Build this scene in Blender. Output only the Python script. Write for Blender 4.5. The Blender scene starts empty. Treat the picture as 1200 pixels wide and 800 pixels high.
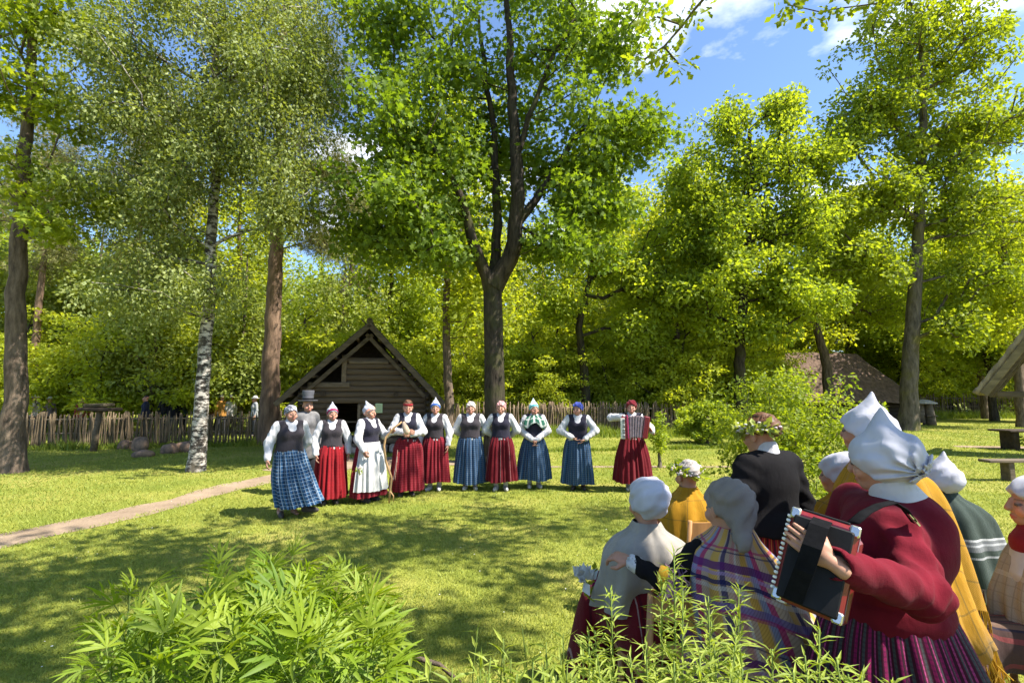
import bpy, math, random
import numpy as np
from mathutils import Vector, Matrix

# ------------------------------------------------------------------ camera, sky, sun, exposure
sc = bpy.context.scene
COL = sc.collection
FPX, CAMZ, PITCH = 600.0, 1.8, math.atan(0.10)      # focal length in photo pixels (1200 wide), eye height, tilt
cam_d = bpy.data.cameras.new('camera'); cam = bpy.data.objects.new('camera', cam_d); COL.objects.link(cam)
cam_d.sensor_width = 36; cam_d.lens = 18.0; cam_d.clip_start = 0.05; cam_d.clip_end = 600
cam.location = (0, 0, CAMZ); cam.rotation_euler = (math.pi/2 + PITCH, 0, 0)
sc.camera = cam
SUN_EL, SUN_AZ = math.radians(54), math.radians(-20)  # azimuth from +X towards +Y: the sun stands right of and a little behind the viewer
SUN = np.array([math.cos(SUN_EL)*math.cos(SUN_AZ), math.cos(SUN_EL)*math.sin(SUN_AZ), math.sin(SUN_EL)])
sl = bpy.data.lights.new('sun', 'SUN'); sl.energy = 4.5; sl.angle = math.radians(0.53); sl.color = (1.0, 0.94, 0.84)
so = bpy.data.objects.new('sun', sl); COL.objects.link(so); so.location = (20, -8, 30)
so.rotation_euler = Vector(SUN).to_track_quat('Z', 'Y').to_euler()
world = bpy.data.worlds.new('World'); sc.world = world; world.use_nodes = True
wn, wl = world.node_tree.nodes, world.node_tree.links
wn.clear()
w_out = wn.new('ShaderNodeOutputWorld'); w_bg = wn.new('ShaderNodeBackground'); w_sky = wn.new('ShaderNodeTexSky')
w_sky.sky_type = 'NISHITA'; w_sky.sun_disc = False; w_sky.sun_elevation = SUN_EL
w_sky.sun_rotation = math.pi/2 - SUN_AZ; w_sky.altitude = 60; w_sky.air_density = 1.0; w_sky.dust_density = 0.4; w_sky.ozone_density = 5.0
w_bg.inputs['Strength'].default_value = 0.10
# white fair-weather clouds mixed into the sky, laid out on a plane high above
w_geo = wn.new('ShaderNodeTexCoord'); w_sep = wn.new('ShaderNodeSeparateXYZ'); wl.new(w_geo.outputs['Generated'], w_sep.inputs[0])
w_max = wn.new('ShaderNodeMath'); w_max.operation = 'MAXIMUM'; w_max.inputs[1].default_value = 0.06; wl.new(w_sep.outputs['Z'], w_max.inputs[0])
w_com = wn.new('ShaderNodeCombineXYZ')
for ax in 'XY':
    dv = wn.new('ShaderNodeMath'); dv.operation = 'DIVIDE'; wl.new(w_sep.outputs[ax], dv.inputs[0]); wl.new(w_max.outputs[0], dv.inputs[1]); wl.new(dv.outputs[0], w_com.inputs[ax])
w_no = wn.new('ShaderNodeTexNoise'); w_no.inputs['Scale'].default_value = 1.15; w_no.inputs['Detail'].default_value = 9; w_no.inputs['Roughness'].default_value = 0.55
w_map = wn.new('ShaderNodeMapping'); w_map.inputs['Location'].default_value = (14.35, 20.12, -4.115); wl.new(w_com.outputs[0], w_map.inputs[0]); wl.new(w_map.outputs[0], w_no.inputs['Vector'])
w_rmp = wn.new('ShaderNodeValToRGB'); w_rmp.color_ramp.elements[0].position = 0.59; w_rmp.color_ramp.elements[1].position = 0.74
wl.new(w_no.outputs['Fac'], w_rmp.inputs[0])
w_mix = wn.new('ShaderNodeMixRGB'); wl.new(w_rmp.outputs[0], w_mix.inputs[0]); wl.new(w_sky.outputs[0], w_mix.inputs[1]); w_mix.inputs[2].default_value = (8.2, 8.3, 8.6, 1)
wl.new(w_mix.outputs[0], w_bg.inputs[0]); wl.new(w_bg.outputs[0], w_out.inputs[0])
sc.view_settings.view_transform = 'Standard'; sc.view_settings.look = 'None'; sc.view_settings.gamma = 1.0; sc.view_settings.use_curve_mapping = False
sc.view_settings.exposure = 1.55
cy = sc.cycles
cy.max_bounces = 8; cy.diffuse_bounces = 5; cy.glossy_bounces = 2; cy.transmission_bounces = 6; cy.transparent_max_bounces = 6
cy.use_denoising = True; cy.use_adaptive_sampling = True; cy.adaptive_threshold = 0.02; cy.sample_clamp_indirect = 6
cy.caustics_reflective = False; cy.caustics_refractive = False

# ------------------------------------------------------------------ helpers
R = math.radians
cp, sp_ = math.cos(PITCH), math.sin(PITCH)
def ray(px, py):
    u, v = (px-600)/FPX, (400-py)/FPX
    return np.array([u, cp - v*sp_, sp_ + v*cp])
def G(px, py, z=0.0):                        # the point of the level z that shows at a pixel
    d = ray(px, py); t = (z-CAMZ)/d[2]; return np.array([d[0]*t, d[1]*t, z])
def W(px, py, Y):                            # the point at distance Y that shows at a pixel
    d = ray(px, py); t = Y/d[1]; return np.array([d[0]*t, Y, CAMZ+d[2]*t])
def nrm(v): v = np.asarray(v, float); return v/(np.linalg.norm(v)+1e-12)

def make_mesh(name, V, F, uv=None, smooth=True, attrs=None, color=None):
    """V (n,3), F an (m,k) int array or a list of such arrays; uv per vertex; attrs {name: per-vertex float}; color per-vertex rgb"""
    V = np.asarray(V, np.float32)
    Fs = [np.asarray(f, np.int32) for f in (F if isinstance(F, list) else [F]) if len(f)]
    me = bpy.data.meshes.new(name)
    me.vertices.add(len(V)); me.vertices.foreach_set('co', V.ravel())
    lv = np.concatenate([f.ravel() for f in Fs]); starts = []; off = 0
    for f in Fs:
        m, k = f.shape; starts.append(off + np.arange(m)*k); off += m*k
    starts = np.concatenate(starts).astype(np.int32)
    me.loops.add(len(lv)); me.loops.foreach_set('vertex_index', lv)
    me.polygons.add(len(starts)); me.polygons.foreach_set('loop_start', starts)
    me.polygons.foreach_set('use_smooth', np.full(len(starts), smooth, bool))
    if uv is not None:
        l = me.uv_layers.new(name='UVMap'); l.data.foreach_set('uv', np.asarray(uv, np.float32)[lv].ravel())
    for k, a in (attrs or {}).items():
        at = me.attributes.new(k, 'FLOAT', 'POINT'); at.data.foreach_set('value', np.asarray(a, np.float32))
    if color is not None:
        at = me.attributes.new('Col', 'FLOAT_COLOR', 'POINT'); c = np.ones((len(V), 4), np.float32); c[:, :3] = color; at.data.foreach_set('color', c.ravel())
    me.update(calc_edges=True); me.validate()
    return me
def obj(name, me, mat=None, parent=None, loc=None, rot=None, scale=None):
    o = bpy.data.objects.new(name, me); COL.objects.link(o)
    if mat is not None and me is not None and not len(me.materials): me.materials.append(mat)
    elif mat is not None and me is not None and me.materials[0] is not mat:
        o.material_slots[0].link = 'OBJECT'; o.material_slots[0].material = mat
    if parent is not None: o.parent = parent
    if loc is not None: o.location = loc
    if rot is not None: o.rotation_euler = rot
    if scale is not None: o.scale = scale if hasattr(scale, '__len__') else (scale,)*3
    return o
def tag(o, label, cat=None, group=None, kind=None):
    o['label'] = label
    if cat: o['category'] = cat
    if group: o['group'] = group
    if kind: o['kind'] = kind
    return o
def empty(name, loc=(0, 0, 0), rz=0.0, scale=1.0):
    o = bpy.data.objects.new(name, None); COL.objects.link(o); o.location = loc; o.rotation_euler = (0, 0, rz); o.scale = (scale,)*3
    o.empty_display_size = 0.2
    return o
class MB:                                    # collects shapes into one mesh
    def __init__(s): s.V, s.Q, s.T, s.U, s.n = [], [], [], [], 0
    def add(s, V, Q=None, T=None, uv=None):
        V = np.asarray(V, float); s.V.append(V)
        s.U.append(np.zeros((len(V), 2)) if uv is None else np.asarray(uv, float))
        if Q is not None and len(Q): s.Q.append(np.asarray(Q)+s.n)
        if T is not None and len(T): s.T.append(np.asarray(T)+s.n)
        s.n += len(V); return s
    def box(s, c, size, rot=None, bev=0.0):
        x, y, z = np.asarray(size)/2.0
        if bev <= 0:
            V = np.array([[i*x, j*y, k*z] for i in (-1, 1) for j in (-1, 1) for k in (-1, 1)])
            Q = [[0, 1, 3, 2], [4, 6, 7, 5], [0, 4, 5, 1], [2, 3, 7, 6], [0, 2, 6, 4], [1, 5, 7, 3]]
        else:                                # chamfer on all edges along the longest axis and at the ends
            b = min(bev, x*.9, y*.9, z*.9); V = []; Q = []
            lay = [(-z, b), (-z+b, 0), (z-b, 0), (z, b)]
            for zz, ins in lay:
                X, Y = x-ins, y-ins
                V += [[-X+b, -Y, zz], [X-b, -Y, zz], [X, -Y+b, zz], [X, Y-b, zz], [X-b, Y, zz], [-X+b, Y, zz], [-X, Y-b, zz], [-X, -Y+b, zz]]
            for l in range(3):
                for i in range(8):
                    a, c2 = l*8+i, l*8+(i+1) % 8; Q.append([a, c2, c2+8, a+8])
            V = np.array(V, float); T = []
            for i in range(1, 7): T.append([0, i+1, i]); T.append([24, 24+i, 25+i])
            if rot is not None: V = V @ np.array(rot).T
            return s.add(V+np.asarray(c), Q, T)
        if rot is not None: V = V @ np.array(rot).T
        return s.add(V+np.asarray(c), Q)
    def tube(s, pts, radii, k=8, cap=True, flat=1.0):
        pts = np.asarray(pts, float); n = len(pts); radii = np.broadcast_to(np.asarray(radii, float), (n,))
        t = np.gradient(pts, axis=0); V = []
        up = np.array([0, 0, 1.0]) if abs(nrm(t[0])[2]) < .9 else np.array([1.0, 0, 0])
        a = nrm(np.cross(t[0], up))
        for i in range(n):
            d = nrm(t[i]); a = nrm(a-d*np.dot(a, d)); b = np.cross(d, a)
            th = np.arange(k)*2*np.pi/k
            V.append(pts[i]+radii[i]*(np.cos(th)[:, None]*a+flat*np.sin(th)[:, None]*b))
        V = np.concatenate(V); Q = [[i*k+j, i*k+(j+1) % k, (i+1)*k+(j+1) % k, (i+1)*k+j] for i in range(n-1) for j in range(k)]
        T = []
        if cap:
            V = np.concatenate([V, pts[:1], pts[-1:]]); c0, c1 = n*k, n*k+1
            for j in range(k): T.append([c0, (j+1) % k, j]); T.append([c1, (n-1)*k+j, (n-1)*k+(j+1) % k])
        return s.add(V, Q, T)
    def lathe(s, prof, c=(0, 0, 0), k=20):   # prof: (radius, z)
        prof = np.asarray(prof, float); th = np.arange(k)*2*np.pi/k; n = len(prof)
        V = np.concatenate([np.stack([r*np.cos(th), r*np.sin(th), np.full(k, z)], 1) for r, z in prof])
        Q = [[i*k+j, i*k+(j+1) % k, (i+1)*k+(j+1) % k, (i+1)*k+j] for i in range(n-1) for j in range(k)]
        return s.add(V+np.asarray(c), Q)
    def mesh(s, name, smooth=False, uv=False):
        F = []
        if s.Q: F.append(np.concatenate(s.Q))
        if s.T: F.append(np.concatenate(s.T))
        return make_mesh(name, np.concatenate(s.V), F, smooth=smooth, uv=np.concatenate(s.U) if uv else None)
    def build(s, name, mat, parent=None, smooth=False, loc=None, rot=None, scale=None, uv=False):
        return obj(name, s.mesh(name, smooth, uv), mat, parent, loc, rot, scale)
def rotz(a): c, s = math.cos(a), math.sin(a); return np.array([[c, -s, 0], [s, c, 0], [0, 0, 1]])
def roty(a): c, s = math.cos(a), math.sin(a); return np.array([[c, 0, s], [0, 1, 0], [-s, 0, c]])
def rotx(a): c, s = math.cos(a), math.sin(a); return np.array([[1, 0, 0], [0, c, -s], [0, s, c]])

# ------------------------------------------------------------------ materials
def new_mat(name):
    m = bpy.data.materials.new(name); m.use_nodes = True; m.node_tree.nodes.clear()
    return m, m.node_tree.nodes, m.node_tree.links
def N(nodes, t, **kw):
    n = nodes.new(t)
    for k, v in kw.items(): setattr(n, k, v)
    return n
def c4(c): return (c[0], c[1], c[2], 1.0)
def mixrgb(n, l, fac, a, b, mode='MIX'):
    x = N(n, 'ShaderNodeMixRGB', blend_type=mode)
    for i, v in enumerate((fac, a, b)):
        if hasattr(v, 'is_output') or isinstance(v, bpy.types.NodeSocket): l.new(v, x.inputs[i])
        else: x.inputs[i].default_value = v if i == 0 else c4(v)
    return x.outputs[0]
def math_(n, l, op, a, b=0.0):
    x = N(n, 'ShaderNodeMath', operation=op)
    for i, v in enumerate((a, b)):
        if isinstance(v, bpy.types.NodeSocket): l.new(v, x.inputs[i])
        else: x.inputs[i].default_value = v
    return x.outputs[0]
def noise(n, l, scale, detail=4, rough=.55, vec=None, stretch=None):
    x = N(n, 'ShaderNodeTexNoise'); x.inputs['Scale'].default_value = scale; x.inputs['Detail'].default_value = detail; x.inputs['Roughness'].default_value = rough
    if vec is None:
        tc = N(n, 'ShaderNodeTexCoord'); vec = tc.outputs['Object']
    if stretch is not None:
        mp = N(n, 'ShaderNodeMapping'); mp.inputs['Scale'].default_value = stretch; l.new(vec, mp.inputs[0]); vec = mp.outputs[0]
    l.new(vec, x.inputs['Vector']); return x.outputs['Fac']
def ramp(n, l, fac, stops):
    x = N(n, 'ShaderNodeValToRGB'); e = x.color_ramp.elements
    while len(e) < len(stops): e.new(0.5)
    for i, (p, c) in enumerate(stops): e[i].position = p; e[i].color = c4(c)
    l.new(fac, x.inputs[0]); return x.outputs[0]
def finish(m, n, l, colr, rough=.8, bump=None, bstr=.3, bdist=.02, spec=.25, sheen=0.0, coat=0.0, metal=0.0):
    p = N(n, 'ShaderNodeBsdfPrincipled'); o = N(n, 'ShaderNodeOutputMaterial')
    if isinstance(colr, bpy.types.NodeSocket): l.new(colr, p.inputs['Base Color'])
    else: p.inputs['Base Color'].default_value = c4(colr)
    p.inputs['Roughness'].default_value = rough; p.inputs['Specular IOR Level'].default_value = spec; p.inputs['Metallic'].default_value = metal
    if sheen: p.inputs['Sheen Weight'].default_value = sheen
    if coat: p.inputs['Coat Weight'].default_value = coat
    if bump is not None:
        b = N(n, 'ShaderNodeBump'); b.inputs['Strength'].default_value = bstr; b.inputs['Distance'].default_value = bdist; l.new(bump, b.inputs['Height']); l.new(b.outputs[0], p.inputs['Normal'])
    l.new(p.outputs[0], o.inputs[0]); return m
def plain(name, c, rough=.8, scale=8, var=.25, bump=.3, bdist=.01, spec=.25, stretch=None, c2=None, detail=5, **kw):
    m, n, l = new_mat(name); f = noise(n, l, scale, detail, .6, stretch=stretch)
    a = tuple(x*(1-var) for x in c) if c2 is None else c2
    b = tuple(min(1, x*(1+var)) for x in c)
    colr = ramp(n, l, f, [(.3, a), (.7, b)])
    return finish(m, n, l, colr, rough, f if bump else None, bump, bdist, spec, **kw)
def cloth(name, c, rough=.9, var=.12, weave=900, sheen=.08, **kw):
    m, n, l = new_mat(name); f = noise(n, l, 9, 3); f2 = noise(n, l, weave, 1)
    colr = ramp(n, l, f, [(.3, tuple(x*(1-var) for x in c)), (.7, tuple(min(1, x*(1+var)) for x in c))])
    fw = noise(n, l, 13, 3, .5, stretch=(1, 1, .55))
    return finish(m, n, l, colr, rough, math_(n, l, 'ADD', math_(n, l, 'MULTIPLY', fw, 7.0), f2), .6, .003, .15, sheen=sheen, **kw)
def plaid(name, base, bands, rough=.9, weave=0.0):
    """bands: (axis 0/1, period m, offset, width fraction, colour, strength) laid over one another like woven threads, on the cloth's own UV in metres"""
    m, n, l = new_mat(name); uv = N(n, 'ShaderNodeUVMap'); sep = N(n, 'ShaderNodeSeparateXYZ'); l.new(uv.outputs[0], sep.inputs[0])
    colr = mixrgb(n, l, 0.0, base, base)
    for ax, per, off, wid, c, st in bands:
        f = math_(n, l, 'FRACT', math_(n, l, 'ADD', math_(n, l, 'DIVIDE', sep.outputs[ax], per), off))
        f = math_(n, l, 'MULTIPLY', math_(n, l, 'LESS_THAN', f, wid), st)
        colr = mixrgb(n, l, f, colr, c)
    if weave:                                # fine diagonal twill
        s = math_(n, l, 'ADD', sep.outputs[0], sep.outputs[1])
        f = math_(n, l, 'LESS_THAN', math_(n, l, 'FRACT', math_(n, l, 'DIVIDE', s, weave)), .4)
        colr = mixrgb(n, l, math_(n, l, 'MULTIPLY', f, .45), colr, (.55, .5, .45), 'MULTIPLY')
    f2 = noise(n, l, 12, 3)
    colr = mixrgb(n, l, .35, colr, ramp(n, l, f2, [(.3, (.6, .6, .6)), (.7, (1, 1, 1))]), 'MULTIPLY')
    return finish(m, n, l, colr, rough, math_(n, l, 'ADD', math_(n, l, 'MULTIPLY', noise(n, l, 12, 3, .5, stretch=(1, 1, .5)), 7.0), noise(n, l, 500, 1)), .6, .003, .12, sheen=.08)
def leaf_mat(name, dark, light, trans=.45, gloss=.02, tcol=None, rough=.6):
    m, n, l = new_mat(name)
    at = N(n, 'ShaderNodeAttribute', attribute_name='rnd'); oi = N(n, 'ShaderNodeObjectInfo')
    f = math_(n, l, 'ADD', math_(n, l, 'MULTIPLY', at.outputs['Fac'], .8), math_(n, l, 'MULTIPLY', oi.outputs['Random'], .2))
    colr = ramp(n, l, f, [(0, dark), (1, light)])
    tc = mixrgb(n, l, 1.0, colr, tcol or (1.35, 1.3, .45), 'MULTIPLY')
    d = N(n, 'ShaderNodeBsdfDiffuse'); t = N(n, 'ShaderNodeBsdfTranslucent'); g = N(n, 'ShaderNodeBsdfGlossy'); g.inputs['Roughness'].default_value = rough
    l.new(colr, d.inputs[0]); l.new(tc, t.inputs[0]); g.inputs[0].default_value = (.9, .95, .9, 1)
    a = N(n, 'ShaderNodeMixShader'); a.inputs[0].default_value = trans; l.new(d.outputs[0], a.inputs[1]); l.new(t.outputs[0], a.inputs[2])
    b = N(n, 'ShaderNodeMixShader'); b.inputs[0].default_value = gloss; l.new(a.outputs[0], b.inputs[1]); l.new(g.outputs[0], b.inputs[2])
    o = N(n, 'ShaderNodeOutputMaterial'); l.new(b.outputs[0], o.inputs[0]); return m
def bark(name, c, c2, scale=7, stretch=(1, 1, .22), bdist=.05, moss=None):
    m, n, l = new_mat(name); f = noise(n, l, scale, 7, .68, stretch=stretch); colr = ramp(n, l, f, [(.32, c2), (.66, c)])
    if moss:
        f3 = noise(n, l, 1.3, 4, .6); colr = mixrgb(n, l, ramp(n, l, f3, [(.5, (0, 0, 0)), (.68, (.75, .75, .75))]), colr, moss)
    return finish(m, n, l, colr, .92, f, .9, bdist, .12)
def vcol(name, rough=.55):
    m, n, l = new_mat(name); at = N(n, 'ShaderNodeAttribute', attribute_name='Col'); f = noise(n, l, 30, 3)
    colr = mixrgb(n, l, .25, at.outputs['Color'], ramp(n, l, f, [(.35, (.75, .7, .68)), (.65, (1, 1, 1))]), 'MULTIPLY')
    m = finish(m, n, l, colr, rough, f, .1, .003, .35)
    p = [x for x in m.node_tree.nodes if x.type == 'BSDF_PRINCIPLED'][0]; p.inputs['Subsurface Weight'].default_value = .08; p.inputs['Subsurface Radius'].default_value = (.012, .004, .002)
    return m
# ------------------------------------------------------------------ leaves and trees
LEAF = {}
LEAF['quad'] = (np.array([[0, 0, 0], [-.3, .48, .07], [0, 1, 0], [.3, .48, .07]], float), np.array([[0, 2, 1], [0, 3, 2]]))
LEAF['lobed'] = (np.array([[0, 0, 0], [-.46, .18, .05], [-.2, .36, .02], [-.5, .66, .06], [-.15, .62, .01], [0, 1, -.05], [.15, .62, .01], [.5, .66, .06], [.2, .36, .02], [.46, .18, .05]], float),
                 np.array([[0, 2, 1], [0, 4, 2], [2, 4, 3], [0, 6, 4], [4, 6, 5], [0, 8, 6], [6, 8, 7], [0, 9, 8]]))
LEAF['oak'] = (np.array([[0, 0, 0], [-.2, .3, .03], [-.1, .42, 0], [-.27, .66, .04], [0, 1, -.03], [.27, .66, .04], [.1, .42, 0], [.2, .3, .03]], float),
               np.array([[0, 2, 1], [0, 4, 2], [2, 4, 3], [0, 6, 4], [4, 6, 5], [0, 7, 6]]))
LEAF['needle'] = (np.array([[-.04, 0, 0], [.04, 0, 0], [0, 1, 0], [-.3, .75, .1], [.3, .75, -.1]], float), np.array([[0, 1, 2], [0, 1, 3], [0, 1, 4]]))
LEAF['lance'] = (np.array([[0, 0, 0], [-.13, .4, .05], [0, .45, 0], [.13, .4, .05], [0, 1, -.16]], float), np.array([[0, 2, 1], [0, 3, 2], [1, 2, 4], [2, 3, 4]]))
def leaves_np(kind, pos, normal, tangent, size):
    """one leaf per position: the template's y axis along tangent, z axis along normal"""
    T, F = LEAF[kind]; n = len(pos)
    z = normal/(np.linalg.norm(normal, axis=1, keepdims=True)+1e-9)
    y = tangent-z*np.sum(tangent*z, 1, keepdims=True); y /= (np.linalg.norm(y, axis=1, keepdims=True)+1e-9)
    x = np.cross(y, z)
    V = pos[:, None, :]+size[:, None, None]*(T[None, :, 0:1]*x[:, None, :]+T[None, :, 1:2]*y[:, None, :]+T[None, :, 2:3]*z[:, None, :])
    k = len(T); Fa = (F[None]+(np.arange(n)*k)[:, None, None]).reshape(-1, 3)
    return V.reshape(-1, 3), Fa, k
def cluster_leaves(rng, kind, cl, crad, n, size, up=.6, flat=.55, droop=0.0, clump=None):
    """cl (m,3) cluster centres; n leaves each, gathered in a flattened cloud"""
    m = len(cl); cnt = rng.poisson(n, m); idx = np.repeat(np.arange(m), cnt); tot = len(idx)
    g = rng.normal(size=(tot, 3)); g *= (rng.random((tot, 1))**.33)/(np.linalg.norm(g, axis=1, keepdims=True)+1e-9)
    r = (crad if np.ndim(crad) == 0 else np.asarray(crad)[idx][:, None])
    off = g*r*np.array([1, 1, flat])
    if droop: off[:, 2] -= droop*rng.random(tot)**1.5*np.squeeze(r if np.ndim(r) else np.full(tot, r))
    pos = cl[idx]+off
    nr = rng.normal(size=(tot, 3))*.75+np.array([0, 0, up])+g*.35
    tg = g+rng.normal(size=(tot, 3))*.5+np.array([0, 0, -.35-droop])
    V, F, k = leaves_np(kind, pos, nr, tg, size*(.65+.7*rng.random(tot)))
    base = rng.random(m)[idx]*.55+rng.random(tot)*.45
    return V, F, np.repeat(base, k)
def leaf_mesh(name, parts):
    Vs, Fs, As, off = [], [], [], 0
    for V, F, a in parts: Vs.append(V); Fs.append(F+off); As.append(a); off += len(V)
    return make_mesh(name, np.concatenate(Vs), np.concatenate(Fs), smooth=False, attrs={'rnd': np.concatenate(As)})
def blob_points(rng, blobs, outer=.5):
    """blobs: (centre, radii, count) -> points, more of them towards the outside"""
    P = []
    for c, r, n in blobs:
        g = rng.normal(size=(n, 3)); g /= np.linalg.norm(g, axis=1, keepdims=True)
        P.append(np.asarray(c)+g*np.asarray(r)*(rng.random((n, 1))**outer)+rng.normal(size=(n, 3))*np.asarray(r)*.26)
    return np.concatenate(P)
def skeleton(rng, trunk, r0, r1, clusters, step=.6, tip=.012, wander=.12, up=.25, power=.5, low=.0, k=6):
    """trunk: polyline; every cluster is reached by a branch that grows from the nearest suitable point. Returns V, quads"""
    trunk = np.asarray(trunk, float); P, par, L = [], [], []
    seg = np.linalg.norm(np.diff(trunk, axis=0), axis=1); s = np.r_[0, np.cumsum(seg)]; n = max(4, int(s[-1]/.4))
    for i, q in enumerate(np.linspace(0, s[-1], n)):
        P.append(np.array([np.interp(q, s, trunk[:, j]) for j in range(3)])+(rng.normal(size=3)*[.02, .02, 0] if i else 0)); par.append(i-1); L.append(q*.35)
    nt = len(P); R0 = list(np.interp(np.linspace(0, 1, nt), [0, .05, .12, 1], [r0*1.45, r0*1.12, r0, r1]))
    okt = np.array([p[2] >= trunk[0, 2]+low for p in P])
    ax = np.array(P)
    d0 = np.min(np.linalg.norm(clusters[:, None]-ax[None], axis=2), 1)
    for ci in np.argsort(d0):
        c = clusters[ci]; A = np.array(P); d = np.linalg.norm(A-c, axis=1)
        rise = (c[2]-A[:, 2])/(d+1e-6)
        cost = d*(1+.9*np.clip(.15-rise, 0, 1.2))+.22*np.array(L)
        cost[:nt][~okt] += 50
        j = int(np.argmin(cost)); a = P[j]; dj = np.linalg.norm(c-a); m = max(1, int(dj/step))
        mid = (a+c)/2+np.array([0, 0, -up*.3*dj])*(1 if c[2] > a[2] else -1)+rng.normal(size=3)*wander*dj*.5
        prev = j
        for q in range(1, m+1):
            t = q/m; pt = (1-t)**2*a+2*t*(1-t)*mid+t*t*c
            if q < m: pt = pt+rng.normal(size=3)*wander*step*.35
            P.append(pt); par.append(prev); L.append(L[prev]+dj/m); prev = len(P)-1
    n = len(P); P = np.array(P); cnt = np.zeros(n); kids = [[] for _ in range(n)]
    for i in range(nt, n): kids[par[i]].append(i)
    for i in range(1, nt): kids[i-1].append(i)
    for i in range(n-1, -1, -1):
        if not kids[i]: cnt[i] = 1
        if par[i] >= 0: cnt[par[i]] += cnt[i]
    rad = tip*np.maximum(cnt, 1)**power
    for i in range(nt, n): rad[i] = min(rad[i], .75*(R0[par[i]] if par[i] < nt else rad[par[i]]*1.2))
    rad[:nt] = R0
    V, Q = [], []; th = np.arange(k)*2*np.pi/k; ring_of = {}
    def ring(p, d, r):
        d = nrm(d); ref = np.array([1.0, 0, 0]) if abs(d[0]) < .8 else np.array([0, 1.0, 0])
        b = nrm(np.cross(d, ref)); a = np.cross(b, d)
        base = len(V)*k; V.append(p+r*(np.cos(th)[:, None]*a+np.sin(th)[:, None]*b)); return base
    ring_of[0] = ring(P[0], P[1]-P[0], rad[0])
    for i in range(1, n):
        p = par[i]; d = P[i]-P[p]
        main = max(kids[p], key=lambda q: (q < nt, cnt[q]))
        if i == main and p in ring_of: b0 = ring_of[p]
        else: b0 = ring(P[p], d, rad[i])
        b1 = ring(P[i], d if not kids[i] else (P[max(kids[i], key=lambda q: (q < nt, cnt[q]))]-P[p]), rad[i]); ring_of[i] = b1
        for j in range(k): Q.append([b0+j, b0+(j+1) % k, b1+(j+1) % k, b1+j])
    return np.concatenate(V), np.array(Q)
def open_front(rng, cl, lines, near=.5, p=.75):
    """thin out the sprays that hang right in front of or around the main limbs, so that limbs show through the crown"""
    keep = np.ones(len(cl), bool)
    for L in lines:
        L = np.asarray(L, float); q = np.linspace(0, len(L)-1, 40); S = np.stack([np.interp(q, np.arange(len(L)), L[:, i]) for i in range(3)], 1)
        d = cl[:, None]-S[None]; j = np.argmin(np.abs(d[:, :, 2])+.3*np.abs(d[:, :, 0]), 1); dd = d[np.arange(len(cl)), j]
        keep &= ~((np.abs(dd[:, 0]) < near) & (dd[:, 1] < .3) & (np.abs(dd[:, 2]) < .8) & (rng.random(len(cl)) < p))
    return cl[keep]
def tree(name, base, trunk, r0, r1, clusters, leafspec, wood, leafm, label, cat='tree', group=None, seed=0, extra=None, **sk):
    rng = np.random.default_rng(seed); base = np.asarray(base, float)
    clusters = open_front(rng, clusters, [trunk], r0*1.5)
    t = empty(name, base); tag(t, label, cat, group)
    V, Q = skeleton(rng, np.asarray(trunk), r0, r1, clusters, **sk)
    obj('trunk', make_mesh('trunk', V-base, Q), wood, t)
    parts = [cluster_leaves(rng, cl=clusters, **leafspec)]
    if extra: parts += extra(rng)
    for p in parts: p[0][:] -= base
    obj('crown', leaf_mesh('crown', parts), leafm, t)
    return t

M = {}
M['maple_leaf'] = leaf_mat('maple_leaf', (.085, .15, .013), (.205, .29, .026), .55, .02, (1.55, 1.45, .5))
M['bright_leaf'] = leaf_mat('bright_leaf', (.145, .21, .015), (.32, .375, .03), .55, .02, (1.55, 1.45, .5))
M['birch_leaf'] = leaf_mat('birch_leaf', (.14, .19, .04), (.30, .33, .095), .42, .03)
M['pine_leaf'] = leaf_mat('pine_needles', (.11, .12, .035), (.27, .26, .085), .25, .02)
M['wood_leaf'] = leaf_mat('wood_leaf', (.16, .235, .02), (.34, .41, .045), .58, .015, (1.65, 1.5, .5))
M['wood_bright'] = leaf_mat('wood_bright', (.22, .29, .02), (.43, .47, .045), .58, .015, (1.65, 1.5, .5))
M['wood_leaf_pale'] = leaf_mat('wood_leaf_pale', (.19, .245, .04), (.37, .41, .09), .45, .02)
M['bark_dark'] = bark('bark_dark', (.075, .06, .045), (.010, .008, .006), 11, moss=(.06, .065, .02))
M['bark_brown'] = bark('bark_brown', (.20, .15, .11), (.05, .036, .027), 9)
M['bark_pine'] = bark('bark_pine', (.25, .165, .11), (.075, .05, .036), 6)
M['bark_grey'] = bark('bark_grey', (.17, .14, .105), (.05, .042, .03), 8, moss=(.13, .12, .03))
def birch_bark():
    m, n, l = new_mat('birch_bark'); f = noise(n, l, 5.5, 6, .7, stretch=(1, 1, 2.6)); f2 = noise(n, l, 1.6, 4, .6, stretch=(1, 1, .5)); f3 = noise(n, l, 34, 3, .6, stretch=(.35, .35, 3))
    a = ramp(n, l, f, [(.47, (.045, .038, .032)), (.55, (.50, .46, .41))]); a = mixrgb(n, l, ramp(n, l, f2, [(.52, (0, 0, 0)), (.66, (1, 1, 1))]), a, (.10, .085, .062))
    a = mixrgb(n, l, .5, a, ramp(n, l, f3, [(.35, (.45, .42, .4)), (.6, (1, 1, 1))]), 'MULTIPLY')
    return finish(m, n, l, a, .85, f, .6, .02, .2)
M['birch_bark'] = birch_bark()

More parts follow.
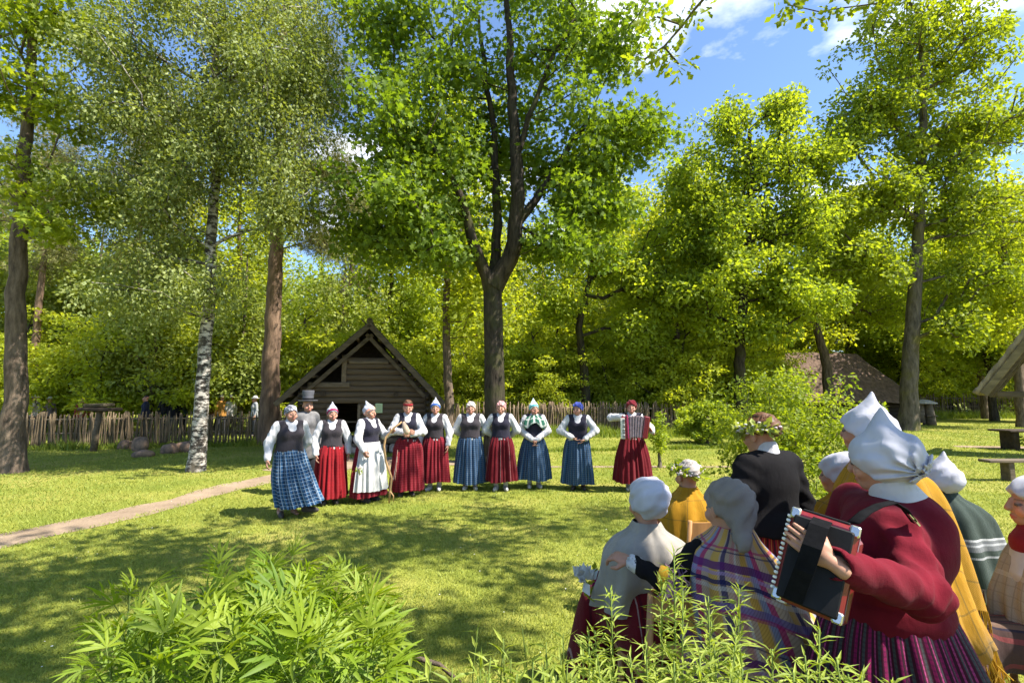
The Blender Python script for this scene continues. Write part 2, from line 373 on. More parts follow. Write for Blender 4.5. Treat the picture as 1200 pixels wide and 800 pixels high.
# --- the tall maple in the middle
B = G(580, 543)
Ym = B[1]
def bl(px, py, Y, rx, ry, rz, n): return (W(px, py, Y), (rx, ry, rz), n)
def build_maple():
    rng = np.random.default_rng(3)
    cl = blob_points(rng, [bl(590, 60, Ym, 3.0, 2.6, 2.3, 90), bl(490, 150, Ym-.6, 1.7, 2.0, 1.5, 62), bl(470, 235, Ym-1.0, 1.35, 1.6, .9, 40), bl(690, 170, Ym+.4, 1.6, 2.0, 1.3, 55),
        bl(700, 235, Ym+.5, 1.3, 1.6, .8, 34), bl(740, 160, Ym+.6, 1.0, 1.2, .6, 20), bl(580, 210, Ym-1.2, 2.0, 1.1, 1.2, 46), bl(590, 180, Ym+1.5, 2.4, 1.3, 2.0, 60), bl(590, -80, Ym, 3.2, 3.0, 2.2, 95),
        bl(455, 40, Ym, 1.3, 1.8, 1.4, 34), bl(690, 40, Ym, 1.7, 1.8, 1.3, 44), bl(520, 285, Ym-.6, 1.5, 1.2, .5, 26), bl(655, 290, Ym, 1.3, 1.3, .5, 20), bl(430, 275, Ym-.6, .8, 1, .5, 12)], .55)
    t = empty('maple_tree', B); tag(t, 'tall dark-trunked maple forking low, standing behind the row of performers', 'tree')
    fork = W(577, 335, Ym)
    stems = [(fork, W(600, 300, Ym-.1), W(606, 230, Ym-.2), W(600, 120, Ym), W(592, -60, Ym)), (fork+[0, .02, -.2], W(556, 290, Ym-.4), W(538, 225, Ym-.7), W(500, 160, Ym-.9)), (fork+[.02, .1, .1], W(583, 250, Ym+.4), W(578, 150, Ym+.6), W(560, 20, Ym+.6)),
             (W(604, 262, Ym-.15), W(628, 235, Ym+.1), W(655, 190, Ym+.4), W(690, 140, Ym+.5)), (W(602, 200, Ym-.1), W(618, 140, Ym-.2), W(650, 60, Ym-.3))]
    cl = open_front(rng, cl, stems, .42, .8)
    Vs, Qs, off = [], [], 0
    d = np.stack([np.min(np.linalg.norm(cl[:, None]-np.array(s)[None], axis=2), 1) for s in stems], 1); who = np.argmin(d, 1)
    for i, s in enumerate(stems):
        V, Q = skeleton(rng, s, [.22, .17, .14, .12, .09][i], .045, cl[who == i], step=.5, tip=.012, k=7); Vs.append(V); Qs.append(Q+off); off += len(V)
    m = MB(); pts = [B-[0, 0, .1], B+[0, 0, .25], W(580, 480, Ym), W(579, 420, Ym), W(578, 370, Ym), fork, fork+[0, 0, .35]]
    m.tube(pts, [.46, .31, .275, .255, .255, .24, .16], 18); Vs.append(m.V[0]); Qs.append(m.Q[0]+off)
    obj('trunk', make_mesh('trunk', np.concatenate(Vs)-B, np.concatenate(Qs)), M['bark_dark'], t)
    p = cluster_leaves(rng, 'lobed', cl, .64, 80, .145, up=.55, flat=.6, droop=.25); p[0][:] -= B
    obj('crown', leaf_mesh('crown', [p]), M['maple_leaf'], t)
build_maple()

# --- leafy tree at the left edge
B = G(14, 553); Y = B[1]; rng = np.random.default_rng(5)
cl = blob_points(rng, [bl(60, 20, Y-.4, 1.5, 1.4, .9, 34), bl(20, 100, Y, 1.1, 1.2, .9, 22), bl(70, 130, Y-.3, .9, 1.1, .6, 16), bl(20, 190, Y-.4, .8, 1, .5, 12), bl(90, 225, Y-.5, .8, .9, .45, 12), bl(20, 240, Y-.3, .7, .8, .5, 9), bl(-40, 60, Y, 1.6, 2, 2.4, 40), bl(-80, 200, Y, 1.2, 1.5, 1.5, 16), bl(30, -80, Y, 2, 2, 1.6, 40), bl(55, 265, Y-.6, .6, .7, .3, 7)], .6)
tree('broadleaf_tree', B, [B-[0, 0, .1], W(18, 430, Y), W(22, 300, Y), W(30, 180, Y), W(38, 60, Y), W(40, -60, Y)], .22, .055, cl, dict(kind='lobed', crad=.50, n=66, size=.125, up=.8, flat=.45, droop=.2), M['bark_brown'], M['bright_leaf'],
     'thick brown-trunked leafy tree at the very edge of the lawn left of the birch', seed=6, step=.5, low=2.8, k=10)
# --- birch
B = G(229, 552); Y = B[1]; rng = np.random.default_rng(8)
cl = blob_points(rng, [bl(250, 60, Y, 2.2, 1.8, 1.5, 70), bl(330, 100, Y-.2, 1.4, 1.5, 1.3, 44), bl(190, 130, Y-.2, 1.5, 1.5, 1.2, 40), bl(260, 170, Y-.4, 1.8, 1.3, 1.0, 44), bl(340, 220, Y-.4, 1.2, 1.2, 1.0, 30), bl(190, 240, Y-.4, 1.3, 1.2, 1.0, 34), bl(170, 330, Y-.4, 1.0, .9, .9, 20), bl(250, -60, Y, 2.6, 2, 1.6, 60), bl(120, 210, Y-.2, 1.0, 1, .9, 16), bl(255, 330, Y-.6, .8, .7, .6, 9), bl(150, 60, Y, 1.1, 1, 1.1, 20), bl(370, 40, Y, 1, 1, 1, 20)], .6)
tree('birch_tree', B, [B-[0, 0, .1], W(236, 470, Y), W(247, 330, Y), W(250, 250, Y), W(254, 150, Y), W(250, 40, Y), W(252, -60, Y)], .155, .045, cl, dict(kind='quad', crad=.58, n=215, size=.088, up=.3, flat=.6, droop=.75), M['birch_bark'], M['birch_leaf'],
     'white-barked birch with fine pale drooping leaves standing on the left lawn', seed=9, step=.45, low=3.4, tip=.013, wander=.2, k=9)
# --- the pine beside the log barn
B = G(314, 521); Y = B[1]; rng = np.random.default_rng(11)
cl = blob_points(rng, [bl(330, 190, Y, 2.4, 2, 2.2, 70), bl(380, 110, Y, 1.6, 1.6, 1.6, 40), bl(330, 60, Y, 2, 2, 1.8, 50), bl(390, 200, Y-.3, 1.0, 1.2, .9, 18), bl(280, 130, Y, 1.4, 1.5, 1.6, 30), bl(330, -40, Y, 2, 2, 2, 40), bl(385, 280, Y, 1.0, 1, .6, 12)], .6)
tree('pine_tree', B, [B-[0, 0, .1], W(318, 430, Y), W(322, 330, Y), W(326, 230, Y), W(332, 100, Y), W(335, -40, Y)], .31, .07, cl, dict(kind='needle', crad=.68, n=150, size=.21, up=.3, flat=.5), M['bark_pine'], M['pine_leaf'],
     'straight stout pine with olive needles close beside the log barn', seed=12, step=.6, low=4.5, tip=.012, k=9)
# --- trees on the right
def spread_tree(name, base_px, Y, trunk_px, r0, blobs, spec, wood, lm, label, seed, **kw):
    rng = np.random.default_rng(seed); B = W(base_px[0], base_px[1], Y); B[2] = 0
    cl = blob_points(rng, [bl(*b[:6], int(b[6]*1.9)) for b in blobs], .5)
    return tree(name, B, [B-[0, 0, .1]]+[W(x, y, Y) for x, y in trunk_px], r0, r0*.22, cl, spec, wood, lm, label, seed=seed+1, **kw)
spread_tree('oak_tree', (1063, 503), 25.0, [(1066, 440), (1072, 340), (1078, 240), (1082, 130), (1078, 20)], .36,
    [(1090, 60, 25, 3.6, 3, 2.6, 90), (1020, 130, 25, 1.8, 2, 1.4, 40), (1130, 150, 25, 3, 3, 2, 66), (1030, 230, 24.6, 2.2, 2, 1.2, 40), (1140, 250, 25, 3.0, 2.5, 1.4, 44), (1010, 310, 24.4, 2.0, 1.6, .9, 26), (1150, 330, 25, 2.6, 2, 1.0, 30), (985, 165, 25, .9, 1, .9, 14), (1075, -40, 25, 3, 3, 2, 40), (975, 250, 25, 1, 1, 1, 12), (1120, 385, 24.5, 1.3, 1.3, .6, 14), (1085, 190, 25, 2, 2, 1.5, 30)],
    dict(kind='quad', crad=.62, n=66, size=.215, up=.5, flat=.85, droop=.2), M['bark_grey'], M['bright_leaf'], 'large oak with moss at its foot on the right lawn, tallest crown on that side', 21, step=.8, low=4.4, tip=.026, wander=.25, k=9)
spread_tree('leafy_tree', (867, 470), 24.0, [(866, 420), (872, 340), (880, 240), (878, 150)], .28,
    [(890, 190, 24, 2.4, 2.2, 2.0, 66), (840, 260, 24, 2.0, 2, 1.8, 52), (930, 260, 24, 2.2, 2, 1.6, 52), (880, 320, 23.5, 2.6, 2, 1.1, 48), (815, 340, 23.5, 1.6, 1.6, .9, 28), (915, 130, 24, 1.0, 1, .7, 14), (850, 145, 24, 1.1, 1, .8, 15), (940, 350, 23, 1.5, 1.4, .8, 24), (800, 210, 24, 1.0, 1.2, 1.1, 18), (960, 190, 24, 1.2, 1.2, 1.2, 18), (880, 385, 23.2, 1.7, 1, .5, 16)],
    dict(kind='quad', crad=.60, n=66, size=.205, up=.5, flat=.85, droop=.2), M['bark_dark'], M['wood_leaf'], 'round-crowned leafy tree standing between the middle maple and the big oak', 31, step=.8, low=3.6, tip=.02, wander=.25, k=7)
spread_tree('leaning_tree', (688, 476), 25.0, [(684, 430), (678, 380), (690, 330), (700, 270)], .26,
    [(700, 300, 25, 2.4, 2, 1.2, 44), (760, 330, 25, 1.8, 1.6, 1.0, 30), (660, 360, 24.6, 1.3, 1.3, .9, 20), (750, 390, 24.6, 1.7, 1.3, .8, 22), (700, 230, 25.6, 2, 2, 1.6, 30), (790, 280, 25, 1.3, 1.4, 1.1, 20)],
    dict(kind='quad', crad=.60, n=64, size=.205, up=.5, flat=.85, droop=.2), M['bark_dark'], M['wood_leaf'], 'dark crooked tree leaning over the fence right of the maple', 41, step=.8, low=3.0, tip=.02, wander=.25, k=7)
spread_tree('crooked_tree', (972, 462), 29.0, [(968, 420), (958, 390), (950, 340), (960, 280)], .32,
    [(965, 330, 29, 2.5, 2, 1.3, 40), (1000, 280, 29.5, 2.2, 2, 1.6, 36), (930, 360, 29, 1.6, 1.5, .9, 20), (1030, 360, 29, 1.6, 1.4, .8, 18)],
    dict(kind='quad', crad=.64, n=60, size=.225, up=.5, flat=.85), M['bark_brown'], M['wood_leaf'], 'leaning brown-trunked tree in front of the long thatched roof', 51, step=.9, low=3.0, tip=.022, wander=.25, k=7)
# --- tall tree outside the picture whose crown throws the dappled shade on the lawn and whose twigs dip into the top edge
def build_shade_tree():
    rng = np.random.default_rng(77); C = []
    tries = 0
    while len(C) < 200 and tries < 60000:
        tries += 1
        gx, gy, z = rng.uniform(-8.5, 2.2), rng.uniform(2.2, 10.4), rng.uniform(5.8, 12.5)
        p = np.array([gx, gy, 0])+SUN*(z/SUN[2])
        if gx > -.5 and gy < 4.9: continue
        if gx > 1.2 and gy < 6.4: continue
        if gy > 8.6 + .25*gx and rng.random() < .75: continue        # the sunny strip in front of the performers
        if gx < -4.2 and gy > 7.4+.28*(gx+4.2): continue               # the sunny strip along the path
        hole = math.sin(gx*1.9+.6)*math.sin(gy*2.3+gx*.5)+.45*math.sin(gx*3.7+gy*3.1)
        if hole > (.02 if gx > -2.0 else .66): continue
        lim = 2.55+.80*max(p[1], .6) + .5
        if z < lim or p[0] > 10: continue
        C.append(p)
    C = np.array(C)
    B = np.array([6.6, -1.4, 0.0])
    t = empty('overhanging_oak', B); tag(t, 'oak reaching in from above with lobed leaf sprays at the top edge of the sky', 'tree')
    dips = [[W(925, 6, 6.2), W(960, 14, 6.0), W(985, 10, 5.9), W(1030, 4, 5.8), W(1050, -4, 5.8)], [W(815, 10, 6.0), W(800, 30, 6.0), W(778, 55, 6.1), W(755, 70, 6.2), W(770, 20, 6.1), W(795, 75, 6.0)]]
    tw = np.array([p for d in dips for p in d])
    V, Q = skeleton(rng, [B-[0, 0, .1], B+[-.1, .3, 2.5], B+[-.5, 1.0, 5], B+[-1.2, 2.2, 7.5], B+[-2.2, 3.6, 10]], .34, .09, np.concatenate([C, tw]), step=.6, tip=.012, k=7, low=3.5)
    obj('trunk', make_mesh('trunk', V-B, Q), M['bark_grey'], t)
    p1 = cluster_leaves(rng, 'oak', C, .55, 60, .17, up=.8, flat=.4, droop=.1); p2 = cluster_leaves(rng, 'oak', tw, .20, 26, .13, up=.6, flat=.6, droop=.2)
    for p in (p1, p2): p[0][:] -= B
    obj('crown', leaf_mesh('crown', [p1, p2]), M['bright_leaf'], t)
build_shade_tree()

# --- the wood behind: a few kinds of tree, each copy a tree of its own
def forest_kind(name, seed, h, crown, trunk_r, spec, wood, lm, low):
    rng = np.random.default_rng(seed)
    cl = blob_points(rng, crown, .55)
    V, Q = skeleton(rng, [(0, 0, -.2), (rng.normal()*.15, rng.normal()*.15, h*.35), (rng.normal()*.3, rng.normal()*.3, h*.7), (0, 0, h*.95)], trunk_r, .05, cl, step=1.0, tip=.02, low=low, k=6)
    tm = make_mesh('trunk', V, Q); tm.materials.append(wood)
    cm = leaf_mesh('crown', [cluster_leaves(rng, cl=cl, **spec)]); cm.materials.append(lm)
    return name, tm, cm
oakspec = dict(kind='quad', crad=1.0, n=74, size=.26, up=.6, flat=.7, droop=.2)
KIND = [
  forest_kind('broadleaf_tree', 101, 15, [((0, 0, 9), (3, 3, 4.5), 90), ((1.2, .6, 5), (2.4, 2.4, 1.8), 34), ((-1.2, -.5, 6), (2.4, 2.4, 2), 34)], .22, oakspec, M['bark_dark'], M['wood_leaf'], 2.5),
  forest_kind('broadleaf_tree', 102, 18, [((0, 0, 12), (3.2, 3.2, 5), 110), ((.8, -.8, 7), (2.6, 2.6, 2), 34)], .26, oakspec, M['bark_brown'], M['wood_bright'], 4),
  forest_kind('broadleaf_tree', 103, 12, [((0, 0, 6.5), (2.8, 2.8, 4), 90), ((1.6, -.6, 4), (1.8, 1.8, 1.5), 24), ((-1.4, 0, 3.5), (1.6, 1.6, 1.2), 20)], .17, oakspec, M['bark_grey'], M['wood_leaf_pale'], 1.8),
  forest_kind('pine_tree', 104, 20, [((0, 0, 15.5), (2.6, 2.6, 4), 90), ((.5, .3, 10.5), (2.0, 2.0, 1.6), 22)], .24, dict(kind='needle', crad=.9, n=120, size=.30, up=.3, flat=.45), M['bark_pine'], M['pine_leaf'], 8),
]
UND = forest_kind('understorey_tree', 105, 5, [((0, 0, 3), (2.0, 2.0, 1.9), 60), ((.9, .3, 1.6), (1.4, 1.4, .9), 20), ((-.9, -.3, 1.7), (1.4, 1.4, .9), 20)], .07, dict(kind='quad', crad=.62, n=95, size=.165, up=.8, flat=.4, droop=.2), M['bark_dark'], M['wood_bright'], .6)
FDESC = {0: 'dark-trunked broadleaf tree', 1: 'tall bright green broadleaf tree', 2: 'pale green grey-barked tree', 3: 'straight red-barked pine', 9: 'small leafy understorey tree'}
ZONE = [(130, 'behind the tree at the left edge'), (260, 'behind the birch'), (345, 'behind the stout pine'), (530, 'in the wood behind the log barn'), (640, 'in the wood behind the maple'), (780, 'beyond the middle fence'), (930, 'behind the round-crowned tree'), (1060, 'around the thatched house'), (9999, 'beyond the far right fence')]
def put_tree(kind, x, y, s, rz, lean=0.0):
    name, tm, cm = UND if kind == 9 else KIND[kind]; px = 600+600*x/y; z = next(t for q, t in ZONE if px < q)
    d = 'nearer' if y < (26 if kind == 9 else 33) else 'farther'
    t = empty(name, (x, y, 0), rz, s); t.rotation_euler[1] = lean; tag(t, d+' '+FDESC[kind]+' '+z, 'tree', FDESC[kind]+'s '+z)
    obj('trunk', tm, None, t); obj('crown', cm, None, t)
rnd = random.Random(4)
# (pixel column, distance, kind, scale)
spots = [(528, 23, 1, .92), (40, 24, 3, .85), (75, 29, 2, 1), (150, 25, 3, .9), (180, 30, 3, 1), (110, 34, 2, 1.1), (215, 33, 0, 1), (275, 30, 1, .9), (400, 29, 2, .8), (455, 31, 0, 1), (400, 38, 3, 1), (430, 44, 3, 1.05), (500, 38, 2, 1), (560, 40, 1, .9),
  (545, 46, 3, 1), (640, 42, 1, .95), (600, 52, 3, 1), (720, 40, 2, 1), (660, 50, 0, 1), (770, 42, 2, 1), (730, 54, 3, .9), (850, 46, 1, .9), (905, 50, 0, .9), (960, 52, 1, .85), (1020, 50, 0, .95), (1050, 58, 1, .9),
  (1110, 46, 0, 1), (1150, 36, 1, .95), (1185, 48, 0, 1.1), (1230, 38, 1, 1), (-30, 30, 0, 1), (-70, 25, 2, 1), (10, 38, 3, 1.1), (130, 46, 0, 1.2), (240, 44, 2, 1.2), (310, 46, 0, 1.2), (375, 52, 0, 1.2), (470, 56, 0, 1.2), (180, 22.5, 2, .75), (60, 50, 2, 1.2), (-20, 50, 3, 1.2), (1290, 44, 0, 1), (1095, 47, 2, 1.1), (285, 23, 2, .72), (1170, 60, 2, 1.1), (-110, 36, 1, 1), (795, 29, 1, .8), (955, 46, 1, 1.1), (1000, 47, 1, 1.15), (835, 37, 1, 1.05), (835, 31, 0, .95), (1140, 44, 1, 1.1), (1192, 27, 1, .85), (1160, 33, 0, 1), (1052, 45, 0, 1.1), (760, 34, 1, .95), (700, 44, 1, 1.1), (925, 48, 2, 1.3), (875, 42, 1, 1.1), (1215, 32, 2, 1)]
for px, D, k, s in spots:
    put_tree(k, (px-600)/600*D, D, s*rnd.uniform(.95, 1.05), rnd.uniform(0, 6.28), rnd.uniform(-.03, .03))
under = [(90, 23.5, .9), (140, 23, .95), (200, 24, 1), (255, 23.5, .95), (30, 24, 1), (-20, 24, 1), (545, 25.6, .75), (590, 25.2, .8), (625, 26.2, .95), (662, 25.8, .8), (700, 26.8, .9), (735, 25.5, .85), (770, 26, .95), (805, 24.6, .9), (850, 26, .95), (600, 30, 1.3), (560, 31, 1.3), (680, 31, 1.35), (745, 31, 1.35), (355, 24, 1), (545, 27, .9), (620, 28, 1), (655, 30, 1.1), (730, 29, 1), (790, 27, 1), (830, 27, 1.0), (760, 33, 1.2), (690, 34, 1.2), (580, 36, 1.2), (520, 33, 1.2), (1120, 45, 1.2), (1180, 44, 1.3), (1050, 46, 1.2), (1000, 48, 1.3), (460, 26, .9), (300, 25, 1), (430, 24, 1), (850, 33, 1.1), (640, 24.6, .6), (1150, 52, 1.5), (910, 44, 1.2), (150, 27, 1.2), (70, 30, 1.3), (903, 32, .95), (878, 29, 1.0), (1080, 43.5, 1.2), (1135, 43, 1.2), (1205, 43, 1.3), (1165, 43.5, 1.1), (500, 25, .8)]
for px, D, s in under:
    put_tree(9, (px-600)/600*D, D, s*rnd.uniform(.9, 1.1), rnd.uniform(0, 6.28))
# far mass of the wood, where no single tree can be told
rng = np.random.default_rng(61); th = rng.uniform(-1.05, 1.05, 620); rr = rng.uniform(60, 78, 620); hh = rng.random(620)*15+.3
fw = np.stack([np.sin(th)*rr, np.cos(th)*rr, hh], 1)
fo = obj('far_wood', leaf_mesh('far_wood', [cluster_leaves(rng, 'quad', fw, 2.6, 60, .85, up=.6, flat=.7)]), M['wood_leaf']); tag(fo, 'distant mass of green wood behind all the single trees', None, None, 'stuff')
# ------------------------------------------------------------------ ground, paths, grass
def ground_mat():
    m, n, l = new_mat('lawn'); tc = N(n, 'ShaderNodeTexCoord'); v = tc.outputs['Object']
    f1 = noise(n, l, .55, 5, .6, v); f2 = noise(n, l, 9, 5, .7, v); f3 = noise(n, l, 60, 3, .6, v, (1, .45, 1))
    a = ramp(n, l, f1, [(.34, (.165, .205, .034)), (.50, (.245, .262, .052)), (.68, (.355, .325, .10))])
    b = mixrgb(n, l, .55, a, ramp(n, l, f2, [(.3, (.45, .5, .3)), (.7, (1.25, 1.2, 1.1))]), 'MULTIPLY')
    b = mixrgb(n, l, .6, b, ramp(n, l, f3, [(.3, (.4, .45, .3)), (.7, (1.35, 1.3, 1.1))]), 'MULTIPLY')
    return finish(m, n, l, b, .9, f3, .9, .03, .1)
def dirt_mat():
    m, n, l = new_mat('bare_earth'); f1 = noise(n, l, 1.2, 5, .65); f2 = noise(n, l, 28, 5, .7)
    a = ramp(n, l, f1, [(.3, (.21, .155, .105)), (.7, (.37, .285, .20))]); a = mixrgb(n, l, .6, a, ramp(n, l, f2, [(.3, (.55, .5, .48)), (.7, (1.1, 1.1, 1.1))]), 'MULTIPLY')
    return finish(m, n, l, a, .95, f2, .6, .02, .1)
M['lawn'] = ground_mat(); M['dirt'] = dirt_mat()
def sheet(name, x0, x1, y0, y1, z, mat):
    return obj(name, make_mesh(name, [[x0, y0, z], [x1, y0, z], [x1, y1, z], [x0, y1, z]], np.array([[0, 1, 2, 3]])), mat)
g = sheet('ground', -260, 260, -60, 420, 0, M['lawn']); g['kind'] = 'structure'
PATHS = []
def ragged(name, line, widths, z, seed):
    """an uneven ribbon of trodden earth along a line on the ground"""
    rng = np.random.default_rng(seed); line = np.asarray(line, float)[:, :2]; d = np.r_[0, np.cumsum(np.linalg.norm(np.diff(line, axis=0), axis=1))]
    n = max(8, int(d[-1]/.16)); q = np.linspace(0, d[-1], n); c = np.stack([np.interp(q, d, line[:, i]) for i in (0, 1)], 1)
    for _ in range(6): c[1:-1] = (c[:-2]+c[1:-1]*2+c[2:])/4
    w = np.interp(q, d, widths); t = np.gradient(c, axis=0); t /= np.linalg.norm(t, axis=1, keepdims=True); s = np.stack([-t[:, 1], t[:, 0]], 1)
    def rough():
        a = rng.normal(size=n); b = a.copy()
        for _ in range(2): a = np.convolve(a, [.25, .5, .25], 'same')
        for _ in range(20): b = np.convolve(b, [.25, .5, .25], 'same')
        return a*.16+b*.6
    L = c+s*(w/2*(1+rough()))[:, None]; Rr = c-s*(w/2*(1+rough()))[:, None]
    V = np.concatenate([np.c_[L, np.full(n, z)], np.c_[Rr, np.full(n, z)]]); Q = [[i, n+i, n+i+1, i+1] for i in range(n-1)]
    o = obj(name, make_mesh(name, V, np.array(Q)), M['dirt']); o['kind'] = 'structure'
    PATHS.append((c, w)); return o
ragged('path', [G(-260, 690), G(-60, 648), G(40, 626), G(130, 606), G(215, 585), G(285, 568), G(330, 556), G(400, 548)], [.95, .9, .86, .8, .74, .72, .85, .9], .004, 1)
ragged('path', [G(318, 552), G(370, 544), G(430, 541), G(500, 541), G(560, 545)], [.7, 1.9, 2.3, 1.7, .5], .008, 2)
ragged('path', [G(560, 546), G(640, 547), G(740, 547), G(830, 547), G(900, 545)], [.3, .26, .3, .26, .2], .006, 3)
ragged('path', [G(1120, 523), G(1165, 524), G(1215, 526), G(1290, 528)], [.5, 1.2, 1.6, 1.5], .005, 4)
def on_path(x, y):
    m = np.zeros(len(x), bool)
    for c, w in PATHS:
        for i in range(0, len(c), 2): m |= (x-c[i, 0])**2+(y-c[i, 1])**2 < (w[i]*.36)**2
    return m
M['grass'] = leaf_mat('grass_blades', (.15, .213, .028), (.35, .37, .078), .35, .015, (1.2, 1.15, .65))
rng = np.random.default_rng(15); NB = 265000
yy = np.exp(rng.uniform(np.log(1.6), np.log(30), NB)); xx = rng.uniform(-1.08, 1.08, NB)*yy
keep = ~on_path(xx, yy); xx, yy = xx[keep], yy[keep]; n = len(xx)
patch = np.clip(.5+.28*np.sin(xx*.9+1.3*np.sin(yy*.7))*np.sin(yy*1.1+xx*.4)+.22*np.sin(xx*2.7+2*np.sin(yy*1.9+1))*np.sin(yy*3.1+xx*1.3)+.16*np.sin(xx*7.1+yy*2.3)*np.sin(yy*6.3-xx*3.2), 0, 1)
thin = rng.random(len(xx)) > .55*np.clip((patch-.72)*5, 0, 1); xx, yy, patch = xx[thin], yy[thin], patch[thin]; n = len(xx)
hgt = (.014+.022*rng.random(n)+.008*patch)*np.clip(.75+yy*.055, .8, 2.2); wid = np.clip(.0028*yy**.75, .004, .03)
a = rng.uniform(0, 2*np.pi, n); lean = rng.normal(size=(n, 2))*.65
Pb = np.stack([xx, yy, np.zeros(n)], 1); dx = np.stack([np.cos(a), np.sin(a), np.zeros(n)], 1)*wid[:, None]/2
tipv = Pb+np.c_[lean*hgt[:, None], hgt]
V = np.stack([Pb-dx, Pb+dx, tipv], 1).reshape(-1, 3); F = np.arange(3*n).reshape(-1, 3)
o = obj('grass', make_mesh('grass', V, F, smooth=False, attrs={'rnd': np.repeat(np.clip(rng.random(n)*.5+patch*.6-.05, 0, 1), 3)}), M['grass']); tag(o, 'short mown grass of the sunlit lawn', None, None, 'stuff')
# daisies and bits scattered in the lawn
M['daisy'] = plain('daisy', (.8, .8, .74), .7, 30, .1, 0)
k = 110; yy = rng.uniform(3.2, 11, k); xx = rng.uniform(-.9, .5, k)*yy; mb = MB()
for i in range(k):
    r = rng.uniform(.004, .009); th = np.arange(6)*np.pi/3; mb.add(np.c_[xx[i]+r*np.cos(th), yy[i]+r*np.sin(th), np.full(6, rng.uniform(.03, .05))], None, [[0, 1, 2], [0, 2, 3], [0, 3, 4], [0, 4, 5]])
o = mb.build('daisy_flowers', M['daisy']); tag(o, 'tiny white daisies dotted over the lawn', None, None, 'stuff')
# taller unmown fringe along the fences and the low planted edging behind the performers
M['rough_grass'] = leaf_mat('rough_grass', (.11, .18, .018), (.28, .32, .045), .4, .02)
def fringe(name, label, line, width, n, h, seed):
    rng = np.random.default_rng(seed); line = np.asarray(line)[:, :2]; d = np.r_[0, np.cumsum(np.linalg.norm(np.diff(line, axis=0), axis=1))]
    q = rng.uniform(0, d[-1], n); x = np.interp(q, d, line[:, 0])+rng.normal(size=n)*width*.4; y = np.interp(q, d, line[:, 1])+rng.normal(size=n)*width
    hh = h*(.4+rng.random(n)*.8)*(.6+.6*np.sin(q*1.7)**2); P = np.c_[x, y, np.zeros(n)]; a = rng.uniform(0, 6.28, n); w = np.c_[np.cos(a), np.sin(a), np.zeros(n)]*(.012+.012*rng.random(n))[:, None]
    tp = P+np.c_[rng.normal(size=(n, 2))*.35*hh[:, None], hh]
    o = obj(name, make_mesh(name, np.stack([P-w, P+w, tp], 1).reshape(-1, 3), np.arange(3*n).reshape(-1, 3), smooth=False, attrs={'rnd': np.repeat(rng.random(n), 3)}), M['rough_grass']); tag(o, label, None, None, 'stuff')
fringe('rough_grass', 'unmown grass at the foot of the middle fence', [G(520, 511), G(850, 510)], .5, 9000, .42, 1)
fringe('edging_grass', 'low dark line of plants edging the lawn behind the performers', [G(635, 529), G(760, 527), G(900, 524)], .08, 2600, .16, 2)
fringe('rough_grass', 'unmown grass at the foot of the left fence', [G(-40, 528), G(330, 521)], .25, 4500, .26, 3)
fringe('rough_grass', 'long grass under the far fence on the right', [G(1040, 489), G(1230, 489)], .8, 6000, .5, 4)

# ------------------------------------------------------------------ fences
M['picket_tan'] = plain('picket_tan', (.155, .115, .07), .9, 30, .45, .4, .01, stretch=(1, 1, .15))
M['picket_grey'] = plain('picket_grey', (.18, .13, .082), .9, 30, .45, .4, .01, stretch=(1, 1, .15))
M['rail_wood'] = plain('rail_wood', (.20, .16, .11), .9, 12, .3, .4, .01)
def picket_mesh(seed, mat):
    rng = np.random.default_rng(seed); z = np.linspace(0, 1, 5); off = np.cumsum(rng.normal(size=(5, 2))*.006, axis=0)
    m = MB(); m.tube(np.c_[off, z], [.018, .019, .017, .016, .011], 6); me = m.mesh('picket', True); me.materials.append(mat); return me
def fence(a, b, h, step, label, mat, seed, singles=300, slant=.05, thick=1.0):
    a, b = np.asarray(a), np.asarray(b); L = np.linalg.norm(b-a); u = (b-a)/L; rng = random.Random(seed)
    t = empty('picket_fence', a); tag(t, label, 'fence'); mes = [picket_mesh(seed*10+i, mat) for i in range(5)]; k = 0; rest = MB(); x = 0.0
    side = np.array([-u[1], u[0], 0])
    while x < L:
        p = u*x+side*rng.uniform(-.03, .03); hh = h*rng.uniform(.86, 1.07); tl = rng.gauss(0, slant); tl2 = rng.gauss(0, .03); s = rng.uniform(.8, 1.5)*thick
        if k < singles: obj('picket', mes[k % 5], None, t, p, (tl2, tl, rng.uniform(0, 6)), (s, s, hh))
        else: rest.tube([p, p+np.array([u[0]*tl*hh, u[1]*tl*hh, hh])], .02*s, 4)
        x += step*rng.uniform(.6, 1.4); k += 1
    if rest.n:
        o = rest.build('picket_row', mat, t); o['kind'] = 'stuff'
    for z in (.42, .82):
        m = MB(); m.tube([side*.05+[0, 0, h*z], u*L/2+side*.055+[0, 0, h*z+.02], u*L+side*.05+[0, 0, h*z]], .028, 6); m.build('rail', M['rail_wood'], t, True)
    for q in np.arange(0, L, 2.4):
        m = MB(); m.tube([u*q+side*.07+[0, 0, -.1], u*q+side*.07+[0, 0, h*1.06]], .055, 7); m.build('post', mat, t, True)
    return t
fence(G(-60, 528), G(338, 520.5), 1.12, .042, 'rustic fence of thin tan sticks along the left side of the lawn', M['picket_tan'], 1, thick=1.15, slant=.07)
fence(G(518, 508), G(850, 507), 1.33, .040, 'close-set brown stick fence running behind the row of performers', M['picket_grey'], 2, thick=1.25)
fence(W(955, 488, 41)*[1, 1, 0], W(1290, 488, 41)*[1, 1, 0], 1.65, .10, 'dark shaded stick fence far across the right lawn', M['picket_grey'], 3, singles=120)

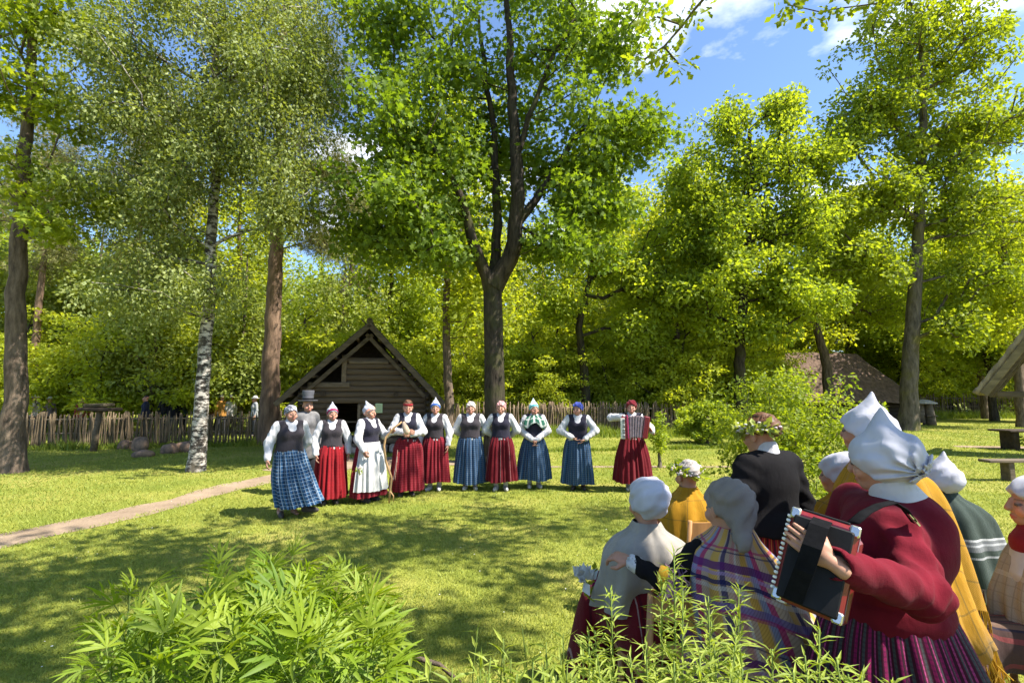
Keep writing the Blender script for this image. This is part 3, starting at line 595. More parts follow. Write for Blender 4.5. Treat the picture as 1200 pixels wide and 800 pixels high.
# ------------------------------------------------------------------ log barn
M['log'] = plain('weathered_log', (.092, .066, .043), .9, 7, .5, .6, .02, stretch=(.12, 1, 1.6))
M['log_end'] = plain('log_end', (.14, .105, .07), .9, 14, .4, .5, .01)
M['old_board'] = plain('old_board', (.13, .10, .07), .9, 9, .4, .5, .01, stretch=(.2, 1, 1))
M['moss_thatch'] = plain('mossy_roof', (.062, .052, .030), .95, 6, .6, .8, .05)
M['roof_edge'] = plain('roof_edge', (.09, .07, .047), .9, 9, .45, .5, .01, stretch=(.2, 1, 1))
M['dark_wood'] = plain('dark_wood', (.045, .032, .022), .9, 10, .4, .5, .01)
M['stone'] = plain('granite', (.33, .27, .23), .85, 9, .35, .6, .02, c2=(.16, .13, .12))
def unit_log(seed, prof=.5, wob=.03):
    """rounded hewn log along X, length 1 (scaled), height and depth 1"""
    rng = np.random.default_rng(seed); xs = np.linspace(-.5, .5, 7); th = np.arange(10)*2*np.pi/10; V = []
    for x in xs:
        o = rng.normal(size=2)*wob; r = .5*(1+rng.normal(size=10)*.035)
        V.append(np.c_[np.full(10, x), np.sign(np.cos(th))*np.abs(np.cos(th))**.7*r+o[0], np.sign(np.sin(th))*np.abs(np.sin(th))**.75*r+o[1]])
    n = len(xs); V = np.concatenate(V+[[[-.5, 0, 0], [.5, 0, 0]]]); Q = [[i*10+j, i*10+(j+1) % 10, (i+1)*10+(j+1) % 10, (i+1)*10+j] for i in range(n-1) for j in range(10)]
    T = [[n*10, (j+1) % 10, j] for j in range(10)]+[[n*10+1, (n-1)*10+j, (n-1)*10+(j+1) % 10] for j in range(10)]
    return make_mesh('log', V, [np.array(Q), np.array(T)])
def log_barn():
    Y = 15.6; sc_ = Y/600
    def X(px): return (px-600)*sc_
    def Z(py): return W(600, py, Y)[2]
    xl, xr, xa = X(362), X(500), X(433); zE, zA = Z(470), Z(383)
    t = empty('log_barn', ((xl+xr)/2, Y, 0), R(12)); tag(t, 'small weathered log barn with steep gable and dark doorway', 'barn')
    o0 = np.array([(xl+xr)/2, Y, 0]); rng = random.Random(9); lm = [unit_log(i) for i in range(6)]
    hx, hl = X(336), X(518)
    def roof_x(z):                                   # the inner roof line at height z
        f = (z-zE)/(zA-zE); return hx+(xa-hx)*f+.16, hl+(xa-hl)*f-.16
    ch = .172; z = .28; i = 0
    door = (X(391), X(421), .30, Z(474)); lo_open = (X(374), X(404), Z(449), Z(421))
    while z < zA-.5:
        zc = z+ch/2; L, Rr = (xl-.16, xr+.16) if zc < zE+.15 else roof_x(zc)
        L, Rr = max(L, xl-.16), min(Rr, xr+.16); segs = [(L, Rr)]
        if door[2] < zc < door[3]: segs = [(L, door[0]-.02), (door[1]+.02, Rr)]
        if zc > Z(422): segs = [] if zc < Z(392) else []
        elif zc > Z(449): segs = [(X(406), Rr)]
        for a, b in segs:
            if b-a < .1: continue
            obj('log', lm[i % 6], M['log'], t, np.array([(a+b)/2, Y+rng.uniform(-.012, .012), zc])-o0, (rng.choice((0, math.pi)), 0, 0), (b-a, .19, ch*1.06)); i += 1
        z += ch
    # side walls and back, log by log; their ends show at the corners
    z = .36; dep = 3.9
    while z < zE+.05:
        for x in (xl, xr):
            obj('log', lm[i % 6], M['log'], t, np.array([x, Y+dep/2-.18, z+ch/2])-o0, (0, 0, math.pi/2), (dep+.5, .18, ch*1.02)); i += 1
        obj('log', lm[i % 6], M['log'], t, np.array([(xl+xr)/2, Y+dep, z+ch/2])-o0, (0, 0, 0), (xr-xl+.3, .18, ch*1.06)); i += 1
        z += ch
    m = MB(); zz = zE
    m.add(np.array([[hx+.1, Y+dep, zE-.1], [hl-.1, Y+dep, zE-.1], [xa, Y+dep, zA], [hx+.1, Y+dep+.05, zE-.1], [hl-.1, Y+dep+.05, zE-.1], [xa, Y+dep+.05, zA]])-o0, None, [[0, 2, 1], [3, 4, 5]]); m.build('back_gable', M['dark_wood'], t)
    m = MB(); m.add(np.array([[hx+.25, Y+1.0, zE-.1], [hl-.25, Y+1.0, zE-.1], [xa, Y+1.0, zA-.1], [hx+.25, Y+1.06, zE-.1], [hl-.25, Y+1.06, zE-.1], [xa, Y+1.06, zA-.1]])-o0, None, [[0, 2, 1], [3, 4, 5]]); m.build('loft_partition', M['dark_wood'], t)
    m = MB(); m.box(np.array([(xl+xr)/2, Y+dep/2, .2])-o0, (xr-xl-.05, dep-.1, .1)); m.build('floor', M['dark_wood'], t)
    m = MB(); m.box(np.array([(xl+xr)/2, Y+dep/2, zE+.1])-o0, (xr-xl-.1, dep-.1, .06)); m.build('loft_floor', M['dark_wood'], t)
    for k in range(9):                               # foundation stones
        m = MB(); x = xl+(xr-xl)*k/8; m.box(np.array([x, Y, .13])-o0, (rng.uniform(.3, .42), .4, .30), rotz(rng.uniform(-.3, .3)), .07); m.build('foundation_stone', M['stone'], t)
    # door frame, lintel, sill, half-open plank door inside, gable post and beam
    for x in (door[0]-.05, door[1]+.05):
        m = MB(); m.box(np.array([x, Y-.03, (door[2]+door[3])/2])-o0, (.09, .24, door[3]-door[2]), None, .012); m.build('door_post', M['log_end'], t)
    m = MB(); m.box(np.array([(door[0]+door[1])/2, Y-.06, door[2]-.05])-o0, (1.0, .3, .10), None, .015); m.build('door_sill', M['old_board'], t)
    m = MB(); m.box(np.array([(door[0]+door[1])/2, Y-.10, .1])-o0, (1.3, .45, .18), None, .05); m.build('door_stone', M['stone'], t)
    m = MB(); m.tube(np.array([[door[0], Y-.02, .95], [door[1], Y-.02, .93]])-o0, .022, 6); m.build('door_bar', M['old_board'], t)
    m = MB(); m.box(np.array([X(405), Y-.05, (Z(449)+Z(418))/2])-o0, (.14, .16, Z(418)-Z(449)+.1), None, .015); m.build('gable_post', M['log_end'], t)
    m = MB(); m.box(np.array([(X(366)+X(412))/2, Y-.07, Z(451)])-o0, (X(412)-X(366), .2, .15), None, .02); m.build('gable_beam', M['old_board'], t)
    m = MB(); m.box(np.array([(X(410)+X(455))/2, Y-.06, Z(424.5)])-o0, (X(455)-X(410), .17, .10), None, .02); m.build('gable_beam', M['old_board'], t)
    for px, py in ((383, 461), (464, 462)):          # joist ends
        m = MB(); m.tube(np.array([[X(px), Y-.2, Z(py)], [X(px), Y+.1, Z(py)]])-o0, .075, 9); m.build('joist_end', M['dark_wood'], t)
    # the roof: two thick slopes of boards and moss, bargeboards on the gable
    y0, y1 = Y-.5, Y+dep+.4
    for sx, xe in ((-1, hx), (1, hl)):
        a, b = np.array([xe, 0, zE-.06]), np.array([xa, 0, zA+.02]); d = b-a; Ls = np.linalg.norm(d); u = d/Ls; nn = np.array([-u[2]*sx*-1, 0, abs(u[0])]); nn = nrm(np.array([sx*u[2]*1.0, 0, abs(u[0])]))
        rows = 9
        for r in range(rows):                        # overlapping boards laid across the slope
            c = a+u*(Ls*(r+.5)/rows)+nn*(.05+.012*(r % 2)); m = MB()
            Rm = np.stack([u, [0, 1, 0], np.cross(u, [0, 1, 0])], 1)
            m.box(np.array([c[0], (y0+y1)/2, c[2]])-o0, (Ls/rows*1.12, y1-y0+rng.uniform(-.1, .06), .045), Rm, .01); m.build('roof_board', M['moss_thatch'], t)
        for w, off, yb, th in ((.15, .0, y0-.02, .05), (.12, -.24, y0+.25, .06)):
            c = a+u*Ls/2+nn*(off-.02); m = MB(); Rm = np.stack([u, [0, 1, 0], np.cross(u, [0, 1, 0])], 1)
            m.box(np.array([c[0], yb, c[2]])-o0, (Ls+(.05 if off == 0 else -.25), th, w), Rm, .012); m.build('bargeboard', M['roof_edge'], t)
        for q in (.12, .36, .6, .84):                # rafters' tails and purlins under the eaves
            c = a+u*Ls*q-nn*.06; m = MB(); m.tube(np.array([[c[0], y0+.03, c[2]], [c[0], y1-.1, c[2]]])-o0, .055, 7); m.build('purlin', M['log_end'], t)
    m = MB(); m.tube(np.array([[xa, y0-.05, zA+.12], [xa, y1+.05, zA+.12]])-o0, .09, 8); m.build('ridge_log', M['moss_thatch'], t)
    n = empty('paper_notice', W(444, 478, Y-.06), R(12)); tag(n, 'pale green paper notice pinned on the barn wall', 'notice')
    m = MB(); m.box((0, 0, 0), (.21, .006, .28)); m.build('sheet', plain('green_paper', (.42, .52, .30), .8, 30, .08, 0), n)
    m = MB()
    for r in range(6): m.box((rng.uniform(-.015, .015), -.0045, .09-r*.034), (.14, .002, .008))
    m.build('print', plain('print_ink', (.20, .26, .16), .8, 30, .1, 0), n)
log_barn()

# ------------------------------------------------------------------ far thatched house and the shed on the right
M['thatch'] = plain('old_thatch', (.13, .086, .064), .97, 5, .45, .9, .06, stretch=(1, 1, .35))
M['thatch_grey'] = plain('grey_thatch', (.27, .21, .13), .97, 7, .5, .9, .05, stretch=(1, 1, .35))
def thatched_house():
    Y = 38.0; t = empty('thatched_house', W(962, 490, Y)*[1, 1, 0]); tag(t, 'long low house with brown thatched hip roof behind the trees', 'house'); o0 = np.array(t.location)
    k = Y/600; xl, xr = (878-600)*k, (1046-600)*k; zr = W(600, 414, Y)[2]; ze = 1.1; y0, y1 = Y-3.2, Y+3.2
    rng = np.random.default_rng(3); nu, nv = 60, 14; V = []; Q = []
    def hip(u, v):                                   # a rounded hipped roof: u around, v from eaves to ridge
        th = u*2*np.pi; ex, ey = np.cos(th), np.sin(th); s = 1/max(abs(ex), abs(ey))**.92
        X0, Y0 = (xl+xr)/2+ex*s*(xr-xl)/2*1.02, (y0+y1)/2+ey*s*(y1-y0)/2
        X1 = np.clip(X0, xl+2.7, xr-2.7); Y1 = Y; w = v
        return [X0+(X1-X0)*w, Y0+(Y1-Y0)*w, ze+(zr-ze)*(w**1.06)+rng.normal()*.05]
    for j in range(nv):
        for i in range(nu): V.append(hip(i/nu, j/(nv-1)))
    for j in range(nv-1):
        for i in range(nu): Q.append([j*nu+i, j*nu+(i+1) % nu, (j+1)*nu+(i+1) % nu, (j+1)*nu+i])
    obj('roof', make_mesh('roof', np.array(V)-o0, np.array(Q)), M['thatch'], t)
    lm = [unit_log(40+i) for i in range(3)]; i = 0
    for z in np.arange(.15, 1.5, .25):
        obj('log', lm[i % 3], M['dark_wood'], t, np.array([(xl+xr)/2, y0+.9, z])-o0, None, (xr-xl-1.6, .24, .26)); i += 1
        for x in (xl+.8, xr-.8): obj('log', lm[i % 3], M['dark_wood'], t, np.array([x, Y, z])-o0, (0, 0, math.pi/2), (y1-y0-1.4, .24, .26)); i += 1
thatched_house()
def right_shed():
    Y = 15.4; a = W(1150, 461, Y); b = a+[math.cos(R(56)), 0, math.sin(R(56))]; t = empty('thatched_shed', [a[0], Y, 0], R(-48)); tag(t, 'open shed with thatched gable roof cut off by the right edge', 'shed'); o0 = np.array(t.location)
    u = nrm(b-a); top = a+u*2.9; nn = np.array([-u[2], 0, u[0]]); Rm = np.stack([u, [0, 1, 0], nn], 1); Ls = 2.9; c = a+u*Ls/2
    y0, y1 = Y-.05, Y+1.7
    rng = np.random.default_rng(4); nx, ny = 26, 12; V, Q = [], []; lay = []
    for off in (0.02, .17):
        for j in range(ny):
            for i in range(nx):
                p = a-u*.08+u*(Ls+.08)*i/(nx-1)+nn*(off+(rng.normal()*.014 if off > .1 else 0)); V.append([p[0], y0-.04+(y1-y0+.08)*j/(ny-1)+rng.normal()*.012, p[2]])
    n1 = nx*ny
    for j in range(ny-1):
        for i in range(nx-1):
            q = [j*nx+i, j*nx+i+1, (j+1)*nx+i+1, (j+1)*nx+i]; Q.append(q[::-1]); Q.append([x+n1 for x in q])
    for i in range(nx-1): Q.append([i, i+1, n1+i+1, n1+i]); k = (ny-1)*nx; Q.append([k+i+1, k+i, n1+k+i, n1+k+i+1])
    for j in range(ny-1): Q.append([(j+1)*nx, j*nx, n1+j*nx, n1+(j+1)*nx])
    obj('thatch', make_mesh('thatch', np.array(V)-o0, np.array(Q)), M['thatch_grey'], t)
    m = MB(); m.box(np.array([c[0], y0-.09, c[2]])-nn*.07-o0+u*.02, (Ls, .05, .19), Rm, .015); m.build('bargeboard', plain('pale_board', (.18, .14, .08), .9, 9, .35, .4, .01, stretch=(.3, 1, 1)), t)
    for k in range(4):
        p = a+u*(.35+k*.75)-nn*.09; m = MB(); m.tube(np.array([[p[0], y0+.02, p[2]], [p[0], y1-.05, p[2]]])-o0, .05, 7); m.build('purlin', M['old_board'], t)
    for yk in (y0+.45, y0+1.0, y1-.2):
        p = a+u*Ls/2-nn*.15; m = MB(); m.box(np.array([p[0], yk, p[2]])-o0, (Ls, .09, .12), Rm, .015); m.build('rafter', M['old_board'], t)
    m = MB(); m.box(np.array([a[0]+1.6, Y+.45, a[2]-.02])-o0, (2.6, .16, .18), None, .02); m.build('tie_beam', M['old_board'], t)
    for x in (a[0]+3.3, a[0]+4.2):
        m = MB(); m.tube(np.array([[x, Y+.5, -.05], [x, Y+.5, a[2]]])-o0, .09, 8); m.build('post', M['dark_wood'], t)
    # matching slope beyond the frame, so that the roof is whole
    m = MB(); Rm2 = np.stack([u*[-1, 1, 1], [0, -1, 0], nn*[-1, 1, 1]], 1); c2 = c.copy(); c2[0] = 2*top[0]-c[0]
    m.box(np.array([c2[0], (y0+y1)/2, c2[2]])+nn*[-1, 1, 1]*.1-o0, (Ls, y1-y0, .15), Rm2, .02); m.build('far_thatch', M['thatch_grey'], t)
right_shed()

# ------------------------------------------------------------------ garden furniture and stones
def beehive():
    b = W(1084, 497, 29)*[1, 1, 0]; t = empty('log_beehive', b); tag(t, 'log beehive of two stumps under a flat grey cap on the far lawn', 'beehive')
    m = MB(); m.tube([[-.28, 0, .12], [-.27, 0, .7], [-.26, 0, 1.2]], [.27, .25, .23], 12); m.build('hive_log', M['old_board'], t, True)
    m = MB(); m.tube([[.24, -.12, .0], [.24, -.1, .5], [.2, -.05, 1.2]], [.26, .24, .2], 12); m.build('hive_log', M['old_board'], t, True)
    m = MB(); m.lathe([(.0, 1.44), (.3, 1.38), (.62, 1.24), (.62, 1.19), (.0, 1.2)], (-.03, -.05, 0), 18); m.build('cap', plain('grey_shingle', (.36, .33, .30), .9, 10, .3), t)
    for x in (-.42, -.14): m = MB(); m.tube([[x, -.1, -.02], [x, -.1, .2]], .06, 7); m.build('leg', M['dark_wood'], t)
    m = MB(); m.box((.12, -.32, .52), (.6, .2, .06), None, .01); m.build('landing_board', M['old_board'], t)
beehive()
def hive_post():
    b = W(112, 524, 16.1)*[1, 1, 0]; t = empty('roofed_post', b); tag(t, 'pale post carrying a wide dark flat roof in front of the left fence', 'post')
    m = MB(); m.tube([[-.06, 0, -.05], [-.02, 0, .6], [.05, 0, 1.25]], [.10, .085, .08], 9); m.build('post', M['log_end'], t, True)
    m = MB(); m.box((.05, 0, 1.29), (.98, .6, .10), roty(.02), .02); m.build('roof', M['dark_wood'], t)
    m = MB(); m.box((.0, 0, 1.41), (.7, .45, .12), roty(-.03), .03); m.build('cap', M['moss_thatch'], t)
hive_post()
def rock_mesh(seed, s):
    rng = np.random.default_rng(seed); nu, nv = 16, 9; V, Q = [], []; ph = rng.uniform(0, 6, 6)
    for j in range(nv):
        v = np.pi*j/(nv-1)
        for i in range(nu):
            u = 2*np.pi*i/nu; r = 1+.14*np.sin(2*u+ph[0]+v)+.10*np.sin(3*u+ph[1])*np.sin(2*v+ph[2])+.05*np.sin(5*u+ph[3]+3*v)
            d = np.array([np.sin(v)*np.cos(u), np.sin(v)*np.sin(u), np.cos(v)]); d = np.sign(d)*np.abs(d)**.75; V.append(d*r*np.array(s))
    for j in range(nv-1):
        for i in range(nu): Q.append([j*nu+i, (j+1)*nu+i, (j+1)*nu+(i+1) % nu, j*nu+(i+1) % nu])
    return make_mesh('boulder', V, np.array(Q))
M['boulder'] = plain('pink_granite', (.25, .155, .10), .85, 6, .4, .7, .03, c2=(.09, .07, .055))
for px, py, w, h, lab in ((140, 527, .24, .22, 'squat brown boulder, leftmost of the stones by the left fence'), (157, 529, .30, .32, 'tall pinkish granite boulder by the left fence'), (160, 536, .34, .14, 'low flat stone lying in front of the pinkish boulder'), (192, 532, .27, .22, 'greyish boulder left of the birch trunk'), (216, 530, .42, .24, 'long brown boulder half hidden by the birch trunk')):
    p = G(px, py); o = obj('boulder', rock_mesh(px, (w*.82, w*.66, h*.82)), M['boulder'], None, p+[0, .25, h*.45]); tag(o, lab, 'boulder', 'boulders along the left fence')
def bench():
    t = empty('plank_bench', G(1182, 563)); tag(t, 'plain grey plank bench on the lawn near the right edge', 'bench')
    m = MB(); m.box((.38, .0, .405), (1.75, .28, .055), rotz(.02), .01); m.build('seat', M['old_board'], t)
    for x in (.0, 1.0): m = MB(); m.box((x, 0, .19), (.12, .22, .38), None, .012); m.build('leg', M['old_board'], t)
bench()
def well_table():
    t = empty('garden_table', G(1196, 527)); tag(t, 'low table with dark slab top overgrown with ivy by the right edge', 'table')
    m = MB(); m.box((.1, .1, .60), (1.3, .8, .06), None, .015); m.build('slab', M['dark_wood'], t)
    for x in (-.22, .6):
        m = MB(); m.box((x, .1, .285), (.2, .5, .57), None, .02); m.build('leg', M['dark_wood'], t)
    rng = np.random.default_rng(2); c = rng.uniform((-.1, -.45, .05), (.8, -.1, .5), (26, 3)); V, F, a = cluster_leaves(rng, 'quad', c, .14, 22, .09)
    o = obj('ivy', leaf_mesh('ivy', [(V, F, a)]), M['wood_leaf'], t)
well_table()

# ------------------------------------------------------------------ shrubs
def shrub(name, label, px, py, Y, h, w, n, leaf, size, lm, seed, cat='shrub', up=.6):
    b = W(px, py, Y)*[1, 1, 0]; rng = np.random.default_rng(seed)
    g_ = rng.normal(size=(n, 3)); g_ /= np.linalg.norm(g_, axis=1, keepdims=True); r = rng.random((n, 1))**.45
    cl = b+[0, 0, h*.54]+g_*r*np.array([w/2, w/2*.85, h*.5]); cl[:, 2] = np.maximum(cl[:, 2], .12); cl[:, :2] += rng.normal(size=(n, 2))*.05*w
    t = empty(name, b); tag(t, label, cat)
    V, Q = skeleton(rng, [b-[0, 0, .05], b+[0, 0, .15], b+[.03, 0, h*.35]], .05, .03, cl, step=.25, tip=.004, k=5); obj('stems', make_mesh('stems', V-b, Q), M['bark_grey'], t)
    p = cluster_leaves(rng, leaf, cl, .15*h/1.8, 58, size, up=up, flat=.9); p[0][:] -= b; obj('foliage', leaf_mesh('foliage', [p]), lm, t)
shrub('garden_shrub', 'loose bright shrub right behind the woman in the black jacket', 928, 590, 7.9, 2.15, 2.3, 230, 'quad', .062, M['bright_leaf'], 5)
shrub('garden_shrub', 'dark spreading shrub at the right end of the middle fence', 830, 518, 18.5, 1.5, 2.2, 180, 'quad', .11, M['wood_leaf'], 6)
shrub('sapling', 'thin young sapling beside the accordion player', 773, 552, 12.6, 1.35, .5, 16, 'quad', .07, M['wood_leaf'], 8, 'plant')
# ------------------------------------------------------------------ distance fields -> smooth closed meshes
def cone(P, a, b, r1, r2):
    a, b = np.asarray(a, float), np.asarray(b, float); ab = b-a; t = np.clip(((P-a)@ab)/(ab@ab+1e-12), 0, 1)
    return np.linalg.norm(P-(a+t[:, None]*ab), axis=1)-(r1+(r2-r1)*t)
def ell(P, c, r, rot=None):
    q = P-np.asarray(c, float)
    if rot is not None: q = q@np.asarray(rot)
    r = np.asarray(r, float); k0 = np.linalg.norm(q/r, axis=1); k1 = np.linalg.norm(q/(r*r), axis=1)+1e-9
    return k0*(k0-1)/k1
def smin(a, b, k=.03): h = np.clip(.5+.5*(b-a)/k, 0, 1); return b*(1-h)+a*h-k*h*(1-h)
def smins(ds, k=.03):
    d = ds[0]
    for e in ds[1:]: d = smin(d, e, k)
    return d
def nets(fn, lo, hi, h):
    lo, hi = np.asarray(lo, float), np.asarray(hi, float); n = np.maximum(3, np.ceil((hi-lo)/h).astype(int)+1)
    ax = [lo[i]+np.arange(n[i])*h for i in range(3)]; gx = np.stack(np.meshgrid(*ax, indexing='ij'), -1).reshape(-1, 3)
    val = fn(gx).reshape(n); val = np.where(np.abs(val) < 1e-9, 1e-9, val)
    val[0] = val[-1] = np.maximum(val[0], h); val[:, 0] = np.maximum(val[:, 0], h); val[:, -1] = np.maximum(val[:, -1], h); val[:, :, 0] = np.maximum(val[:, :, 0], h); val[:, :, -1] = np.maximum(val[:, :, -1], h)
    s = val < 0; cs = [(i, j, k) for i in (0, 1) for j in (0, 1) for k in (0, 1)]
    cnt = sum(s[i:n[0]-1+i, j:n[1]-1+j, k:n[2]-1+k].astype(int) for i, j, k in cs); act = (cnt > 0) & (cnt < 8)
    I = np.argwhere(act); idx = -np.ones(act.shape, int); idx[act] = np.arange(len(I))
    cv = np.stack([val[I[:, 0]+i, I[:, 1]+j, I[:, 2]+k] for i, j, k in cs], 1); co = np.array(cs, float); acc = np.zeros((len(I), 3)); w = np.zeros(len(I))
    for a in range(8):
        for b in range(a+1, 8):
            if np.abs(co[a]-co[b]).sum() != 1: continue
            x = (cv[:, a] < 0) != (cv[:, b] < 0); t = np.where(x, cv[:, a]/(cv[:, a]-cv[:, b]+1e-12), 0)
            acc += np.where(x[:, None], co[a]+t[:, None]*(co[b]-co[a]), 0); w += x
    V = lo+(I+acc/w[:, None])*h; Q = []
    for d in range(3):
        e1, e2 = (d+1) % 3, (d+2) % 3; sl0 = [slice(None)]*3; sl1 = [slice(None)]*3; sl0[d] = slice(0, -1); sl1[d] = slice(1, None)
        A, Bv = s[tuple(sl0)], s[tuple(sl1)]; E = np.argwhere(A != Bv); ok = (E[:, e1] > 0) & (E[:, e1] < n[e1]-1) & (E[:, e2] > 0) & (E[:, e2] < n[e2]-1); E = E[ok]
        fl = A[E[:, 0], E[:, 1], E[:, 2]]; c = []
        for o1, o2 in ((-1, -1), (0, -1), (0, 0), (-1, 0)):
            q = E.copy(); q[:, e1] += o1; q[:, e2] += o2; c.append(idx[q[:, 0], q[:, 1], q[:, 2]])
        c = np.stack(c, 1); c[~fl] = c[~fl][:, ::-1]; Q.append(c)
    return V, np.concatenate(Q)
class Acc:                                    # gathers coloured pieces of one body
    def __init__(s): s.V, s.Q, s.C, s.n = [], [], [], 0
    def add(s, V, Q, C): s.V.append(V); s.Q.append(Q+s.n); s.C.append(np.broadcast_to(C, (len(V), 3))); s.n += len(V)
    def mesh(s, name): return make_mesh(name, np.concatenate(s.V), np.concatenate(s.Q), color=np.concatenate(s.C))
SKIN = np.array([.40, .205, .135])
def face_color(V):                            # lips, brows and eyes are colours of the skin itself
    C = np.tile(SKIN, (len(V), 1)); x, y, z = V.T
    f = y < -.06
    C[f & ((np.abs(x)/.026)**2+((z+.079)/.009)**2 < 1)] = (.42, .11, .10)
    C[f & ((np.abs(np.abs(x)-.033)/.017)**2+((z+.012)/.0085)**2 < 1)] = (.10, .07, .06)
    C[f & ((np.abs(np.abs(x)-.034)/.021)**2+((z-.012)/.005)**2 < 1)] = (.16, .10, .07)
    ck = f & ((np.abs(np.abs(x)-.045)/.024)**2+((z+.05)/.022)**2 < 1); C[ck] = (.56, .26, .19)
    return C
_cache = {}
def head_piece(h=.0075):                      # head around its own centre, face towards -Y
    if ('head', h) in _cache: return _cache['head', h]
    def fn(P):
        d = smins([ell(P, (0, .012, .03), (.076, .096, .086)), ell(P, (0, -.028, -.045), (.058, .068, .072)), ell(P, (0, -.06, -.098), (.03, .028, .022))], .035)
        for s in (-1, 1): d = smin(d, ell(P, (s*.045, -.06, -.045), (.028, .028, .028)), .02)
        d = smin(d, cone(P, (0, -.094, .012), (0, -.112, -.036), .009, .0155), .012)
        for s in (-1, 1):
            d = -smin(-d, ell(P, (s*.033, -.107, -.01), (.02, .014, .012)), .012); d = smin(d, ell(P, (s*.033, -.084, -.012), (.014, .014, .012)), .004)
            d = smin(d, ell(P, (s*.078, .012, -.02), (.012, .022, .034)), .008)
        d = smin(d, ell(P, (0, -.093, -.074), (.024, .012, .008)), .006); d = smin(d, ell(P, (0, -.09, -.088), (.02, .012, .007)), .006)
        return smin(d, cone(P, (0, .012, -.05), (0, .03, -.19), .05, .056), .03)
    V, Q = nets(fn, (-.1, -.14, -.2), (.1, .13, .13), h); _cache['head', h] = (V, Q, face_color(V)); return _cache['head', h]
def hand_piece(curl, h=.005):                 # wrist at the origin, fingers down -Z, palm towards +X, thumb towards -Y
    if ('hand', curl, h) in _cache: return _cache['hand', curl, h]
    def fn(P):
        d = smin(ell(P, (0, 0, -.055), (.016, .042, .052)), cone(P, (0, 0, .04), (0, 0, -.02), .026, .024), .02)
        for i, (y, L) in enumerate(((-.031, .068), (-.0105, .078), (.0105, .073), (.030, .056))):
            a = np.array([0, y, -.088]); b1 = curl*.55; b2 = curl*1.35; b3 = curl*2.0
            p1 = a+L*.42*np.array([math.sin(b1), y*.6, -math.cos(b1)]); p2 = p1+L*.33*np.array([math.sin(b2), 0, -math.cos(b2)]); p3 = p2+L*.27*np.array([math.sin(b3), 0, -math.cos(b3)])
            d = smin(d, np.minimum(np.minimum(cone(P, a, p1, .0095, .0088), cone(P, p1, p2, .0088, .008)), cone(P, p2, p3, .008, .007)), .006)
        t1, t2, t3 = (.004, -.03, -.03), (.018+.012*curl, -.055, -.058), (.028+.02*curl, -.056+.012*curl, -.09)
        return smin(d, np.minimum(cone(P, t1, t2, .013, .0105), cone(P, t2, t3, .0105, .0085)), .01)
    V, Q = nets(fn, (-.04, -.085, -.19), (.11, .065, .06), h); _cache['hand', curl, h] = (V, Q); return V, Q
def hand_at(acc, wrist, direction, palm, mirror, curl=.5, h=.005, scale=1.0, colr=None):
    """direction: where the fingers point, palm: where the palm faces"""
    V, Q = hand_piece(curl, h); V = V*scale
    if mirror: V = V*[1, -1, 1]; Q = Q[:, ::-1]
    z = -nrm(direction); x = nrm(np.asarray(palm, float)-z*np.dot(palm, z)); y = np.cross(z, x)
    acc.add(np.asarray(wrist)+V[:, :1]*x+V[:, 1:2]*y+V[:, 2:3]*z, Q, SKIN if colr is None else colr)
def torso(P):
    d = smins([ell(P, (0, .005, 1.24), (.165, .112, .19)), ell(P, (0, 0, 1.06), (.15, .12, .15)), ell(P, (0, .005, .93), (.18, .14, .14)), cone(P, (-.135, .012, 1.365), (.135, .012, 1.365), .056, .056)], .05)
    for s in (-1, 1): d = smin(d, ell(P, (s*.068, -.070, 1.225), (.064, .055, .066)), .06)
    return d
def base_body():
    if 'base' in _cache: return _cache['base']
    def fn(P):
        d = torso(P)+.012
        for s in (-1, 1): d = smin(d, np.minimum(cone(P, (s*.09, 0, .88), (s*.085, -.005, .48), .085, .055), cone(P, (s*.085, -.005, .48), (s*.085, .02, .07), .052, .036)), .03)
        for s in (-1, 1): d = smin(d, cone(P, (s*.085, .02, .06), (s*.095, -.1, .035), .036, .03), .02)
        return d
    _cache['base'] = nets(fn, (-.28, -.2, -.02), (.28, .2, 1.46), .028); return _cache['base']
def arm_fn(P, arm, r=(.058, .066, .036)):
    s, e, w = arm; return smin(cone(P, s, e, r[0], r[1]), cone(P, e, w, r[1]*.95, r[2]), .03)

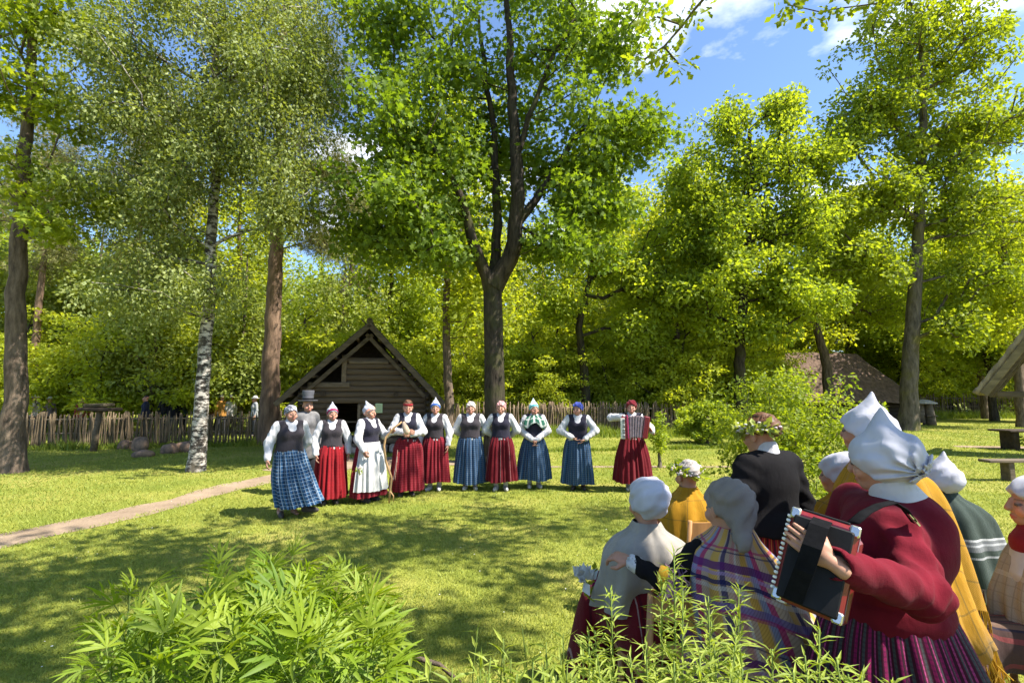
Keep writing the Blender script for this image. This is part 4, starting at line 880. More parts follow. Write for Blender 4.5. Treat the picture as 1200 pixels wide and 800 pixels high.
def hat_piece(kind):                          # around the head's centre; returns [(name, V, Q)]
    if kind in _cache: return _cache[kind]
    n = nrm([0, .13, .165]); p0 = np.array([0, -.092, .045])
    def cap(P, g): return smin(ell(P, (0, .015, .03), (.084+g, .106+g, .094+g)), ell(P, (0, .045, .02), (.078+g, .085+g, .085+g)), .03)
    def cut(P): return -((P-p0)@n)+.012*np.sin(np.arctan2(P[:, 0], P[:, 1])*9)*.4
    fold = lambda P, a=.004: a*np.sin(P[:, 0]*70+P[:, 2]*55)+a*.8*np.sin(P[:, 1]*60-P[:, 2]*80+1)
    out = []; box = ((-.16, -.16, -.14), (.16, .22, .30)); h = .0075
    if kind == 'kerchief': out.append(('kerchief',)+nets(lambda P: np.maximum(smins([cap(P, .004)+fold(P), cone(P, (0, .11, -.03), (0, .14, -.12), .03, .018)], .03), np.maximum(cut(P), -cap(P, -.006))), *box, h))
    elif kind == 'turban':
        out.append(('turban',)+nets(lambda P: np.maximum(smins([cap(P, .012)+fold(P, .006), ell(P, (.03, .09, .03), (.06, .05, .05))], .03), np.maximum(cut(P)+.005, -cap(P, -.006))), *box, h))
    elif kind in ('pointed', 'pointed_low'):
        apex = (0, .045, .20) if kind == 'pointed' else (0, .09, .19)
        def pt(P, g): return smin(cap(P, g), cone(P, (0, .02, .06), apex, .072+g, .008), .03)
        out.append(('cap',)+nets(lambda P: np.maximum(pt(P, .004)+fold(P, .002), np.maximum(cut(P), -cap(P, -.006))), *box, h))
        def band(P): q = (P-p0)@n; return np.maximum(np.maximum(pt(P, .010), -pt(P, -.004)), np.maximum(.012-q, q-.052))
        out.append(('band',)+nets(band, *box, h))
    elif kind in ('bonnet', 'peaked_bonnet'):                      # full white bonnet gathered at the nape, with a soft point at the back
        def bn(P):
            if kind == 'bonnet': return smins([cap(P, .010), ell(P, (0, .085, .045), (.088, .095, .095))], .04)+fold(P, .0045)
            return smins([ell(P, (0, .015, .028), (.092, .112, .084)), ell(P, (0, .07, .0), (.084, .09, .085)), cone(P, (0, .015, 0), (0, .05, .185), .112, .012)], .05)+.004+fold(P, .003)
        out.append(('bonnet',)+nets(lambda P: np.maximum(bn(P), np.maximum(cut(P), -cap(P, -.022))), *box, h))
        def hem(P): q = (P-p0)@n; return np.maximum(np.maximum(bn(P)-.006+.003*np.sin(P[:, 0]*300), -bn(P)-.008), np.maximum(-q-.006, q-.014))
    elif kind == 'headband':
        out.append(('hair',)+nets(lambda P: np.maximum(ell(P, (0, .02, .038), (.083, .103, .088))+fold(P, .002), np.maximum(-((P-np.array([0, -.09, .05]))@nrm([0, .15, .14])), -cap(P, -.008))), *box, h))
        out.append(('headband',)+nets(lambda P: np.maximum(np.maximum(ell(P, (0, .016, .03), (.089, .11, .097)), -ell(P, (0, .016, .03), (.08, .098, .09))), np.abs(P[:, 2]-.04-P[:, 1]*-.05)-.02), *box, h))
    elif kind == 'bun':
        out.append(('hair',)+nets(lambda P: np.maximum(smins([ell(P, (0, .025, .035), (.086, .10, .09)), ell(P, (.01, .10, .035), (.055, .045, .045))], .02)+.003*np.sin(P[:, 2]*180+P[:, 0]*60), np.maximum(-((P-np.array([0, -.085, .045]))@nrm([0, .15, .12])), -cap(P, -.01))), *box, h))
    _cache[kind] = out; return out
def wreath(name, rng, c, rx, ry, tilt, parent, lm, flowers=True, n=90, size=.045):
    th = rng.uniform(0, 2*np.pi, n); p = np.c_[np.cos(th)*rx, np.sin(th)*ry, np.sin(th)*tilt]+rng.normal(size=(n, 3))*.012+np.asarray(c)
    V, F, k = leaves_np('quad', p, rng.normal(size=(n, 3))+np.c_[np.cos(th), np.sin(th), np.full(n, .6)], np.c_[-np.sin(th), np.cos(th), rng.normal(size=n)*.6]+rng.normal(size=(n, 3))*.5, size*(.6+rng.random(n)*.8))
    o = obj(name, make_mesh(name, V, F, smooth=False, attrs={'rnd': np.repeat(rng.random(n), k)}), lm, parent)
    if flowers:
        for cc, m_, q in ((M['petal_white'], 'white_flowers', 34), (M['petal_pale'], 'small_flowers', 26)):
            th = rng.uniform(0, 2*np.pi, q); p = np.c_[np.cos(th)*rx*1.08, np.sin(th)*ry*1.08, np.sin(th)*tilt+.01]+rng.normal(size=(q, 3))*.012+np.asarray(c); mb = MB()
            for pp in p: r = rng.uniform(.006, .014); mb.lathe([(0.001, -r*.6), (r, -r*.2), (r*.9, r*.3), (.001, r*.5)], pp, 6)
            obj(m_, mb.mesh(m_, True), cc, o)['kind'] = 'stuff'
    return o
def lathe_cloth(rings, seg=96, folds=(), seed=0, th0=0.0, th1=2*math.pi, drop=None, refine=4):
    """rings: (z, rx, ry, cx, cy, fold depth) from top to hem. Returns V, Q, UV (metres)"""
    rng = np.random.default_rng(seed); Rg = np.asarray(rings, float); n0 = len(Rg); q = np.linspace(0, n0-1, (n0-1)*refine+1)
    Rg = np.stack([np.interp(q, np.arange(n0), Rg[:, i]) for i in range(6)], 1)
    for _ in range(refine//2): Rg[1:-1] = (Rg[:-2]+2*Rg[1:-1]+Rg[2:])/4
    full = th1-th0 > 6.28; th = np.linspace(th0, th1, seg+1); V, U = [], []; vv = 0; prev = None; circ = np.max(Rg[:, 1]+Rg[:, 2])/2*(th1-th0)
    for i, (z, rx, ry, cx, cy_, fd) in enumerate(Rg):
        f = np.zeros(seg+1)
        for k, a, ph, tw in folds: f += a*np.sin(k*th+ph+tw*z*6)
        e = fd*f; dz = 0 if drop is None else drop(th)*(i/(len(Rg)-1))**1.2
        V.append(np.c_[cx+(rx+e)*np.cos(th), cy_+(ry+e)*np.sin(th), np.full(seg+1, z)+dz])
        if prev is not None: vv += math.hypot(z-prev[0], (rx-prev[1]+ry-prev[2])/2)
        prev = (z, rx, ry); U.append(np.c_[th/(th1-th0)*circ, np.full(seg+1, vv)])
    m = len(Rg); w = seg+1; Q = [[i*w+j, (i+1)*w+j, (i+1)*w+j+1, i*w+j+1] for i in range(m-1) for j in range(seg)]
    return np.concatenate(V), np.array(Q), np.concatenate(U)
def fringe_part(V, seg, parent, mat, L=.12, per=2, seed=0, name='fringe', skip=None):
    """knotted threads hanging from the last ring of a draped cloth"""
    rng = np.random.default_rng(seed); last = V[-(seg+1):]; c = last.mean(0); mb = MB()
    for i in range(seg):
        if skip is not None and skip(last[i]): continue
        for k in range(per):
            p = last[i]+(last[i+1]-last[i])*((k+rng.random()*.6)/per); o = nrm((p-c)*[1, 1, 0]); l = L*rng.uniform(.75, 1.15); s = rng.normal(size=3)*.012
            mb.tube([p, p-[0, 0, l*.5]+o*.006+s*.5, p-[0, 0, l]+o*.004+s], [.0032, .003, .002], 3, False)
    o = obj(name, mb.mesh(name, True), mat, parent); return o

def crease_cloth(name, c):
    m, n, l = new_mat(name); f = noise(n, l, 9, 2, .45, stretch=(1, 1.6, .8)); w = N(n, 'ShaderNodeMath', operation='PINGPONG'); l.new(math_(n, l, 'MULTIPLY', f, 5.0), w.inputs[0]); w.inputs[1].default_value = 1.0
    return finish(m, n, l, ramp(n, l, f, [(.3, tuple(x*.9 for x in c)), (.7, tuple(x*1.06 for x in c))]), .9, w.outputs[0], .28, .010, .12, sheen=.05)
M['skin'] = vcol('skin'); M['petal_white'] = cloth('petal_white', (.55, .54, .50)); M['petal_pale'] = cloth('petal_pale', (.62, .5, .52))
M['white_linen'] = cloth('white_linen', (.50, .49, .50)); M['white_cap'] = crease_cloth('white_cap', (.42, .42, .48)); M['vest_grey'] = cloth('vest_grey', (.034, .029, .034)); M['vest_navy'] = cloth('vest_navy', (.017, .016, .028))
M['apron'] = cloth('apron', (.52, .51, .49)); M['shoe_dark'] = plain('shoe_leather', (.06, .05, .045), .6, 20, .3, .2); M['shoe_white'] = plain('shoe_pale', (.42, .40, .38), .7, 20, .2, .2); M['sock'] = cloth('sock', (.45, .44, .41))
M['hair_brown'] = plain('hair_brown', (.10, .045, .022), .5, 60, .5, .6, .004, stretch=(1, 1, .2)); M['hair_grey'] = plain('hair_grey', (.35, .31, .28), .6, 60, .4, .5, .004)
M['red_cloth'] = cloth('red_cloth', (.20, .010, .016)); M['wine_cloth'] = cloth('wine_cloth', (.115, .006, .012)); M['blue_cloth'] = cloth('blue_cloth', (.05, .07, .30)); M['teal_cloth'] = cloth('teal_cloth', (.10, .38, .42)); M['blue_band'] = cloth('blue_band', (.03, .10, .42)); M['white_teal'] = cloth('white_teal', (.60, .76, .80)); M['purple_band'] = cloth('purple_band', (.26, .02, .08))
M['floral'] = plain('floral_kerchief', (.55, .40, .38), .9, 42, .2, 0, c2=(.40, .05, .06), detail=2); M['floral_band'] = plain('floral_band', (.75, .60, .45), .9, 30, .2, 0, c2=(.55, .06, .03), detail=2); M['beige_kerchief'] = plain('beige_kerchief', (.58, .50, .44), .9, 36, .15, 0, c2=(.36, .30, .26), detail=2)
nv, bl_, wh = (.008, .022, .055), (.026, .095, .20), (.34, .42, .50)
M['blue_plaid'] = plaid('blue_plaid', nv, [(0, .052, 0, .42, bl_, .75), (1, .052, 0, .42, bl_, .6), (0, .052, .12, .16, wh, .6), (1, .052, .12, .16, wh, .6)])
M['blue_check'] = plaid('blue_check', (.008, .024, .058), [(0, .036, 0, .4, (.020, .070, .16), .8), (1, .036, 0, .4, (.020, .070, .16), .5), (0, .036, .15, .14, wh, .38), (1, .036, .15, .14, wh, .30)])
M['red_plaid'] = plaid('red_plaid', (.21, .009, .019), [(0, .04, 0, .3, (.10, .005, .010), .6), (1, .04, 0, .3, (.10, .005, .010), .45), (1, .04, .5, .09, (.36, .2, .2), .2), (0, .04, .5, .09, (.3, .12, .13), .2)])
M['wine_plaid'] = plaid('wine_plaid', (.115, .006, .011), [(0, .11, 0, .12, (.05, .005, .012), .7), (0, .19, .3, .03, (.55, .45, .42), .4), (1, .30, .1, .05, (.10, .005, .01), .5)])
M['red_skirt'] = plaid('red_skirt', (.25, .010, .015), [(0, .06, 0, .25, (.14, .006, .01), .7), (1, .05, 0, .2, (.16, .006, .01), .4)])
M['cap_check'] = plaid('cap_check', (.42, .42, .45), [(0, .03, 0, .4, (.10, .10, .13), .7), (1, .03, 0, .4, (.12, .12, .15), .6)])
def grey_check_cap():
    m, n, l = new_mat('grey_check_cap'); tc = N(n, 'ShaderNodeTexCoord'); ck = N(n, 'ShaderNodeTexChecker'); ck.inputs['Scale'].default_value = 46; l.new(tc.outputs['Object'], ck.inputs[0]); ck.inputs[1].default_value = (.42, .42, .46, 1); ck.inputs[2].default_value = (.10, .10, .13, 1); return finish(m, n, l, ck.outputs[0], .9)
M['cap_check'] = grey_check_cap()

def shoe_mesh():
    if 'shoe' in _cache: return _cache['shoe']
    V, Q = nets(lambda P: np.maximum(smins([ell(P, (0, -.05, .035), (.042, .13, .05)), ell(P, (0, .05, .05), (.036, .06, .06))], .03), .0-P[:, 2]), (-.06, -.2, -.02), (.06, .14, .13), .009)
    _cache['shoe'] = make_mesh('shoe', V, Q); return _cache['shoe']
def vest_piece():
    if 'vest' in _cache: return _cache['vest']
    def fn(P):
        d = torso(P)-.014; neck = np.minimum(cone(P, (0, -.14, 1.42), (0, .02, 1.44), .085, .075), ell(P, (0, -.16, 1.36), (.075, .10, .10)))
        d = np.maximum(d, -neck)
        for s in (-1, 1): d = np.maximum(d, -ell(P, (s*.215, .0, 1.33), (.078, .14, .105)))
        return np.maximum(np.maximum(d, .965-P[:, 2]+.012*np.cos(np.arctan2(P[:, 0], P[:, 1])*2)), -torso(P)-.03)
    _cache['vest'] = nets(fn, (-.22, -.2, .93), (.22, .18, 1.45), .014); return _cache['vest']
SKIRT_Z = .99
def performer(label, px, py, H, rz, skirt, vest, hat, hat_mats, arms, stout=1.12, hem=.15, shoes='shoe_dark', step=None, apron=False, seed=0, hemr=(.31, .27), tilt=0.0, headturn=0.0, shawl=None, curls=(.5, .5), hair=None, folds=22, group='performers standing in a row'):
    stout *= .95; hemr = (hemr[0]*.93, hemr[1]*.93); k = H/1.65; t = empty('person', G(px, py), rz, k); tag(t, label, 'person', group); rng = np.random.default_rng(seed)
    S = np.array([stout, stout*1.05, 1.0]); a = Acc(); V, Q = base_body(); a.add(V*S, Q, SKIN)
    hc = np.array([0, -.012-tilt*.12, 1.54]); Rh = rotz(headturn)@rotx(tilt); Vh, Qh, Ch = head_piece(); a.add(Vh@Rh.T+hc, Qh, Ch)
    A = []
    for i, s in enumerate((-1, 1)):
        sh = np.array([s*.165*stout, .01, 1.355]); e, w = np.array(arms[i][0]), np.array(arms[i][1]); A.append((sh, e, w))
        d = w-e; hand_at(a, w+nrm(d)*.01, d+np.array([0, 0, -.25])*np.linalg.norm(d) if len(arms[i]) < 3 else arms[i][2], (-s, -.2, 0), s > 0, curls[i], .0075)
    obj('body', a.mesh('body'), M['skin'], t)
    def fn(P):
        Pt = P/S; d = torso(Pt)-.004; d = np.maximum(d, .93-P[:, 2]); d = np.maximum(d, -ell(P, (0, -.11, 1.45), (.055, .08, .06)))
        for sh, e, w in A:
            wr = .0035*np.sin(P[:, 2]*38+P[:, 0]*60+P[:, 1]*25)+.003*np.sin(P[:, 0]*90-P[:, 1]*70+P[:, 2]*14)
            d = smin(d, arm_fn(P, (sh, e, w), (.066, .074, .05))+wr, .03); d = np.minimum(d, cone(P, w-nrm(w-e)*.03, w, .038, .034))
        return np.minimum(d, np.maximum(cone(P, (0, .005, 1.36), (0, .0, 1.435), .075, .06), -cone(P, (0, 0, 1.3), (0, -.03, 1.5), .048, .05)))
    allp = np.concatenate([np.array(x) for x in A]); lo = np.minimum(allp.min(0)-.11, [-.27, -.2, .92]); hi = np.maximum(allp.max(0)+.11, [.27, .2, 1.46])
    V, Q = nets(fn, lo, hi, .0155); obj('blouse', make_mesh('blouse', V, Q), M['white_linen'], t)
    V, Q = vest_piece(); obj('vest', make_mesh('vest', V*S*[1.0, 1.0, 1.0], Q), M[vest], t)
    # pleated skirt
    cx, cy_ = (0, 0) if step is None else step; rx, ry = hemr
    rings = [(SKIRT_Z+.03, .165*stout, .135*stout, 0, 0, .1), (SKIRT_Z-.04, .19*stout, .155*stout, 0, 0, .5), (.82, .235, .20, cx*.1, cy_*.1, .8), (.6, rx*.85, ry*.85, cx*.3, cy_*.3, 1), (.35, rx*.95, ry*.95, cx*.65, cy_*.65, 1), (hem, rx, ry, cx, cy_, 1.15)]
    ph = rng.uniform(0, 6, 4); fl = [(folds, .017, ph[0], .2), (folds//2, .013, ph[1], -.2), (5, .018, ph[2], .3), (3, .014, ph[3], .2)]
    dr = (lambda th: .05*np.clip(np.cos(th-math.atan2(cy_, cx)), 0, 1)) if step is not None else (lambda th: .012*np.sin(th*3+ph[0]))
    V, Q, U = lathe_cloth(rings, 132, fl, seed, drop=dr); obj('skirt', make_mesh('skirt', V, Q, uv=U), M[skirt], t)
    if apron:
        V, Q, U = lathe_cloth([(SKIRT_Z+.035, .182*stout, .15*stout, 0, 0, .1), (SKIRT_Z-.04, .205*stout, .17*stout, 0, 0, .3), (.8, .255, .225, 0, 0, .6), (.55, rx*.94, ry*.98, 0, 0, .8), (hem+.1, rx*1.05, ry*1.12, 0, 0, 1)], 60, fl, seed, th0=-math.pi*.98, th1=-.05); obj('apron', make_mesh('apron', V, Q, uv=U), M['apron'], t)
    for i, s in enumerate((-1, 1)):
        x, y = s*.09+(cx*1.05 if (step is not None and s*cx > 0) else 0), -.02+(cy_*1.15 if (step is not None and s*cx > 0) else 0); lift = .05 if (step is not None and s*cx > 0) else 0
        o = obj('shoe', shoe_mesh(), M[shoes], t, (x, y, lift), (0, 0, s*.18+(.6*np.sign(cx) if lift else 0)))
        m = MB(); m.tube([(x, y+.04, .06+lift), (x*.97, y+.04, .28+lift)], [.046, .052], 10); m.build('sock', M['sock'], t, True)
    for i, (nm, V, Q) in enumerate(hat_piece(hat)):
        obj(nm, make_mesh(nm, V@Rh.T+hc, Q), M[hat_mats[i]], t)
    if hair:
        for nm, V, Q in hat_piece('headband')[:1]: obj('hair', make_mesh('hair', V@Rh.T*.995+hc, Q), M[hair], t)
    if shawl:
        V, Q, U = lathe_cloth([(1.43, .09, .085, 0, .01, .1), (1.39, .17*stout, .12, 0, .01, .3), (1.32, .235*stout, .17, 0, 0, .6), (1.25, .262*stout, .195, 0, -.01, 1), (1.20, .265*stout, .20, 0, -.01, 1.2)], 80, [(9, .010, 1, .5), (5, .012, 2, -.4)], seed, drop=lambda th: .07*np.exp(-((th-4.71)/.35)**2)-.05*np.clip(np.sin(th), 0, 1)-.04*np.exp(-((th-4.1)/.3)**2)-.04*np.exp(-((th-5.3)/.3)**2)); obj('shawl', make_mesh('shawl', V, Q, uv=U), M[shawl], t)
    return t
M['green_shawl'] = plaid('green_shawl', (.02, .10, .065), [(0, .12, 0, .3, (.55, .55, .5), .7), (1, .12, 0, .25, (.5, .52, .48), .6), (0, .12, .5, .12, (.01, .04, .03), .9)])
HANG = lambda s, o=.0: ((s*.275, .03, 1.10), (s*(.285+o), -.05, .87))
BACK = lambda s: ((s*.30, .06, 1.11), (s*.16, .17, .99))
performer('woman in blue plaid skirt and checked cap stepping out, leftmost of the row', 336, 604, 1.60, R(38), 'blue_plaid', 'vest_grey', 'kerchief', ['cap_check'], [((-.29, .02, 1.10), (-.33, -.09, .88)), ((.29, .08, 1.10), (.22, .16, .95))], 1.22, .16, 'shoe_dark', step=(.16, -.13), seed=1, hemr=(.36, .33), headturn=.1)
performer('woman in plain red skirt and white pointed cap with dark red band', 386, 590, 1.56, R(22), 'red_skirt', 'vest_grey', 'pointed', ['white_cap', 'purple_band'], [((-.275, .02, 1.08), (-.25, -.12, .86)), HANG(1)], 1.1, .12, seed=2, headturn=.15, hemr=(.30, .25))
performer('woman in white apron over red skirt, turned sideways, holding the long crooked stick', 430, 587, 1.58, R(62), 'red_plaid', 'vest_navy', 'pointed_low', ['white_cap', 'floral_band'], [((-.27, -.01, 1.08), (-.25, -.13, .90)), ((.27, -.12, 1.12), (.18, -.33, 1.17), (.1, -.6, .5))], 1.2, .11, apron=True, seed=3, hemr=(.34, .30), curls=(.9, .95), headturn=.15)
performer('bare-headed woman with red headband and red plaid skirt, hands together', 476, 580, 1.66, R(12), 'red_plaid', 'vest_navy', 'headband', ['hair_brown', 'red_cloth'], [((-.27, -.04, 1.12), (-.02, -.22, 1.10), (.7, -.5, .1)), ((.27, -.04, 1.10), (.07, -.23, 1.07), (-.7, -.5, 0))], 1.05, .1, seed=4, hemr=(.31, .26), tilt=.12, curls=(.8, .8))
performer('woman in red plaid skirt and white pointed cap with broad blue band', 509, 574, 1.62, R(-4), 'red_plaid', 'vest_grey', 'pointed', ['white_cap', 'blue_band'], [HANG(-1), ((.28, .0, 1.09), (.27, -.10, .86))], 1.08, .17, 'shoe_white', seed=5, hemr=(.30, .26), headturn=.2)
performer('broad woman in blue checked skirt and beige kerchief, hands behind her back', 551, 573, 1.62, R(2), 'blue_check', 'vest_grey', 'kerchief', ['beige_kerchief'], [BACK(-1), BACK(1)], 1.22, .13, 'shoe_white', seed=6, hemr=(.32, .27), hair='hair_grey')
performer('woman in dark wine-red skirt and flowered kerchief in front of the maple trunk', 587, 574, 1.63, R(-2), 'wine_plaid', 'vest_navy', 'kerchief', ['floral'], [BACK(-1), BACK(1)], 1.1, .18, 'shoe_white', seed=7, hemr=(.32, .26), headturn=-.1)
performer('woman with green plaid shawl and white turquoise pointed cap, hands clasped low', 626, 571, 1.60, R(4), 'blue_check', 'vest_navy', 'pointed', ['white_teal', 'teal_cloth'], [((-.27, -.01, 1.10), (-.05, -.22, .95), (.3, -.3, -.9)), ((.27, -.01, 1.10), (.03, -.23, .95), (-.3, -.3, -.9))], 1.08, .17, 'shoe_white', seed=8, hemr=(.36, .30), shawl='green_shawl', headturn=.25, curls=(.7, .7))
performer('woman in blue checked skirt and royal blue turban, hands at her waist', 678, 573, 1.60, R(-8), 'blue_check', 'vest_navy', 'turban', ['blue_cloth'], [((-.34, -.02, 1.12), (-.11, -.19, 1.0), (.8, -.2, -.4)), ((.34, -.02, 1.12), (.14, -.19, .98), (-.6, -.2, -.6))], 1.18, .12, seed=9, hemr=(.33, .28), headturn=-.35)
performer('woman in red kerchief and wine skirt playing accordion, rightmost of the row', 742, 574, 1.64, R(-6), 'wine_cloth', 'vest_navy', 'turban', ['wine_cloth'], [((-.38, .0, 1.34), (-.16, -.27, 1.36), (.75, -.1, -.4)), ((.34, -.05, 1.14), (.33, -.30, 1.10), (-.3, -.1, .5))], 1.12, .16, 'shoe_white', seed=10, hemr=(.37, .31), headturn=-.1, curls=(.6, .8))
# ------------------------------------------------------------------ accordions, stick and other things held by the performers
M['acc_red'] = plain('accordion_red', (.15, .007, .014), .3, 12, .15, 0, spec=.5, coat=.4); M['acc_black'] = plain('accordion_black', (.008, .0075, .008), .6, 20, .3, .1, spec=.2); M['ivory'] = plain('ivory_keys', (.78, .75, .68), .35, 20, .06, 0, spec=.5); M['chrome'] = plain('chrome_trim', (.62, .60, .58), .25, 30, .1, 0, metal=.9)
M['bellows'] = plain('bellows_cloth', (.22, .17, .19), .7, 20, .25, .1); M['strap'] = plain('strap_leather', (.008, .008, .009), .9, 30, .3, .2, spec=.04)
def stage_accordion():
    t = empty('piano_accordion', G(742, 574)+np.array([-.02, -.42, 1.0]), R(-6)); tag(t, 'red piano accordion with white keys held by the woman at the right end', 'accordion')
    m = MB(); m.box((-.20, 0, .17), (.10, .16, .40), roty(-.04), .012); m.build('treble_body', M['acc_red'], t)
    for i in range(14): m = MB(); m.box((-.245+.0, -.09, -.005+i*.0262), (.075, .022, .023), None, .003); m.build('white_key', M['ivory'], t)
    for i in range(14):
        if i % 7 not in (2, 6): m = MB(); m.box((-.225, -.106, .008+i*.0262), (.045, .012, .011)); m.build('black_key', M['acc_black'], t)
    m = MB(); m.box((-.155, -.005, .19), (.03, .17, .42), roty(-.04), .01); m.build('grille', plain('acc_grille', (.30, .03, .09), .4, 20, .2, 0), t)
    for i in range(11):
        m = MB(); x = -.128+i*.0225; m.box((x, .0, .185+.012*math.sin(i*.3)), (.0215, .15+(.014 if i % 2 else 0), .37+(.016 if i % 2 else 0)), roty(.012*i), .004); m.build('bellows_fold', M['bellows'], t)
    m = MB(); m.box((.165, .0, .18), (.10, .17, .40), roty(.16), .015); m.build('bass_body', M['acc_red'], t)
    m = MB(); m.box((.222, -.01, .17), (.012, .06, .36), roty(.16), .004); m.build('hand_strap', M['strap'], t)
    for s in (-1, 1): m = MB(); m.tube([(s*.16, .06, .36), (s*.15, .20, .44), (s*.14, .36, .40), (s*.13, .44, .3)], .014, 6, flat=.4); m.build('shoulder_strap', M['strap'], t, True)
stage_accordion()
def stick():
    b = G(452, 590); p = [G(450, 592), W(457, 575, 8.6), W(459, 560, 8.62), W(452, 540, 8.6), W(450, 522, 8.58), W(452, 512, 8.58), W(462, 501, 8.6), W(471, 494, 8.62)]
    t = empty('crooked_stick', b); tag(t, 'long crooked walking stick with forked foot held by the woman in the apron', 'stick'); bark_m = plain('peeled_stick', (.42, .26, .12), .7, 14, .3, .2)
    q = np.array(p); q[0] = G(456, 589); q[0][2] = 0; m = MB(); m.tube(q-b, [.017, .019, .019, .019, .018, .018, .016, .012], 8); m.build('shaft', bark_m, t, True)
    m = MB(); m.tube(np.array([q[1], q[1]*.6+q[0]*.4+[.06, 0, 0], q[0]+[.07, -.01, .02]])-b, [.014, .012, .008], 6); m.build('fork', bark_m, t, True)
    m = MB(); m.tube(np.array([W(473, 494, 8.6), W(474.5, 500, 8.58), W(477, 506, 8.56), W(478, 509, 8.56)])-b, [.02, .05, .055, .02], 10); m.build('pouch', plain('tan_pouch', (.50, .36, .25), .8, 12, .2, .2), t, True)
    for k in range(3): m = MB(); x = 466-k; m.tube(np.array([W(466, 527, 8.5), W(465-k, 545, 8.5), W(463-k*2, 562, 8.5)])-b, [.008, .008, .006], 5, flat=.3); m.build('ribbon', [M['floral_band'], M['apron'], M['red_cloth']][k], t)
stick()
def posy(name, label, c, r, n, mats, seed, stem=True):
    rng = np.random.default_rng(seed); t = empty(name, c); tag(t, label, 'flowers')
    p = rng.normal(size=(n*2, 3))*r*.55; V, F, k = leaves_np('quad', p-[0, 0, r*.4], rng.normal(size=(n*2, 3)), rng.normal(size=(n*2, 3)), np.full(n*2, r*.9)); obj('leaves', make_mesh('leaves', V, F, smooth=False, attrs={'rnd': np.repeat(rng.random(n*2), k)}), M['wood_leaf'], t)
    if stem: m = MB(); m.tube([(0, 0, -r*.5), (.01, .01, -r*2.2)], r*.16, 6); m.build('stalks', M['wood_leaf'], t)
    for i, (off, rr, mm) in enumerate(mats):
        q = 42; d = rng.normal(size=(q, 3)); d /= np.linalg.norm(d, axis=1, keepdims=True); d[:, 2] = np.abs(d[:, 2])*.8-.15
        V, F, k = leaves_np('quad', np.asarray(off)+d*rr*.25, d+rng.normal(size=(q, 3))*.3, d+[0, 0, .4], np.full(q, rr)*rng.uniform(.7, 1.1, q)); obj('blossom', make_mesh('blossom', V, F, smooth=False), mm, t)
posy('herb_posy', 'small bunch of herbs in the hand of the woman with the apron', W(421, 549, 8.35), .05, 16, [((0, 0, 0), .03, M['petal_pale'])], 1)

# ------------------------------------------------------------------ the man in the top hat and the visitors behind the fence
def man_mesh(coat_len=.62):
    if ('man', coat_len) in _cache: return _cache['man', coat_len]
    def coat(P):
        d = torso(P*[1.1, 1.0, 1.0])-.010
        for s in (-1, 1): d = smin(d, arm_fn(P, ((s*.155, .01, 1.345), (s*.215, .03, 1.10), (s*.23, -.05, .86)), (.055, .052, .045)), .03)
        d = smin(d, np.maximum(ell(P, (0, .02, .80), (.19, .15, .45)), coat_len-P[:, 2]), .02); return np.maximum(np.maximum(d, coat_len-P[:, 2]), cone(P, (0, 0, 1.3), (0, 0, 1.7), 9, 9) if False else P[:, 2]-1.435)
    def legs(P): return np.minimum(cone(P, (-.09, 0, .92), (-.09, .01, .07), .095, .055), cone(P, (.09, 0, .92), (.09, .01, .07), .095, .055))
    a = Acc(); V, Q = base_body(); a.add(V*[.95, .95, 1], Q, SKIN); Vh, Qh, Ch = head_piece(); a.add(Vh+[0, -.01, 1.545], Qh, Ch)
    for s in (-1, 1): hand_at(a, (s*.25, -.055, .85), (0, -.2, -1), (-s, 0, 0), s > 0, .5, .0065)
    c = nets(coat, (-.34, -.22, coat_len-.03), (.34, .22, 1.47), .016); l = nets(legs, (-.22, -.15, .03), (.22, .15, 1.03), .02)
    _cache['man', coat_len] = (a.mesh('body'), make_mesh('coat', *c), make_mesh('trousers', *l)); return _cache['man', coat_len]
def simple_man(label, loc, rz, H, coat, trousers, hat, hatm, group=None, coat_name='coat', cl=.62):
    t = empty('person', loc, rz, H/1.68); tag(t, label, 'person', group); b, c, l = man_mesh(cl)
    obj('body', b, M['skin'], t); obj(coat_name, c, coat, t); obj('trousers', l, trousers, t)
    for s in (-1, 1): obj('shoe', shoe_mesh(), M['shoe_dark'], t, (s*.09, -.01, 0))
    if hat == 'top':
        m = MB(); m.lathe([(.001, 1.80), (.098, 1.80), (.102, 1.79), (.092, 1.70), (.096, 1.625), (.15, 1.615), (.165, 1.63), (.165, 1.622), (.15, 1.605), (.09, 1.61), (.001, 1.62)], (0, 0, 0), 24); m.build('top_hat', hatm, t, True)
        m = MB(); m.lathe([(.0975, 1.628), (.0965, 1.668)], (0, 0, 0), 24); m.build('hat_band', M['acc_black'], t, True)
    elif hat == 'brim':
        m = MB(); m.lathe([(.001, 1.71), (.06, 1.70), (.09, 1.66), (.093, 1.62), (.17, 1.60), (.17, 1.593), (.09, 1.61)], (0, 0, 0), 20); m.build('sun_hat', hatm, t, True)
    else:
        for nm, V, Q in hat_piece('headband')[:1]:
            o = obj('hair', make_mesh('hair', V+[0, -.01, 1.545], Q), hatm, t)
    return t
M['grey_coat'] = plain('grey_coat', (.15, .145, .145), .9, 14, .3, .2); M['dark_trousers'] = cloth('dark_trousers', (.04, .04, .05)); M['hat_grey'] = plain('hat_felt', (.075, .075, .085), .6, 16, .2, .1)
simple_man('man in grey coat and tall grey top hat behind the first women of the row', W(357, 570, 9.3)*[1, 1, 0], R(35), 1.72, M['grey_coat'], M['dark_trousers'], 'top', M['hat_grey'])
